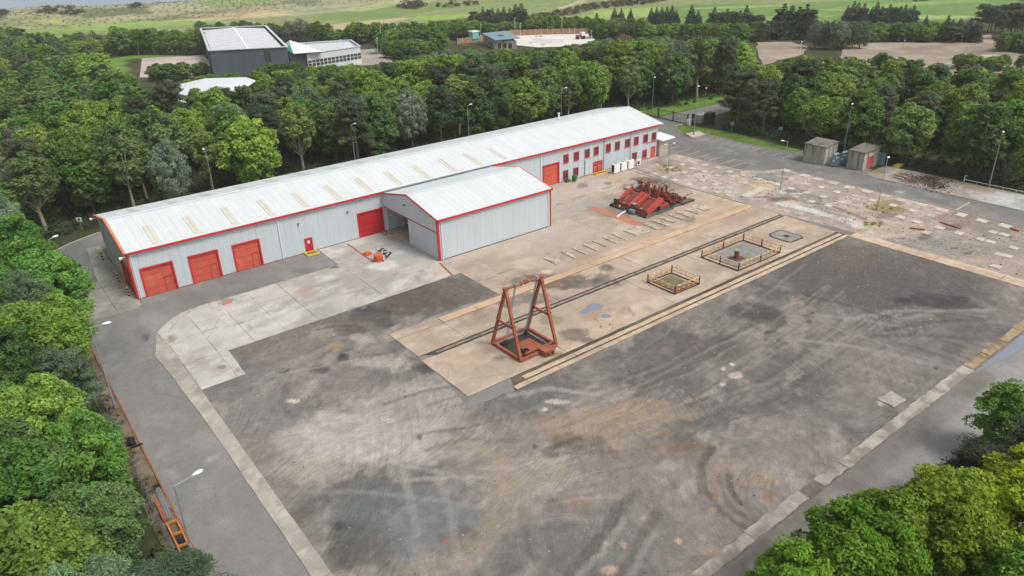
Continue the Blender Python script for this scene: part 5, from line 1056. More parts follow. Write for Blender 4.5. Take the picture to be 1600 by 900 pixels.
for (x, y, h, wr) in [(89.8, 81.3, 1.7, .26), (90.1, 79.9, 1.2, .2), (90.0, 78.6, 1.75, .3), (90.6, 77.5, 1.5, .34), (91.1, 76.9, 1.9, .38), (89.4, 77.9, 1.3, .26), (88.6, 76.6, 1.4, .22), (88.7, 79.4, 1.3, .24), (88.8, 74.6, 1.2, .26), (90.6, 75.3, 1.0, .3), (89.5, 75.9, 1.1, .24), (90.5, 80.6, 1.2, .22), (88.2, 81.9, .95, .2)]:
    h += .35; vb = MB().cyl((x, y, .4), (x, y, h - .35), .19, n=9).box(x - .24, x + .24, y - .24, y + .24, .5, .85).build('valve', M['machine_red'], mf)
    MB().cyl((x, y, h - .35), (x, y, h), .05, n=6).build('valve_stem', M['machine_dark'], vb)
    MB().ring((x, y, h), wr * 1.25, .06, (rm.uniform(-1, .2), rm.uniform(-1, 0), .6), 10).build('hand_wheel', M['machine_red'], vb)
for (c_, r, ax) in [((88.6, 73.4, 1.1), .62, (-1, -.6, .3)), ((89.5, 73.9, 1.0), .62, (-1, -.6, .3))]:
    rr_ = MB().ring(c_, r, .12, ax, 14).build('reel', M['machine_red'], mf); MB().cyl(Vector(c_) - Vector(ax) * .25, Vector(c_) + Vector(ax) * .25, .16, n=8).build('hub', M['machine_dark'], rr_)
MB().cyl((89.6, 81.6, 1.5), (89.6, 81.6, 2.05), .3, .3, n=10).build('pressure_pot', M['machine_red'], mf)
for a in ((87.4, 72.2, 92.4, 72.5), (87.4, 82.6, 92.2, 82.9), (87.4, 77.6, 92.2, 77.9)): MB().box(a[0], a[2], a[1], a[3], .04, .32).build('skid_beam', M['skid'], mf)
MB().box(87.3, 92.5, 72.3, 82.8, .04, .1).build('drip_tray', M['machine_dark'], mf)
MB().box(88.6, 91.8, 83.2, 84.3, .05, .4).build('trough', M['timber'], mf)
for k in range(56):
    a = (rm.uniform(87.3, 91.8), rm.uniform(72.6, 82.3), rm.uniform(.3, 1.3)); d_ = rm.choice([(1, 0, 0), (0, 1, 0), (0, 0, 1), (.6, .6, .3), (-.5, .7, .2)]); L_ = rm.uniform(.5, 1.7) * (.6 if d_[2] == 1 else 1)
    MB().cyl(a, (a[0] + d_[0] * L_, a[1] + d_[1] * L_, min(2.0, a[2] + d_[2] * L_)), rm.choice([.04, .06, .09]), n=6).build('thin_pipe', M[rm.choice(['machine_red', 'machine_red', 'machine_dark', 'guard_red'])], mf)
settle(mf, (89.8, 77.5, 0))
tr = MB().box(89.6, 92.3, 71.9, 72.9, .1, .45).box(89.5, 92.4, 71.8, 71.9, .45, .55).build('steel_tray', M['skid']); tag(tr, 'open steel tray on the right side of the red machine', 'tray')

# --- concrete base pads in the pad field
pads = [(110.1, 87.0), (110.5, 84.3), (110.5, 81.4), (110.1, 78.4), (110.2, 75.4), (110.2, 72.2), (110.1, 69.7), (107.4, 87.2), (106.7, 84.2), (106.8, 81.5), (106.6, 78.4), (106.6, 75.4), (106.5, 72.4), (102.5, 81.5), (102.5, 78.4), (102.4, 75.4), (102.5, 72.5), (98.9, 81.7), (99.0, 78.4), (99.1, 75.5), (99.0, 72.5), (99.0, 70.0), (104.0, 90.2), (104.3, 87.5), (98.9, 84.1), (103.8, 83.7), (118.0, 72.0), (117.8, 68.0), (117.5, 65.2), (117.4, 62.3), (114.0, 68.2), (113.8, 65.3), (113.9, 62.4), (113.6, 59.3), (109.8, 68.1), (109.6, 65.4), (109.7, 62.5), (109.7, 59.4), (109.5, 56.0), (106.5, 67.8), (106.6, 65.1), (106.3, 62.3), (106.2, 59.4), (106.2, 56.5),
        (117.4, 59.3), (117.3, 56.2), (117.3, 53.2), (117.2, 50.1), (117.2, 47.1), (117.0, 44.0), (117.0, 41.1), (116.7, 38.1), (116.8, 35.0), (113.8, 56.3), (113.8, 53.3), (113.8, 49.9), (113.6, 46.8), (113.4, 43.9), (109.3, 44.0), (109.2, 40.8), (109.4, 46.6), (105.9, 47.3), (106.1, 41.2), (109.1, 38.0), (113.1, 35.1), (113.0, 33.7), (108.9, 35.1), (109.0, 33.8), (108.9, 30.9), (105.3, 31.2), (105.5, 30.3), (100.7, 29.9)]
rows = {}
for p in pads: rows.setdefault(min((98.9, 102.5, 106.4, 109.8, 113.8, 117.3), key=lambda r: abs(r - p[0])), []).append(p)
rown = {98.9: 'row nearest the tan concrete', 102.5: 'second row from tan concrete', 106.4: 'third row from tan concrete', 109.8: 'fourth row from tan concrete', 113.8: 'row beside the roadside row', 117.3: 'row along the right road'}
rp = random.Random(3)
for r, l in rows.items():
    for i, (x, y) in enumerate(sorted(l, key=lambda p: -p[1])):
        big = r > 117; w_ = rp.uniform(1.25, 1.6) * (1.1 if big else .85); l_ = rp.uniform(1.15, 1.5) * (1.15 if big else .8); hh = rp.uniform(.04, .11); rz = rp.uniform(-.05, .05)
        poly = rough_poly([(-w_ / 2, -l_ / 2), (w_ / 2, -l_ / 2), (w_ / 2, l_ / 2), (-w_ / 2, l_ / 2)], .06, .5, i * 7 + int(r))
        o = MB().prism(poly, 0, hh).build('concrete_pad', M['pad'], None, (x, y, .014), rz)
        tag(o, f'pale concrete pad, {nth(i + 1)} from the shed end, {rown[r]}', 'pad', 'concrete base pads')
tag(MB().prism([(112.0, 76.2), (112.6, 70.2), (109.6, 70.6), (109.4, 75.2)][::1], .0, .1).build('concrete_raft', M['bluegrey'], None, (1.4, -1.6, .02)), 'large bluish concrete raft beside the parking area corner', 'slab')
tag(MB().prism([G(1156, 307), G(1166, 309), G(1197, 297), G(1190, 292)], .02, .16).build('concrete_ramp', M['pad']), 'long pale concrete beam lying at the edge of the pad field', 'slab')
for i, (a, b, lab) in enumerate([((1469, 348), (1497, 357), 'rusty rail lying among the right hand pads'), ((1421, 357), (1445, 360), 'broken dark slab edge in the middle of the right hand rubble'), ((1579, 358), (1592, 362), 'bent dark bar near the right edge by the road')]):
    p0, p1 = G(*a), G(*b); tag(MB().beam((*p0, .1), (*p1, .1), .25, .18).build('steel_bar', M['rust']), lab, 'bar')

# --- barrels, scrap, units by the shed
dr = thing('orange_drum', 'open orange and red steel drum standing in front of the bay', 'drum', (41.2, 85.0, .04))
MB().cyl((0, 0, 0), (0, 0, .85), .62, n=8).build('drum_body', M['red_door'], dr); MB().cyl((0, 0, .85), (0, 0, .92), .64, n=12).build('drum_top', M['drum_orange'], dr); MB().ring((0, 0, .45), .63, .04, n=12).build('drum_hoop', M['red_dark'], dr)
dr = thing('drum_lid', 'flat round orange flange lying left of the orange drum', 'flange', (41.1, 88.15, .04))
MB().cyl((0, 0, 0), (0, 0, .16), .66, n=14).build('disc', M['drum_orange'], dr); MB().cyl((0, 0, .16), (0, 0, .3), .48, n=14).build('hub', M['drum_orange'], dr)
rs_ = random.Random(4)
for lab, (u, v), nn in (('dark tangled chain scrap lying behind the orange drum', (594, 393), 9), ('dark tangled scrap metal right of the orange drum', (606, 398), 9), ('black hose tangle at the foot of the orange drum', (600, 406), 6), ('small rusty scrap by the corner of the bay', (604, 366), 5)):
    cx, cy = G(u, v); mb = MB()
    for k in range(nn):
        a = rs_.uniform(0, 6.3); l_ = rs_.uniform(.2, .6); px_, py_ = rs_.uniform(-.6, .6), rs_.uniform(-.6, .6); mb.beam((px_, py_, rs_.uniform(.05, .2)), (px_ + l_ * math.cos(a), py_ + l_ * math.sin(a), rs_.uniform(.05, .25)), .12, .1)
    tag(mb.build('scrap_pile', M['steel_dark'] if u != 604 else M['rust'], None, (cx, cy, .04)), lab, 'scrap')
tag(MB().beam((40.7, 93.6, .045), (40.4, 84.9, .045), .28, .02).build('drain_channel', M['kerb_red']), 'long rusty drain channel crossing the apron towards the drums', 'drain')
tag(MB().beam((47.2, 78.8, .045), (46.2, 73.9, .045), .3, .02).build('drain_channel', M['kerb_red']), 'rusty drain channel running out from the bay corner', 'drain')
tag(MB().box(19.9, 21.1, 85.6, 86.6, .037, .05).build('manhole_cover', M['plate']), 'square rust red cover set in the left end of the apron', 'cover')
def step(label, x0, x1, y0, y1, z=.05):
    s = thing('door_step', label, 'step', ((x0 + x1) / 2, (y0 + y1) / 2, z)); w_, l_ = (x1 - x0) / 2, (y1 - y0) / 2
    MB().box(-w_, w_, -l_, -l_ + .18, 0, .18).box(-w_, w_, l_ - .18, l_, 0, .18).box(-w_, -w_ + .18, -l_ + .18, l_ - .18, 0, .18).box(w_ - .18, w_, -l_ + .18, l_ - .18, 0, .18).build('yellow_frame', M['yellow'], s)
    MB().box(-w_ + .18, w_ - .18, -l_ + .18, l_ - .18, 0, .15).build('tread', M['olive'], s)
step('yellow edged step at the single red door', 34.3, 36.1, 93.0, 94.4); step('yellow edged step below the pair of red doors', 90.6, 93.8, 93.2, 94.3)
for i, (x, y) in enumerate([(94.4, 92.0), (96.3, 92.05), (98.2, 92.1)]):
    a = thing('heat_pump', f'tall white air conditioning unit, {["left", "middle", "right"][i]} one of the three by the wall', 'air conditioner', (x, y, .05), 0, 'outdoor air conditioning units')
    MB().box(-.75, .75, -.4, .4, .12, 1.75).build('casing', M['white'], a, bevel=.03); MB().box(-.6, -.5, -.35, .35, 0, .12).box(.5, .6, -.35, .35, 0, .12).build('foot', M['steel_dark'], a)
    MB().box(-.765, -.752, -.32, .32, .3, 1.6).build('coil_grille', M['steel_dark'], a); MB().cyl((0, 0, 1.75), (0, 0, 1.8), .33, n=14).build('fan_guard', M['galv'], a)
a = thing('wall_unit', 'small white air conditioning unit with a round fan right of the tall ones', 'air conditioner', (101.0, 92.6, .05))
MB().box(-.5, .5, -.2, .2, .1, 1.1).build('casing', M['white'], a); MB().cyl((-.1, -.2, .6), (-.1, -.215, .6), .33, n=14).build('fan', M['steel_dark'], a)
tag(MB().box(99.6, 100.2, 93, 93.5, .05, 1.3).build('meter_box', M['galv']), 'grey metal box against the wall beside the small unit', 'box')
bn = thing('wheelie_bin', 'green wheelie bin standing under the first ground floor windows', 'bin', (85.3, 93.3, .05), .3)
MB().add([(-.24, -.28, .1), (.24, -.28, .1), (.24, .28, .1), (-.24, .28, .1), (-.32, -.38, 1.0), (.32, -.38, 1.0), (.32, .38, 1.0), (-.32, .38, 1.0)], [(0, 3, 2, 1), (4, 5, 6, 7), (0, 1, 5, 4), (1, 2, 6, 5), (2, 3, 7, 6), (3, 0, 4, 7)]).build('bin_body', M['green_bin'], bn)
MB().box(-.36, .36, -.42, .42, 1.0, 1.08).build('lid', M['green_bin'], bn)
for s in (-.28, .28): MB().cyl((s - .03, .3, .12), (s + .03, .3, .12), .12, n=10).build('wheel', M['black'], bn)
tag(MB().box(83.8, 84.5, 93.6, 94.2, .05, .6).box(83.9, 84.1, 93.65, 93.9, .6, .9).build('cardboard_scrap', M['green_bin']), 'low green crate beside the wheelie bin', 'crate')
for i, (x, y) in enumerate([(11.4, 112.0), (11.45, 102.2), (11.5, 96.5)]):
    b_ = thing('bollard', ['far', 'middle', 'near'][i] + ' black and yellow banded bollard along the left gable', 'bollard', (x, y, 0), 0, 'hazard bollards')
    for k in range(6): MB().cyl((0, 0, k * .22), (0, 0, (k + 1) * .22), .11, n=9).build('band', M['black'] if k % 2 == 0 else M['yellow'], b_)
for u, v, lab, mt in ((129, 360, 'small white square sign with a dark emblem at the wood edge', 'white'), (1218, 214, 'small teal sign on a post at the right wood edge', 'sign_teal'), (1259, 222, 'small grey sign on a post behind the left hut', 'galv'), (1143, 206, 'small grey box on a post beside the leaning pine', 'galv')):
    x, y = G(u, v); s = thing('sign_post', lab, 'sign', (x, y, 0), R(-40))
    MB().box(-.04, .04, -.04, .04, 0, 2.1).build('post', M['galv'], s); pl_ = MB().box(-.45, .45, -.08, -.05, 1.5, 2.2).build('sign_plate', M[mt], s)
    if u == 129: MB().cyl((0, -.082, 1.85), (0, -.10, 1.85), .2, n=10).build('emblem', M['steel_dark'], pl_)

# --- things along the left verge
tag(MB().cyl((4.35, 62.8, .05), (4.5, 63.5, .4), .42, .3, n=8).box(4.2, 5.2, 62.3, 62.45, .1, .2).build('rubbish_sack', M['black']), 'black sack with a stick lying on the left verge', 'sack')
tb = thing('tube_bundle', 'bundle of long pale steel tubes lying on the left verge', 'tubes')
for k in range(4): MB().cyl((4.52 + k * .09, 55.6, .12 + (k % 2) * .08), (4.32 + k * .09, 50.9, .12 + (k % 2) * .08), .045, n=6).build('tube', M['galv'], tb)
MB().box(4.4, 4.95, 55.2, 55.6, .05, .3).build('end_block', M['black'], tb); settle(tb, (4.6, 53.2, 0))
gt_ = thing('steel_grate', 'small triangular steel grate beside the tube bundle', 'grate')
for k in range(6): MB().beam((4.55 + k * .07, 53.6 - k * .03, .08), (4.75 + k * .04, 52.2, .08), .03).build('bar', M['galv'], gt_)
settle(gt_, (4.7, 52.9, 0))
tag(MB().box(4.02, 4.32, 50.8, 53.6, .03, .35).build('rusty_channel', M['rust']), 'rusty red steel channel against the mesh fence', 'beam')
og = thing('steel_ladder', 'orange steel ladder frame with three bays lying on the left verge', 'frame')
oq = [(4.15, 50.2), (4.85, 50.1), (4.8, 45.6), (4.12, 45.7)]
for a, b in ((oq[0], oq[3]), (oq[1], oq[2])): MB().beam((*a, .3), (*b, .3), .12, .16).beam((*a, .1), (*b, .1), .1, .1).build('side_rail', M['orange'], og)
for k in range(4):
    t_ = k / 3; MB().beam((oq[0][0], oq[0][1] + (oq[3][1] - oq[0][1]) * t_, .3), (oq[1][0], oq[1][1] + (oq[2][1] - oq[1][1]) * t_, .3), .14, .2).build('rung', M['orange'], og)
settle(og, (4.5, 48, 0))
tag(MB().box(4.3, 4.7, 46.9, 48.2, .03, .22).box(4.45, 4.75, 47.2, 47.7, .2, .4).build('black_pump', M['black']), 'black greasy part lying inside the orange ladder frame', 'part')

# --- fences
def mesh_panel(L, h, nv, nh, mat):
    mb = MB()
    for k in range(nv): x = L * (k + .5) / nv; mb.add([(x - .012, 0, .06), (x + .012, 0, .06), (x + .012, 0, h), (x - .012, 0, h)], [(0, 1, 2, 3)])
    for k in range(nh): z = .1 + (h - .15) * k / (nh - 1); mb.add([(0, .012, z - .02), (L, .012, z - .02), (L, .012, z + .02), (0, .012, z + .02)], [(0, 1, 2, 3)])
    return mb.mesh('mesh_panel', mat)
M['fence_steel'] = plain('fence_wire', lin(118, 134, 146), .5, metal=.3, var=.08); M['fence_dark'] = plain('fence_wire_dark', lin(58, 64, 60), .6, var=.08)
FP = mesh_panel(2.46, 1.9, 26, 8, M['fence_steel']); FD = mesh_panel(2.96, 2.2, 14, 3, M['fence_dark'])
PO = MB().box(-.035, .035, -.035, .035, 0, 2.05).mesh('post', M['fence_steel']); POD = MB().box(-.05, .05, -.05, .05, 0, 2.4).mesh('post', M['fence_dark'])
def fence(label, a, b, pm, po, st):
    f = thing('mesh_fence', label, 'fence', (*a, 0)); L = math.hypot(b[0] - a[0], b[1] - a[1]); n = int(L / st); an_ = math.atan2(b[1] - a[1], b[0] - a[0])
    for k in range(n):
        x, y = (b[0] - a[0]) * k * st / L, (b[1] - a[1]) * k * st / L
        mobj('post', po, f, (x, y, 0), an_); mobj('mesh_panel', pm, f, (x + .04 * math.cos(an_), y + .04 * math.sin(an_), 0), an_)
    return f
fence('blue grey steel mesh fence along the left verge by the trees', (3.7, 30), (3.7, 115), FP, PO, 2.54)
fence('dark mesh fence along the wood from the gate to the huts', (134.2, 106.5), (135.2, 20), FD, POD, 3.06)
fence('dark mesh fence along the wood behind the long shed', (6, 126.6), (133, 126.6), FD, POD, 3.06)
fence('short dark mesh fence between the wood and the gate', (133.6, 126), (133.5, 117), FD, POD, 3.0)
gt2 = thing('site_gate', 'dark double leaf site gate across the entrance road', 'gate')
for (a, b) in (((133.5, 116.6), (133.4, 112.2)), ((133.4, 112), (133.3, 107.8))):
    g_ = MB().beam((*a, 2.1), (*b, 2.1), .08).beam((*a, .2), (*b, .2), .08).beam((*a, .2), (*a, 2.1), .1).beam((*b, .2), (*b, 2.1), .1).beam((*a, .2), (*b, 2.1), .06).build('gate_leaf', M['fence_dark'], gt2)
    for k in range(1, 16):
        t_ = k / 16; p = (a[0] + (b[0] - a[0]) * t_, a[1] + (b[1] - a[1]) * t_); MB().beam((*p, .2), (*p, 2.1), .03).build('gate_bar', M['fence_dark'], g_)
for p in ((133.5, 116.8), (133.4, 112.1), (133.3, 107.6)): MB().box(p[0] - .1, p[0] + .1, p[1] - .1, p[1] + .1, 0, 2.5).build('gate_post', M['fence_dark'], gt2)
settle(gt2, (133.4, 112.2, 0))
tag(MB().box(132.9, 133.6, 106.9, 107.5, 0, 1.3).build('control_cabinet', M['white']), 'white control cabinet beside the gate', 'cabinet')
tag(MB().box(133.4, 133.6, 106.3, 106.5, 0, 2.6).box(133.3, 133.7, 106.2, 106.6, 1.6, 2.6).build('intercom_post', M['black']), 'black intercom post beside the white gate cabinet', 'post')
tag(MB().box(136.2, 138.2, 103.8, 105.4, 0, 2.6).build('green_cabinet', plain('dark_green_cabinet', lin(30, 60, 44))), 'dark green cabinet under the trees by the gate', 'cabinet')
tag(MB().box(136, 139.5, 106.2, 107.6, 0, 1.9).build('stone_pier', M['shed_conc']), 'grey stone wall outside the gate', 'wall')
gl_ = thing('white_guard_rail', 'low white guard rail along the wood at the right edge', 'rail')
for k in range(8): MB().box(134.16, 134.24, 48 - k * 2.0 - .03, 48 - k * 2.0 + .03, 0, .42).build('post', M['white'], gl_)
MB().box(134.14, 134.2, 33, 48.1, .36, .44).build('rail', M['white'], gl_); MB().box(134.1, 134.2, 48, 48.1, .0, 1.1).box(134.1, 134.2, 47.7, 48.1, 1.02, 1.1).build('end_post', M['white'], gl_)
settle(gl_, (134.2, 41, 0))
sp_l = [(1455, 292, 30), (1445, 280, 16), (1462, 285, 16), (1428, 275, 14), (1475, 288, 10)]
rs2 = random.Random(8); mbs = MB()
for u, v, n in sp_l:
    cx, cy = G(u, v)
    for k in range(n * 6):
        x, y = cx + rs2.gauss(0, 1.3), cy + rs2.gauss(0, 1.3); r_ = rs2.uniform(.06, .2); mbs.add([(x - r_, y, 0), (x, y - r_, 0), (x + r_, y, 0), (x, y + r_, 0), (x + rs2.uniform(-.05, .05), y, r_ * rs2.uniform(.6, 1.2))], [(0, 1, 4), (1, 2, 4), (2, 3, 4), (3, 0, 4)])
tag(mbs.build('soil_heap', M['soil']), 'dark heap of peaty soil beside the right hand road', None, None, 'stuff')
tag(MB().beam((*G(1400, 275), .2), (*G(1417, 279), .2), .3, .2).beam((*G(1396, 277), .15), (*G(1411, 281), .15), .3, .2).build('timber_baulk', M['timber']), 'pair of pale timber baulks beside the dark soil heap', 'timber')

# loose stones and litter over the yard
def scatter(name, label, poly, n, r0, r1, mat, z, seed):
    rr = random.Random(seed); mb = MB(); xs = [p[0] for p in poly]; ys = [p[1] for p in poly]; k = 0
    while k < n:
        x, y = rr.uniform(min(xs), max(xs)), rr.uniform(min(ys), max(ys))
        if not inpoly(np.array([x]), np.array([y]), poly)[0]: continue
        k += 1; r_ = r0 + (r1 - r0) * rr.random() ** 3; a = rr.uniform(0, 3.14); c_, s_ = math.cos(a) * r_, math.sin(a) * r_; q = rr.uniform(.4, .9)
        mb.add([(x + c_, y + s_, z), (x - s_ * q, y + c_ * q, z), (x - c_, y - s_, z), (x + s_ * q, y - c_ * q, z), (x + c_ * .3, y + s_ * .2, z + r_ * .7), (x - c_ * .4, y - s_ * .3, z + r_ * .6)], [(0, 1, 4), (1, 5, 4), (1, 2, 5), (2, 3, 5), (3, 4, 5), (3, 0, 4)])
    tag(mb.build(name, mat), label, None, None, 'stuff')
yard_poly = [(13, 22.5), (13, 67), (17, 73.5), (45, 73.5), (31, 66), (31, 47), (96, 47), (96.5, 22.5)]
scatter('loose_stones', 'pale loose stones scattered over the grey yard', yard_poly, 420, .03, .13, M['stone_pale'], .012, 31)
scatter('loose_stones', 'dark loose stones scattered over the grey yard', yard_poly, 700, .03, .12, M['skid'], .012, 32)
scatter('loose_stones', 'broken rubble between the concrete pads', [(98, 91), (118, 72), (118, 26), (100, 26), (98, 60)], 1100, .03, .15, M['stone_pale'], .016, 33)
scatter('loose_stones', 'dark rubble between the concrete pads', [(98, 91), (118, 72), (118, 26), (100, 26), (98, 60)], 900, .04, .18, M['soil'], .016, 34)

# --- lamp posts
def lamp(label, bpx=None, top=None, head=None, h=8.0, wx=None, twin=False, small=False, mat='galv', headlen=.75):
    x, y = wx if wx else G(*bpx)
    if top and bpx: h = min(12.0, max(3.0, top_height(x, y, top[1])))
    l = thing('street_lamp' if not small else 'flood_lamp_post', label, 'lamp post', (x, y, 0), 0, 'lamp posts round the site')
    tx, ty = (G(top[0], top[1], h) if top else (x, y)); tx, ty = (tx - x) * .7, (ty - y) * .7
    if not bpx: tx = ty = 0
    MB().cyl((0, 0, 0), (tx * .2, ty * .2, h * .2), .11, .10, n=8).build('pole_base', M[mat], l)
    MB().cyl((tx * .2, ty * .2, h * .2), (tx, ty, h), .075, .05, n=7).build('pole', M[mat], l)
    hx, hy = G(head[0], head[1], h) if head else (x - 1.2, y); hx -= x; hy -= y; dx, dy = hx - tx, hy - ty; L = math.hypot(dx, dy) or 1
    if L > 2.2: dx, dy, L = dx / L * 2.0, dy / L * 2.0, 2.0
    if small: dx, dy = dx / L * .35, dy / L * .35
    ux, uy = dx / math.hypot(dx, dy), dy / math.hypot(dx, dy)
    for sgn in ((1, -1) if twin else (1,)):
        ex, ey = tx + dx * sgn, ty + dy * sgn
        MB().cyl((tx, ty, h - .03), (ex, ey, h + .1), .035, n=6).build('bracket_arm', M[mat], l)
        A = Vector((ex - ux * headlen * .45 * sgn, ey - uy * headlen * .45 * sgn, h + .1)); B = Vector((ex + ux * headlen * .55 * sgn, ey + uy * headlen * .55 * sgn, h + .13))
        hm = MB(); n = 8; side = Vector((-uy, ux, 0)); vs = []
        prof = [(0, .04, .05), (.18, .12, .09), (.45, .2, .13), (.8, .2, .12), (1, .08, .06)]
        for t_, hw, hh in prof:
            c_ = A.lerp(B, t_)
            for k in range(n): an_ = 2 * math.pi * k / n; vs.append(c_ + side * hw * math.cos(an_) + Vector((0, 0, 1)) * (hh * math.sin(an_) * (1 if math.sin(an_) > 0 else .45)))
        fs = [(i * n + k, i * n + (k + 1) % n, (i + 1) * n + (k + 1) % n, (i + 1) * n + k) for i in range(4) for k in range(n)] + [tuple(range(n))[::-1], tuple(range(4 * n, 5 * n))]
        hm.add(vs, fs); ho = hm.build('lamp_head', M['lamp_head'], l, smooth=True)
        c_ = A.lerp(B, .62); MB().cyl((c_.x, c_.y, c_.z - .045), (c_.x, c_.y, c_.z - .09), .13, n=8).build('lens', M['galv'], ho)
    return l
lamp('near left lamp post with long arm over the left road, by the orange frame', (302, 872), (274, 759), (308, 741), headlen=.8)
lamp('left lamp post with arm over the road below the shed corner', (181, 640), (141, 512), (166, 507), headlen=.8)
lamp('lamp head poking out of the trees left of the shed gable', None, None, (86, 371), 8, wx=(G(76, 374, 8)))
lamp('lamp post behind the shed roof, leftmost one', None, None, (318, 234), 9, wx=(G(321, 236, 9)))
lamp('lamp post behind the shed roof, second from the left', None, None, (554, 194), 9, wx=(G(548, 195, 9)))
lamp('lamp post behind the shed roof, third from the left', None, None, (735, 164), 9, wx=(G(730, 165, 9)))
lamp('lamp post behind the shed roof, nearest the white flue', None, None, (884, 138), 9, wx=(G(877, 139, 9)))
lamp('tall lamp post behind the right end of the shed roof', (1018, 180), (1022, 122), (1024, 121), small=True)
lamp('lamp post standing on the small concrete island', (1084, 211), (1090.5, 136), (1092, 135), small=True)
lamp('short lamp post on the grass outside the gate', (1100.5, 167), (1103, 139), (1104, 138), small=True)
lamp('slender lamp post with two arms in the pad field left of the ramp', (1044, 270), (1046, 226), (1053, 225), twin=True, headlen=.5)
lamp('lamp post with one arm beside the bluish concrete raft', (1219, 296), (1232, 221), (1223, 221), headlen=.6)
lamp('lamp post in the middle of the pad field with a square flood head', (1370, 328), (1387, 248), (1389, 246), small=True)
lamp('lamp post in front of the wood behind the white guard rail', (1545, 292), (1566, 208), (1568, 206), small=True)
lamp('leaning dark pole in the wood behind the huts', (1316, 250), (1331, 164), (1333, 162), small=True, mat='fence_steel')
for (bx, by, tx_, ty_, lab) in [(134, 137, 125, 104, 'pale lamp post rising from the wood at far left'), (217, 86, 215, 72, 'double headed lamp post by the far grassy edge'), (469, 111, 467, 84, 'white pole in front of the glazed atrium'), (535, 98, 531, 63, 'slim white flagpole before the office wing'),
                                (591, 93, 589, 60, 'tall white flagpole right of the office wing'), (596, 72, 594, 42, 'thin grey pole behind the far yard, left one'), (619, 78, 617, 45, 'thin grey pole behind the far yard, right one'), (751, 56, 751, 39, 'thin pole left of the pavilion'),
                                (805, 54, 804, 29, 'thin pole behind the pavilion'), (813, 56, 813, 37, 'short lamp post left in the white yard'), (863, 52, 862, 37, 'lamp post in the middle of the white yard fence'), (878, 52, 878, 29, 'tallest thin pole behind the white yard'),
                                (935, 50, 935, 34, 'lamp post right of the white yard'), (973, 57, 973, 41, 'white lamp post among the trees right of the white yard'), (924, 62, 924, 49, 'short white post at the right end of the white yard'), (1250, 84, 1252, 66, 'white lamp post beside the left brown lot'), (1412, 74, 1413, 65, 'small white lamp post in the brown lot')]:
    lamp(lab, (bx, by), (tx_, ty_), (tx_ + 2, ty_ - .5), small=True, headlen=.9, mat='white')
# small far things
kx, ky = G(741, 66); kt = thing('teal_kiosk', 'small teal kiosk on a stand left of the pavilion', 'kiosk', (kx, ky, 0))
MB().box(-1.6, 1.6, -1.4, 1.4, 1.5, 4.2).build('cabin', M['teal_glass'], kt); MB().box(-1.9, 1.9, -1.7, 1.7, 4.2, 4.6).build('roof', M['white'], kt); MB().box(-1.2, 1.2, -1, 1, 0, 1.5).build('stand', M['galv'], kt)
vx, vy = G(907, 61); vh = thing('tractor', 'small white and red tractor parked in the far white yard', 'tractor', (vx, vy, 0), -.4)
MB().box(-2.0, .4, -.8, .8, .8, 1.7).build('body', M['machine_red'], vh, bevel=.1); MB().box(.2, 1.8, -.85, .85, .9, 2.8).build('cab', M['white'], vh, bevel=.15)
for x, r_ in ((-1.4, .5), (1.1, .75)):
    for s in (-.9, .9): MB().cyl((x, s - .15, r_), (x, s + .15, r_), r_, n=12).build('wheel', M['black'], vh)
for i, (u, v) in enumerate([(838, 61), (843.5, 61), (846.5, 61)]):
    x, y = G(u, v); tag(MB().box(x - .3, x + .3, y - .3, y + .3, 0, 1.3).build('barrier_block', M['machine_red']), f'small red block standing in the white yard, {nth(i + 1)} from the left', 'block', 'red blocks')
for i, (u, v, lab) in enumerate([(846, 67, 'long white container nearest the pavilion'), (866, 69, 'white container right of the first one')]):
    x, y = G(u, v); o = MB().box(-4, 4, -1.2, 1.2, 0, 2.3); 
    for k in range(12): o.box(-3.9 + k * .66, -3.6 + k * .66, -1.26, -1.2, .1, 2.2)
    tag(o.build('container', M['white'], None, (x, y, 0), -.7), lab, 'container')
bx, by = G(1545, 108); bt = thing('barrier_ramp', 'dark blue loading ramp with a white top bar in the far lot', 'ramp', (bx, by, 0), 0)
qx, qy = G(1552, 100); MB().beam((0, 0, .6), (qx - bx, qy - by, 2.0), 1.6, .3).build('deck', M['navy'], bt); MB().beam((qx - bx - 3, qy - by + 3, 2.4), (qx - bx + .5, qy - by, 2.4), .3, .3).build('top_bar', M['white'], bt); MB().box(qx - bx - .2, qx - bx + .2, qy - by - .2, qy - by + .2, 0, 2.2).build('leg', M['navy'], bt)

# ================================================================== TREES
def leaves_mesh(name, C, CR, CV, per, ls, asp, mat, rng, up=.35, flat=.8, shell=.35, droop=0.0):
    n = len(C) * per; idx = np.repeat(np.arange(len(C)), per)
    d = rng.normal(size=(n, 3)); d[:, 2] = d[:, 2] + .35; d /= np.linalg.norm(d, axis=1)[:, None]
    rad = CR[idx] * (1 - shell * rng.random(n)); pos = C[idx] + d * rad[:, None] * np.array([1, 1, flat])
    nr = d * .8 + rng.normal(size=(n, 3)) * .62 + np.array([0, 0, up]); nr /= np.linalg.norm(nr, axis=1)[:, None]
    t = rng.normal(size=(n, 3)); t[:, 2] -= droop; t -= nr * (t * nr).sum(1)[:, None]; t /= np.linalg.norm(t, axis=1)[:, None]; b = np.cross(nr, t)
    L = (ls * (.65 + .7 * rng.random(n)))[:, None]; Wd = L * asp
    V = np.stack([pos - t * L, pos + b * Wd - t * L * .15, pos + t * L, pos - b * Wd - t * L * .15], 1).reshape(-1, 3)
    F = np.arange(n * 4).reshape(-1, 4); var = np.repeat(np.clip(CV[idx] * .62 + rng.random(n) * .38, 0, 1), 4)
    return quads_mesh(name, V, F, mat, {'var': var})
def wood_mesh(name, segs, mat):
    mb = MB()
    for a, b, r0, r1, n in segs: mb.cyl(a, b, r0, r1, n=n, cap=False)
    return mb.mesh(name, mat, smooth=True)
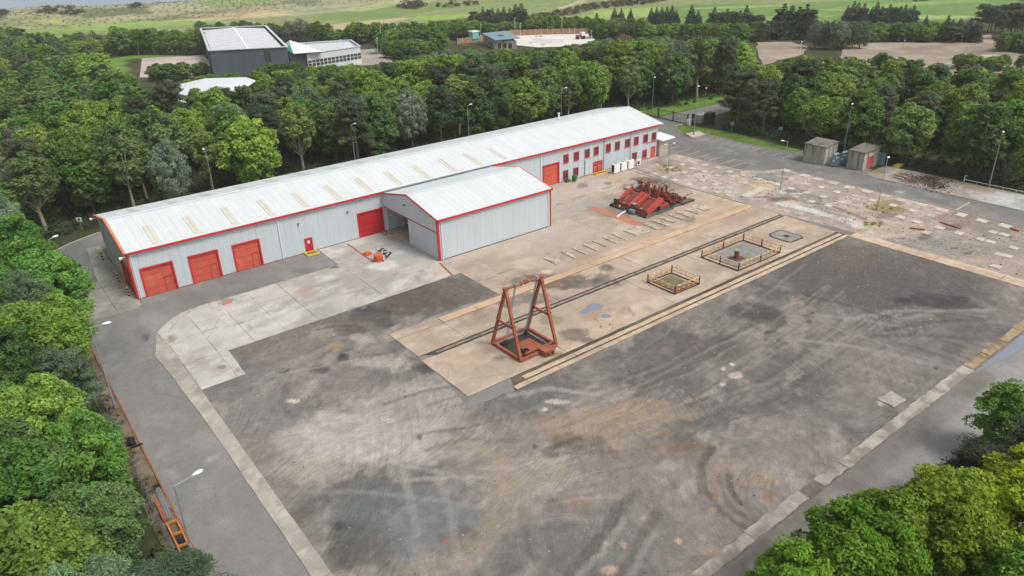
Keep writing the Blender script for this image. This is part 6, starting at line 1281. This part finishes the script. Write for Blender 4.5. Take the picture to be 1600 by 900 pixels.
def make_kind(kind, seed, lod):
    rng = np.random.default_rng(seed); q = {'near': (1.0, 1.0), 'mid': (.48, 1.5), 'far': (.16, 2.3)}[lod]
    H = 12.0; segs = []
    if kind in ('broad', 'oval', 'sparse', 'willow', 'bush'):
        R_, z0, nc, cr, ls = {'broad': (4.2, 1.8, 170, .92, .16), 'oval': (3.2, 1.2, 150, .82, .155), 'sparse': (3.0, 3.6, 80, .72, .15), 'willow': (3.7, 1.4, 150, .8, .16), 'bush': (4.4, .3, 110, 1.2, .19)}[kind]
        if lod == 'far': z0 = .4
        per = int({'broad': 190, 'oval': 190, 'sparse': 140, 'willow': 180, 'bush': 220}[kind] * q[0])
        lob = rng.uniform(0, 6.3, 4); C = []; CR = []
        for i in range(nc):
            t = 1 - abs(rng.beta(1.3, 1.9)) if kind != 'bush' else rng.random() ** .7
            if kind == 'bush': t = rng.random()
            pr = math.sqrt(max(.02, 1 - (max(0, t - .42) / .58) ** 2)) if t > .42 else (.55 + .45 * (t / .42))
            a = rng.uniform(0, 2 * math.pi); lo = 1 + .16 * math.sin(2 * a + lob[0]) + .13 * math.sin(3 * a + lob[1] + t * 3) + .08 * math.sin(5 * a + lob[2])
            u = .45 + .55 * math.sqrt(rng.random()); r = (R_ - cr * .6) * pr * lo * u
            C.append((r * math.cos(a), r * math.sin(a), z0 + cr * .5 + t * (H - z0 - cr * 1.2) * (.93 + .1 * math.sin(3 * a + lob[3])))); CR.append(cr * rng.uniform(.42, 1.38) * (1 - .25 * max(0, t - .6)))
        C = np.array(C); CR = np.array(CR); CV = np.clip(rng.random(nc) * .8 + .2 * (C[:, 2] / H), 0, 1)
        kw = dict(up=.45, flat=.72) if kind != 'willow' else dict(up=.2, flat=1.1, droop=1.2)
        me = leaves_mesh('crown', C, CR, CV, per, ls * q[1], .55 if kind != 'willow' else .28, M['leaf'], rng, **kw)
        bend = rng.uniform(-.4, .4, 2); pb = (bend[0], bend[1], H * .45)
        segs.append(((0, 0, -.1), (bend[0] * .4, bend[1] * .4, H * .22), .24, .2, 8)); segs.append(((bend[0] * .4, bend[1] * .4, H * .22), pb, .2, .15, 7)); segs.append((pb, (bend[0] * 1.4, bend[1] * 1.4, H * .8), .14, .04, 6))
        for i in range(9 if lod != 'far' else 4):
            c = C[rng.integers(nc)]; s = rng.uniform(.2, .45); st = (bend[0] * s * 2, bend[1] * s * 2, H * s); m = (st[0] * .4 + c[0] * .6, st[1] * .4 + c[1] * .6, st[2] * .55 + c[2] * .45); segs.append((st, m, .09, .06, 5)); segs.append((m, tuple(c), .06, .025, 5))
    elif kind == 'pine':
        nc = 58; C = []; CR = []
        for i in range(nc):
            t = rng.random() ** .8; a = rng.uniform(0, 6.283); r = (3.1 * (1 - .55 * t)) * (.3 + .7 * math.sqrt(rng.random())); z = 4.6 + t * 6.9; C.append((r * math.cos(a), r * math.sin(a), z)); CR.append(rng.uniform(.65, 1.15))
            if i < 24: segs.append(((0, 0, z - .7), (r * math.cos(a) * .9, r * math.sin(a) * .9, z - .15), .07, .02, 5))
        C = np.array(C); CR = np.array(CR); CV = rng.random(nc)
        me = leaves_mesh('crown', C, CR, CV, int(330 * q[0]), .19 * q[1], .2, M['needle'], rng, up=.3, flat=.5, shell=.8)
        segs += [((0, 0, -.1), (.1, .05, 5), .2, .15, 8), ((.1, .05, 5), (0, 0, 11.3), .15, .03, 6)]
    else:   # spruce
        C = []; CR = []; lv = 15
        for k in range(lv):
            t = k / (lv - 1); z = 1.0 + t * 10.4; rr = 2.7 * (1 - t) ** .85 + .12; m = max(2, int(9 * (1 - t) + 2)); o = rng.uniform(0, 6)
            for j in range(m):
                a = o + 6.283 * j / m + rng.uniform(-.2, .2); r = rr * rng.uniform(.5, .85); C.append((r * math.cos(a), r * math.sin(a), z - r * .22)); CR.append(max(.22, rr * .42) * rng.uniform(.8, 1.2))
            if k < 10: segs.append(((0, 0, z), (rr * .7 * math.cos(o), rr * .7 * math.sin(o), z - .3), .05, .02, 4))
        C.append((0, 0, 11.6)); CR.append(.25); C = np.array(C); CR = np.array(CR); CV = rng.random(len(C))
        me = leaves_mesh('crown', C, CR, CV, int(220 * q[0]), .17 * q[1], .26, M['needle'], rng, up=.2, flat=.55, shell=.7, droop=.5)
        segs += [((0, 0, -.1), (0, 0, 11.4), .2, .02, 7)]
    return me, wood_mesh('trunk', segs, M['bark_pale'] if kind == 'sparse' else M['bark'])
LIB = {}
def proto(kind, lod, var):
    k = (kind, lod, var)
    if k not in LIB: LIB[k] = make_kind(kind, hash((kind[0], kind[-1], len(kind), len(lod))) % 1000 * 0 + sum(map(ord, kind)) * 7 + var * 31 + len(lod), lod)
    return LIB[k]
NV = {'near': 3, 'mid': 5, 'far': 3}
TONE_RAW = {'broad': [((.058, .104, .018), 'mid green'), ((.042, .084, .016), 'dark green'), ((.084, .136, .020), 'bright green'), ((.064, .104, .028), 'soft green'), ((.080, .118, .020), 'yellow green')],
        'oval': [((.054, .098, .018), 'leafy green'), ((.082, .128, .018), 'fresh green'), ((.042, .076, .020), 'deep green')],
        'sparse': [((.070, .105, .035), 'thin pale stemmed'), ((.085, .120, .030), 'airy yellow green')], 'willow': [((.100, .140, .070), 'grey green willowy'), ((.130, .165, .110), 'silvery grey')],
        'pine': [((.034, .050, .024), 'dark pine'), ((.046, .058, .030), 'olive brown pine')], 'spruce': [((.026, .050, .026), 'dark pointed spruce')], 'bush': [((.050, .095, .020), 'round green'), ((.075, .125, .022), 'bright round')]}
GAIN = {'broad': 2.2, 'oval': 2.25, 'sparse': 1.9, 'willow': 1.45, 'pine': 1.9, 'spruce': 1.6, 'bush': 2.0}
TONE = {k: [(tuple(c * GAIN[k] for c in t[0]), t[1]) for t in v] for k, v in TONE_RAW.items()}
KNAME = {'broad': 'broadleaf_tree', 'oval': 'oval_broadleaf_tree', 'sparse': 'birch_tree', 'willow': 'willow_tree', 'pine': 'pine_tree', 'spruce': 'spruce_tree', 'bush': 'shrub'}  # oval kind: broadleaf trees of unidentified species, told apart by crown shape only
TREES = []
def tree(x, y, H, kind, lod, zone, rs, tone=None, wid=1.0, label=None, col=None, z=0.0):
    cm, tm = proto(kind, lod, rs.randrange(NV[lod])); c, nm = TONE[kind][tone if tone is not None else rs.randrange(len(TONE[kind]))]
    if col: c = col
    t = bpy.data.objects.new(KNAME[kind], None); COL.objects.link(t); t.empty_display_size = .5; s = H / 12.0
    t.location = (x, y, z); t.rotation_euler = (0, 0, rs.uniform(0, 6.28)); e_ = rs.uniform(.86, 1.14); t.scale = (s * wid * e_, s * wid / e_, s)
    o = bpy.data.objects.new('crown', cm); link(o, t); k = rs.uniform(.8, 1.28) * (1.12 if x < 6 and y < 125 else 1); g = rs.uniform(.93, 1.07); g *= .86 if x < 6 and y < 150 else 1; o.color = (c[0] * k * g, c[1] * k, c[2] * k, 1)
    if kind != 'bush': link(bpy.data.objects.new('trunk', tm), t)
    t['category'] = 'shrub' if kind == 'bush' else 'tree'
    if label: t['label'] = label
    else: TREES.append((t, zone, nm, {'pine': '', 'spruce': ''}.get(kind, ' shrub' if kind == 'bush' else ' tree'), P(x, y, H * .7)))
    return t
def dart(poly, sp, rs, tries=None, avoid=()):
    xs = [p[0] for p in poly]; ys = [p[1] for p in poly]; A = (max(xs) - min(xs)) * (max(ys) - min(ys)); out = []; cell = {}
    for _ in range(int(tries or A / sp / sp * 14)):
        x, y = rs.uniform(min(xs), max(xs)), rs.uniform(min(ys), max(ys)); ci, cj = int(x / sp), int(y / sp)
        if any((x - a) ** 2 + (y - b) ** 2 < sp * sp for i in (-1, 0, 1) for j in (-1, 0, 1) for a, b in cell.get((ci + i, cj + j), ())): continue
        if not inpoly(np.array([x]), np.array([y]), poly)[0]: continue
        if any((x - a) ** 2 + (y - b) ** 2 < r * r for a, b, r in avoid): continue
        cell.setdefault((ci, cj), []).append((x, y)); out.append((x, y))
    return out
def visible(x, y, H, m=60):
    a = P(x, y, H); b = P(x, y, 0); return -m < a[0] < 1600 + m and a[1] < 900 + m * 2 and b[1] > -5
def pick(rs, table):
    r = rs.random() * sum(w for _, w in table)
    for k, w in table:
        r -= w
        if r <= 0: return k
    return table[-1][0]
rs = random.Random(21)
SKY_U = [0, 120, 150, 200, 218, 235, 330, 450, 480, 588, 629, 670, 711, 793, 875, 930, 957, 1121, 1162, 1187, 1191, 1300, 1400, 1500, 1600]; SKY_V = [92, 96, 100, 112, 122, 128, 112, 104, 101, 96, 88, 80, 76, 74, 71, 62, 57, 53, 57, 72, 92, 82, 82, 96, 101]
def fit(x, y, H):     # keep the canopy below the roofs and yards that stay in sight beyond it
    lim = float(np.interp(P(x, y, H)[0], SKY_U, SKY_V)); return min(H, top_height(x, y, lim + rs.uniform(0, 7)))
def reach(x, y, H, mx=16.5):   # trees on the far side of a wood stand tall enough to close it
    need = top_height(x, y, float(np.interp(P(x, y, 12)[0], SKY_U, SKY_V)))
    return need * rs.uniform(.9, 1.0) if H < need < mx else H
# the north wood
north = [(2, 128.6), (132, 128.6), (146, 122), (168, 121), (176, 128), (168, 138), (152, 153), (134, 174), (114, 180), (95, 180), (77, 188), (66, 178), (38, 178), (12, 178)]
for x, y in dart(north, 5.7, rs):
    if not visible(x, y, 13): continue
    kd = pick(rs, [('broad', 5), ('oval', 5), ('sparse', 1.6 if y > 140 else 3.2), ('pine', 2.6 if x > 60 else 1.6), ('willow', .9)])
    band = 'front' if y < 138 else ('middle' if y < 158 else 'rear'); H = rs.uniform(10.8, 14.2) * (1.08 if kd == 'pine' else 1)
    if 40 < x < 74 and y > 160: H *= .82
    H = fit(x, y, reach(x, y, H) if (y > 150 or x > 135) and not 40 < x < 74 else H)
    if H < 3.5: continue
    tree(x, y, H, kd, 'mid', ('N', band), rs, wid=rs.uniform(.95, 1.2))
# wood in front of the far hall
for x, y in dart([(66, 180), (95, 180), (114, 180), (134, 174), (150, 200), (160, 235), (140, 246), (124, 244), (102, 240), (92, 240), (72, 250), (56, 268), (52, 262), (62, 230), (76, 205)], 7.2, rs):
    H = fit(x, y, rs.uniform(7, 10))
    if visible(x, y, 9) and H > 2.5: tree(x, y, H, pick(rs, [('broad', 5), ('oval', 2), ('bush', 2), ('pine', 1)]), 'far', ('M', ''), rs, wid=1.3 * max(1, 7 / H))
for x, y in dart([(150, 155), (172, 138), (200, 165), (208, 195), (226, 210), (200, 232), (168, 228), (158, 235), (150, 200)], 7.2, rs) + dart([(168, 121), (176, 128), (212, 146), (222, 160), (262, 186), (270, 205), (226, 208), (208, 195), (200, 165), (172, 138)], 7.2, rs):
    H = fit(x, y, reach(x, y, rs.uniform(8.5, 12), 15))
    if visible(x, y, 9) and H > 1.3: tree(x, y, H, 'bush' if H < 5 else pick(rs, [('broad', 5), ('oval', 3), ('willow', 1), ('pine', 2)]), 'far', ('Q', ''), rs, wid=1.3 if H > 5 else 4.6 / H)
# far left wood
for x, y in dart([(8, 178), (40, 178), (40, 215), (44, 238), (45, 262), (43, 290), (52, 345), (62, 378), (44, 392), (34, 440), (24, 440), (14, 300)], 8.2, rs):
    if visible(x, y, 9): tree(x, y, rs.uniform(8.0, 10.5), pick(rs, [('broad', 5), ('oval', 2), ('pine', 2.5 if 250 < y else .5), ('willow', .6)]), 'far', ('F', ''), rs, wid=1.45)
# east wood
east = [(137.5, 20), (137.5, 96), (139, 101), (146, 104), (166, 106), (187, 103), (197, 92), (200, 76), (203, 60), (200, 40), (190, 20)]
for x, y in dart(east, 6.0, rs):
    if not visible(x, y, 12): continue
    kd = pick(rs, [('broad', 5), ('oval', 4), ('pine', 2.2), ('sparse', .9 if x > 150 else 2.2), ('spruce', .4)])
    H = fit(x, y, reach(x, y, rs.uniform(9.8, 13.4), 15))
    if H > 3.5: tree(x, y, H, kd, 'mid' if x < 175 else 'far', ('E', 'front' if x < 147 else ('middle' if x < 168 else 'rear')), rs, wid=rs.uniform(1.0, 1.25))
# west wood beside the left road
for x, y in dart([(-16, 22), (-.7, 22), (.1, 50), (2.3, 64), (3.3, 70), (3.4, 96), (2.8, 104), (2.0, 124), (-4, 150), (-16, 150)], 4.3, rs):
    if visible(x, y, 9, 200): tree(x, y, rs.uniform(8.6, 11.4) + (.8 if y > 66 else 0), pick(rs, [('broad', 5), ('oval', 3.5), ('willow', .7), ('pine', .5)]), 'near' if y < 95 else 'mid', ('W', ''), rs, wid=1.0)
# named trees
def px_tree(u, v, vt, kind, lod, label, tone=0, wid=1.0, col=None, H=None):
    x, y = G(u, v); h = H or max(1.5, top_height(x, y, vt)); return tree(x, y, h, kind, lod, None, rs, tone=tone, wid=wid, label=label, col=col)
px_tree(1150.6, 201, 104, 'pine', 'near', 'tall spreading pine with a pale bare trunk beside the gate verge', 1, 1.35)
tree(.6, 112.5, 12.6, 'willow', 'near', None, rs, 1, 1.0, 'silvery white leaved tree at the left edge above the road bend')
tree(2.5, 62.0, 4.6, 'willow', 'near', None, rs, 1, 1.1, 'low silvery bush against the mesh fence on the left')
tree(.9, 75.5, 7.4, 'oval', 'near', None, rs, 1, .8, 'yellow leaved tree among the left trees by the lamp', col=(.20, .22, .022))
tree(2.2, 39.2, 6.6, 'pine', 'near', None, rs, 0, 1.9, 'dark pine at the bottom left beside the orange frame')
tree(5.0, 98.0, 7.0, 'oval', 'near', None, rs, 2, .9, 'dark drooping conifer like tree reaching over the road by the gable')
tree(.3, 47.5, 8.2, 'broad', 'near', None, rs, 2, 1.0, 'light green whitebeam at the lower left with pale leaf tips', col=(.135, .20, .07))
tree(-2.0, 53.5, 8.8, 'broad', 'near', None, rs, 2, 1.0, 'large pale green broadleaf left of the silvery bush', col=(.115, .19, .055))
se = [(30.6, 14.2, 8.4, 'broad', 'near', (0.123, 0.258, 0.020), 'bright green maple at the bottom right, nearest the centre of the picture'), (36.0, 13.4, 9.2, 'broad', 'near', (0.144, 0.288, 0.020), 'bright green maple at the bottom right, second from its left end'),
      (41.6, 10.6, 9.6, 'broad', 'near', (0.216, 0.312, 0.018), 'yellow green maple behind the bright maples at the bottom right'), (46.8, 7.9, 9.8, 'broad', 'near', (0.237, 0.320, 0.018), 'yellow tinged maple at the lower right edge of the picture'),
      (39.5, 6.3, 9.4, 'oval', 'near', (0.130, 0.265, 0.027), 'fresh green tree in the bottom right corner'), (33.0, 8.4, 8.6, 'broad', 'near', (0.123, 0.258, 0.020), 'mid green maple at the very bottom of the picture on the right'), (44.0, 3.6, 9.4, 'broad', 'near', (0.116, 0.258, 0.036), 'blue green broadleaf in the far bottom right corner'),
      (45.0, 11.6, 8.6, 'broad', 'near', (.20, .27, .020), 'lime yellow maple between the yellow green maples at the lower right'), (39.0, 13.0, 8.8, 'broad', 'near', (.15, .25, .022), 'lime green maple in the middle of the bottom right group'), (50.2, 8.6, 9.2, 'broad', 'near', (.20, .27, .020), 'lime yellow maple at the right edge under the dark pines'),
      (27.4, 11.0, 7.0, 'broad', 'near', (0.116, 0.250, 0.022), 'green maple cut by the bottom edge of the picture'), (51.5, 3.8, 9.4, 'broad', 'near', (0.144, 0.281, 0.023), 'green maple just past the right edge of the picture'),
      (51.6, 12.0, 6.8, 'pine', 'near', (.034, .048, .026), 'nearly black pine standing above the yellow green maples'), (55.4, 10.2, 7.8, 'pine', 'near', (.034, .050, .026), 'dark pine at the right edge behind the black one'),
      (60.4, 13.6, 7.4, 'broad', 'near', (0.116, 0.258, 0.036), 'mid green tree at the right edge over the lower road'), (66, 9.2, 6.4, 'broad', 'near', (0.107, 0.250, 0.036), 'green tree just past the right edge over the lower road')]
for x, y, H, kd, ld, c, lab in se: tree(x, y, H, kd, ld, None, rs, 0, 1.12 if kd == 'broad' else (1.7 if kd == 'pine' else 1.0), lab, c)
# hedgerows and conifers out on the links side: (u, base v, top v)
cz = [(1017, 37, 12), (1025, 37, 11), (1033, 38, 11), (1041, 37, 10), (1049, 38, 8), (1056, 38, 16), (1079, 40, 7), (1090, 40, 16), (1114, 48, 11), (1124, 48, 22), (1134, 48, 13), (1145, 48, 20), (1154, 50, 16), (1163, 52, 8), (1171, 52, 22), (1212, 60, 20), (1220, 60, 5), (1232, 60, 8), (1244, 60, 10), (1255, 60, 6), (1266, 58, 22),
      (1322, 33, 8), (1331, 33, 1), (1338, 33, 4), (1347, 33, 4), (1360, 34, 10), (1367, 34, 2), (1375, 34, 9), (1387, 35, 6), (1396, 35, 11), (1404, 35, 9), (1411, 35, 7), (1418, 35, 12), (1424, 36, 7), (1444, 48, 24), (1475, 62, 24), (1483, 62, 30), (1495, 62, 28), (1510, 64, 28), (1521, 66, 32),
      (737, 36, 20), (745, 36, 22), (755, 36, 11), (762, 36, 14), (770, 36, 12), (779, 36, 13), (788, 36, 10), (797, 37, 12), (806, 46, 6), (815, 46, 5), (822, 48, 14), (932, 46, 20), (960, 38, 12), (970, 38, 13), (985, 38, 13)]
for i, (u, v, vt) in enumerate(sorted(cz)):
    px_tree(u, v, vt, 'spruce', 'far', f'dark pointed spruce, {nth(i + 1)} from the left in the line before the links', 0, 1.75)
for (u0, u1, v, vt, n, mix) in [(1268, 1350, 76, 32, 7, 'willow'), (1290, 1350, 70, 34, 5, 'pine'), (1358, 1460, 64, 34, 11, 'bush'), (1465, 1525, 66, 38, 6, 'pine'), (1528, 1600, 50, 6, 9, 'pine'), (1560, 1640, 62, 16, 9, 'pine'), (1562, 1640, 80, 50, 7, 'bush'), (1170, 1215, 64, 34, 5, 'pine'),
                                (1110, 1180, 60, 38, 8, 'bush'), (1005, 1110, 54, 38, 12, 'bush'), (960, 1005, 56, 32, 5, 'broad'), (935, 968, 50, 30, 4, 'broad'), (888, 922, 48, 25, 4, 'broad'), (828, 884, 48, 26, 7, 'broad'), (780, 830, 50, 34, 6, 'bush'), (740, 780, 52, 34, 5, 'bush'), (690, 740, 62, 38, 7, 'broad'),
                                (548, 605, 66, 34, 8, 'broad'), (600, 690, 82, 44, 12, 'broad'), (605, 660, 70, 38, 6, 'oval'), (545, 560, 64, 38, 2, 'oval'), (184, 245, 84, 42, 8, 'broad'), (240, 322, 84, 44, 9, 'broad'), (418, 446, 60, 36, 4, 'broad'), (446, 482, 64, 30, 4, 'willow'), (484, 520, 66, 34, 4, 'oval'), (520, 548, 66, 46, 4, 'bush'),
                                (98, 150, 76, 54, 7, 'broad'), (40, 84, 78, 52, 4, 'broad'), (0, 40, 80, 62, 4, 'broad'), (300, 410, 46, 34, 9, 'bush'), (242, 294, 124, 96, 4, 'bush'), (300, 470, 118, 98, 12, 'bush'), (600, 700, 58, 34, 9, 'broad'), (690, 760, 50, 31, 6, 'broad'), (735, 825, 44, 17, 9, 'pine'), (828, 900, 50, 24, 7, 'broad'), (925, 1010, 60, 30, 8, 'broad'), (1000, 1110, 62, 36, 10, 'broad'), (1100, 1190, 66, 36, 8, 'broad'), (1105, 1190, 54, 20, 8, 'pine'), (1206, 1270, 60, 16, 6, 'pine'), (1320, 1430, 42, 14, 10, 'pine'), (600, 690, 92, 62, 9, 'broad'), (1480, 1600, 108, 84, 6, 'broad'), (150, 186, 80, 60, 4, 'bush')]:
    for k in range(n):
        u = u0 + (u1 - u0) * (k + rs.uniform(.15, .85)) / n; x, y = G(u, v + rs.uniform(-2, 2)); h = max(2.0, top_height(x, y, vt + rs.uniform(-3, 4)))
        tree(x, y, h, mix, 'far', ('H', 'left' if u < 560 else ('middle' if u < 1000 else 'right')), rs, wid=rs.uniform(1.1, 1.5) * (1.0 if h > 6 else 1.4))
# write the labels of the woods: kind, place in its row, wood
zn = {('N', 'front'): 'at the front of the shed wood', ('N', 'middle'): 'inside the wood behind the shed', ('N', 'rear'): 'at the rear of the shed wood', ('M', ''): 'before the dark hall',
      ('Q', ''): 'before the white yard', ('F', ''): 'in the far left wood', ('E', 'front'): 'at the front of the right wood', ('E', 'middle'): 'inside the right hand wood', ('E', 'rear'): 'at the rear of the right wood', ('W', ''): 'beside the left road',
      ('H', 'left'): 'in the far left hedgerows', ('H', 'middle'): 'in the far middle hedgerows', ('H', 'right'): 'in the far right hedgerows'}
byz = {}
for t_ in TREES: byz.setdefault((t_[1], t_[2], t_[3]), []).append(t_)
for (z_, nm, sf), l in byz.items():
    for i, t_ in enumerate(sorted(l, key=lambda a: a[4][0])):
        t_[0]['label'] = f'{nm}{sf}, {nth(i + 1)} from left {zn[z_]}'; t_[0]['group'] = 'trees ' + zn[z_]
# undergrowth: low leaf clumps nobody could count
def scrub(name, label, pts, r0, r1, per, ls, col, mat='leaf', seed=1, flat=.8):
    rng = np.random.default_rng(seed); C = np.array([(x, y, z) for x, y, z in pts], float); CR = rng.uniform(r0, r1, len(C)); C[:, 2] += CR * .3
    me = leaves_mesh(name, C, CR, rng.random(len(C)), per, ls, .5, M[mat], rng, flat=flat, shell=.5); o = mobj(name, me); o.color = (*col, 1); tag(o, label, None, None, 'stuff')
pts = [(x, y, 0) for x, y in dart([(2, 127.6), (133, 127.6), (133, 131), (2, 131)], 1.2, rs)] + [(x, y, 0) for x, y in dart(north, 2.4, rs) if y < 145]
scrub('undergrowth', 'low undergrowth under the wood behind the shed', pts, .6, 1.8, 46, .26, (.05, .088, .025), seed=3)
pts = [(x, y, 0) for x, y in dart([(136, 20), (139, 20), (139, 100), (136, 100)], 1.1, rs)] + [(x, y, 0) for x, y in dart([(138, 20), (138, 100), (156, 100), (156, 20)], 2.1, rs)] + [(x, y, 0) for x, y in dart([(136, 124), (160, 127), (170, 136), (150, 140), (136, 134)], 2.5, rs)]
scrub('undergrowth', 'low undergrowth under the wood on the right', pts, .6, 1.7, 46, .26, (.05, .085, .025), seed=4)
pts = [(x, y, 0) for x, y in dart([(-12, 20), (3.2, 20), (3.0, 122), (-6, 150), (-12, 150)], 1.9, rs)]
scrub('undergrowth', 'low undergrowth under the trees left of the road', pts, .6, 1.3, 90, .17, (.042, .078, .018), seed=5)
pts = [(x, y, 0) for x, y in dart([(28, -4), (56, -4), (56, 10), (30, 12)], 2.2, rs)]
scrub('undergrowth', 'low undergrowth under the maples at the bottom right', pts, .6, 1.2, 110, .15, (.045, .085, .018), seed=6)
gp = []
for poly, sp in ((W([(830, 27), (860, 22), (925, 8), (1000, 0), (1045, 1), (1010, 7), (930, 14), (900, 22), (850, 29)]), 5), (W([(620, 15), (635, 9), (655, 8), (663, 12), (650, 16)]), 4), (W([(672, 13), (700, 6), (745, 6), (748, 10), (700, 14)]), 6), (W([(668, 44), (700, 36), (732, 34), (728, 42), (700, 48)]), 5),
                 (W([(205, 26), (212, 20), (222, 20), (220, 25)]), 4), (W([(235, 8), (250, 1), (262, 5), (250, 9)]), 5), (W([(62, 33), (70, 24), (110, 22), (138, 30), (120, 35)]), 6), (W([(0, 40), (0, 28), (14, 30), (12, 38)]), 4), (W([(1420, 2), (1445, 0), (1445, 3), (1425, 3)]), 5)):
    gp += [(x, y, float(land_h(np.array([x]), np.array([y]))[0])) for x, y in dart(poly, sp, rs)]
scrub('gorse_scrub', 'brown green gorse scrub on the links and dunes', gp, 1.5, 3.2, 60, .5, (.062, .062, .026), seed=7, flat=.55)
gp = [(x, y, float(land_h(np.array([x]), np.array([y]))[0])) for x, y in dart([(20, 500), (60, 655), (170, 640), (330, 560), (280, 470)], 5, rs)]
scrub('marram_grass', 'pale marram grass tussocks over the dunes', gp, .5, 1.3, 16, .4, (.30, .30, .19), seed=8, flat=.25)
gp = [(x, y, 0) for x, y in dart(W([(1030, 258), (1060, 262), (1066, 268), (1040, 268)]), .8, rs)] + [(x, y, 0) for x, y in dart(W([(1350, 348), (1378, 348), (1376, 354), (1352, 354)]), .7, rs)] + [(x, y, 0) for x, y in dart(W([(1350, 318), (1400, 326), (1385, 334), (1350, 326)]), 1.2, rs)]
scrub('weeds', 'mossy weeds growing between the concrete pads', gp, .2, .45, 30, .08, (.13, .13, .03), seed=9, flat=.35)
gp = [(3.9 + rs.uniform(-.5, .6), rs.uniform(32, 112), 0) for _ in range(130)]
scrub('weeds', 'weeds along the left verge by the mesh fence', gp, .12, .4, 30, .07, (.07, .09, .03), seed=10, flat=.5)

# ------------------------------------------------------------------ thin sea haze
hz = MB().box(-2800, 3600, -900, 2400, -4.5, 41.5).build('haze', bpy.data.materials.new('haze_air')); hm_ = hz.data.materials[0]; hm_.use_nodes = True
hm_.node_tree.nodes.clear(); pvn = hm_.node_tree.nodes.new('ShaderNodeVolumePrincipled'); on = hm_.node_tree.nodes.new('ShaderNodeOutputMaterial')
pvn.inputs['Density'].default_value = .00020; pvn.inputs['Color'].default_value = (.92, .92, .93, 1); hm_.node_tree.links.new(pvn.outputs[0], on.inputs['Volume'])
tag(hz, 'thin pale sea haze over the site and links', kind='stuff')
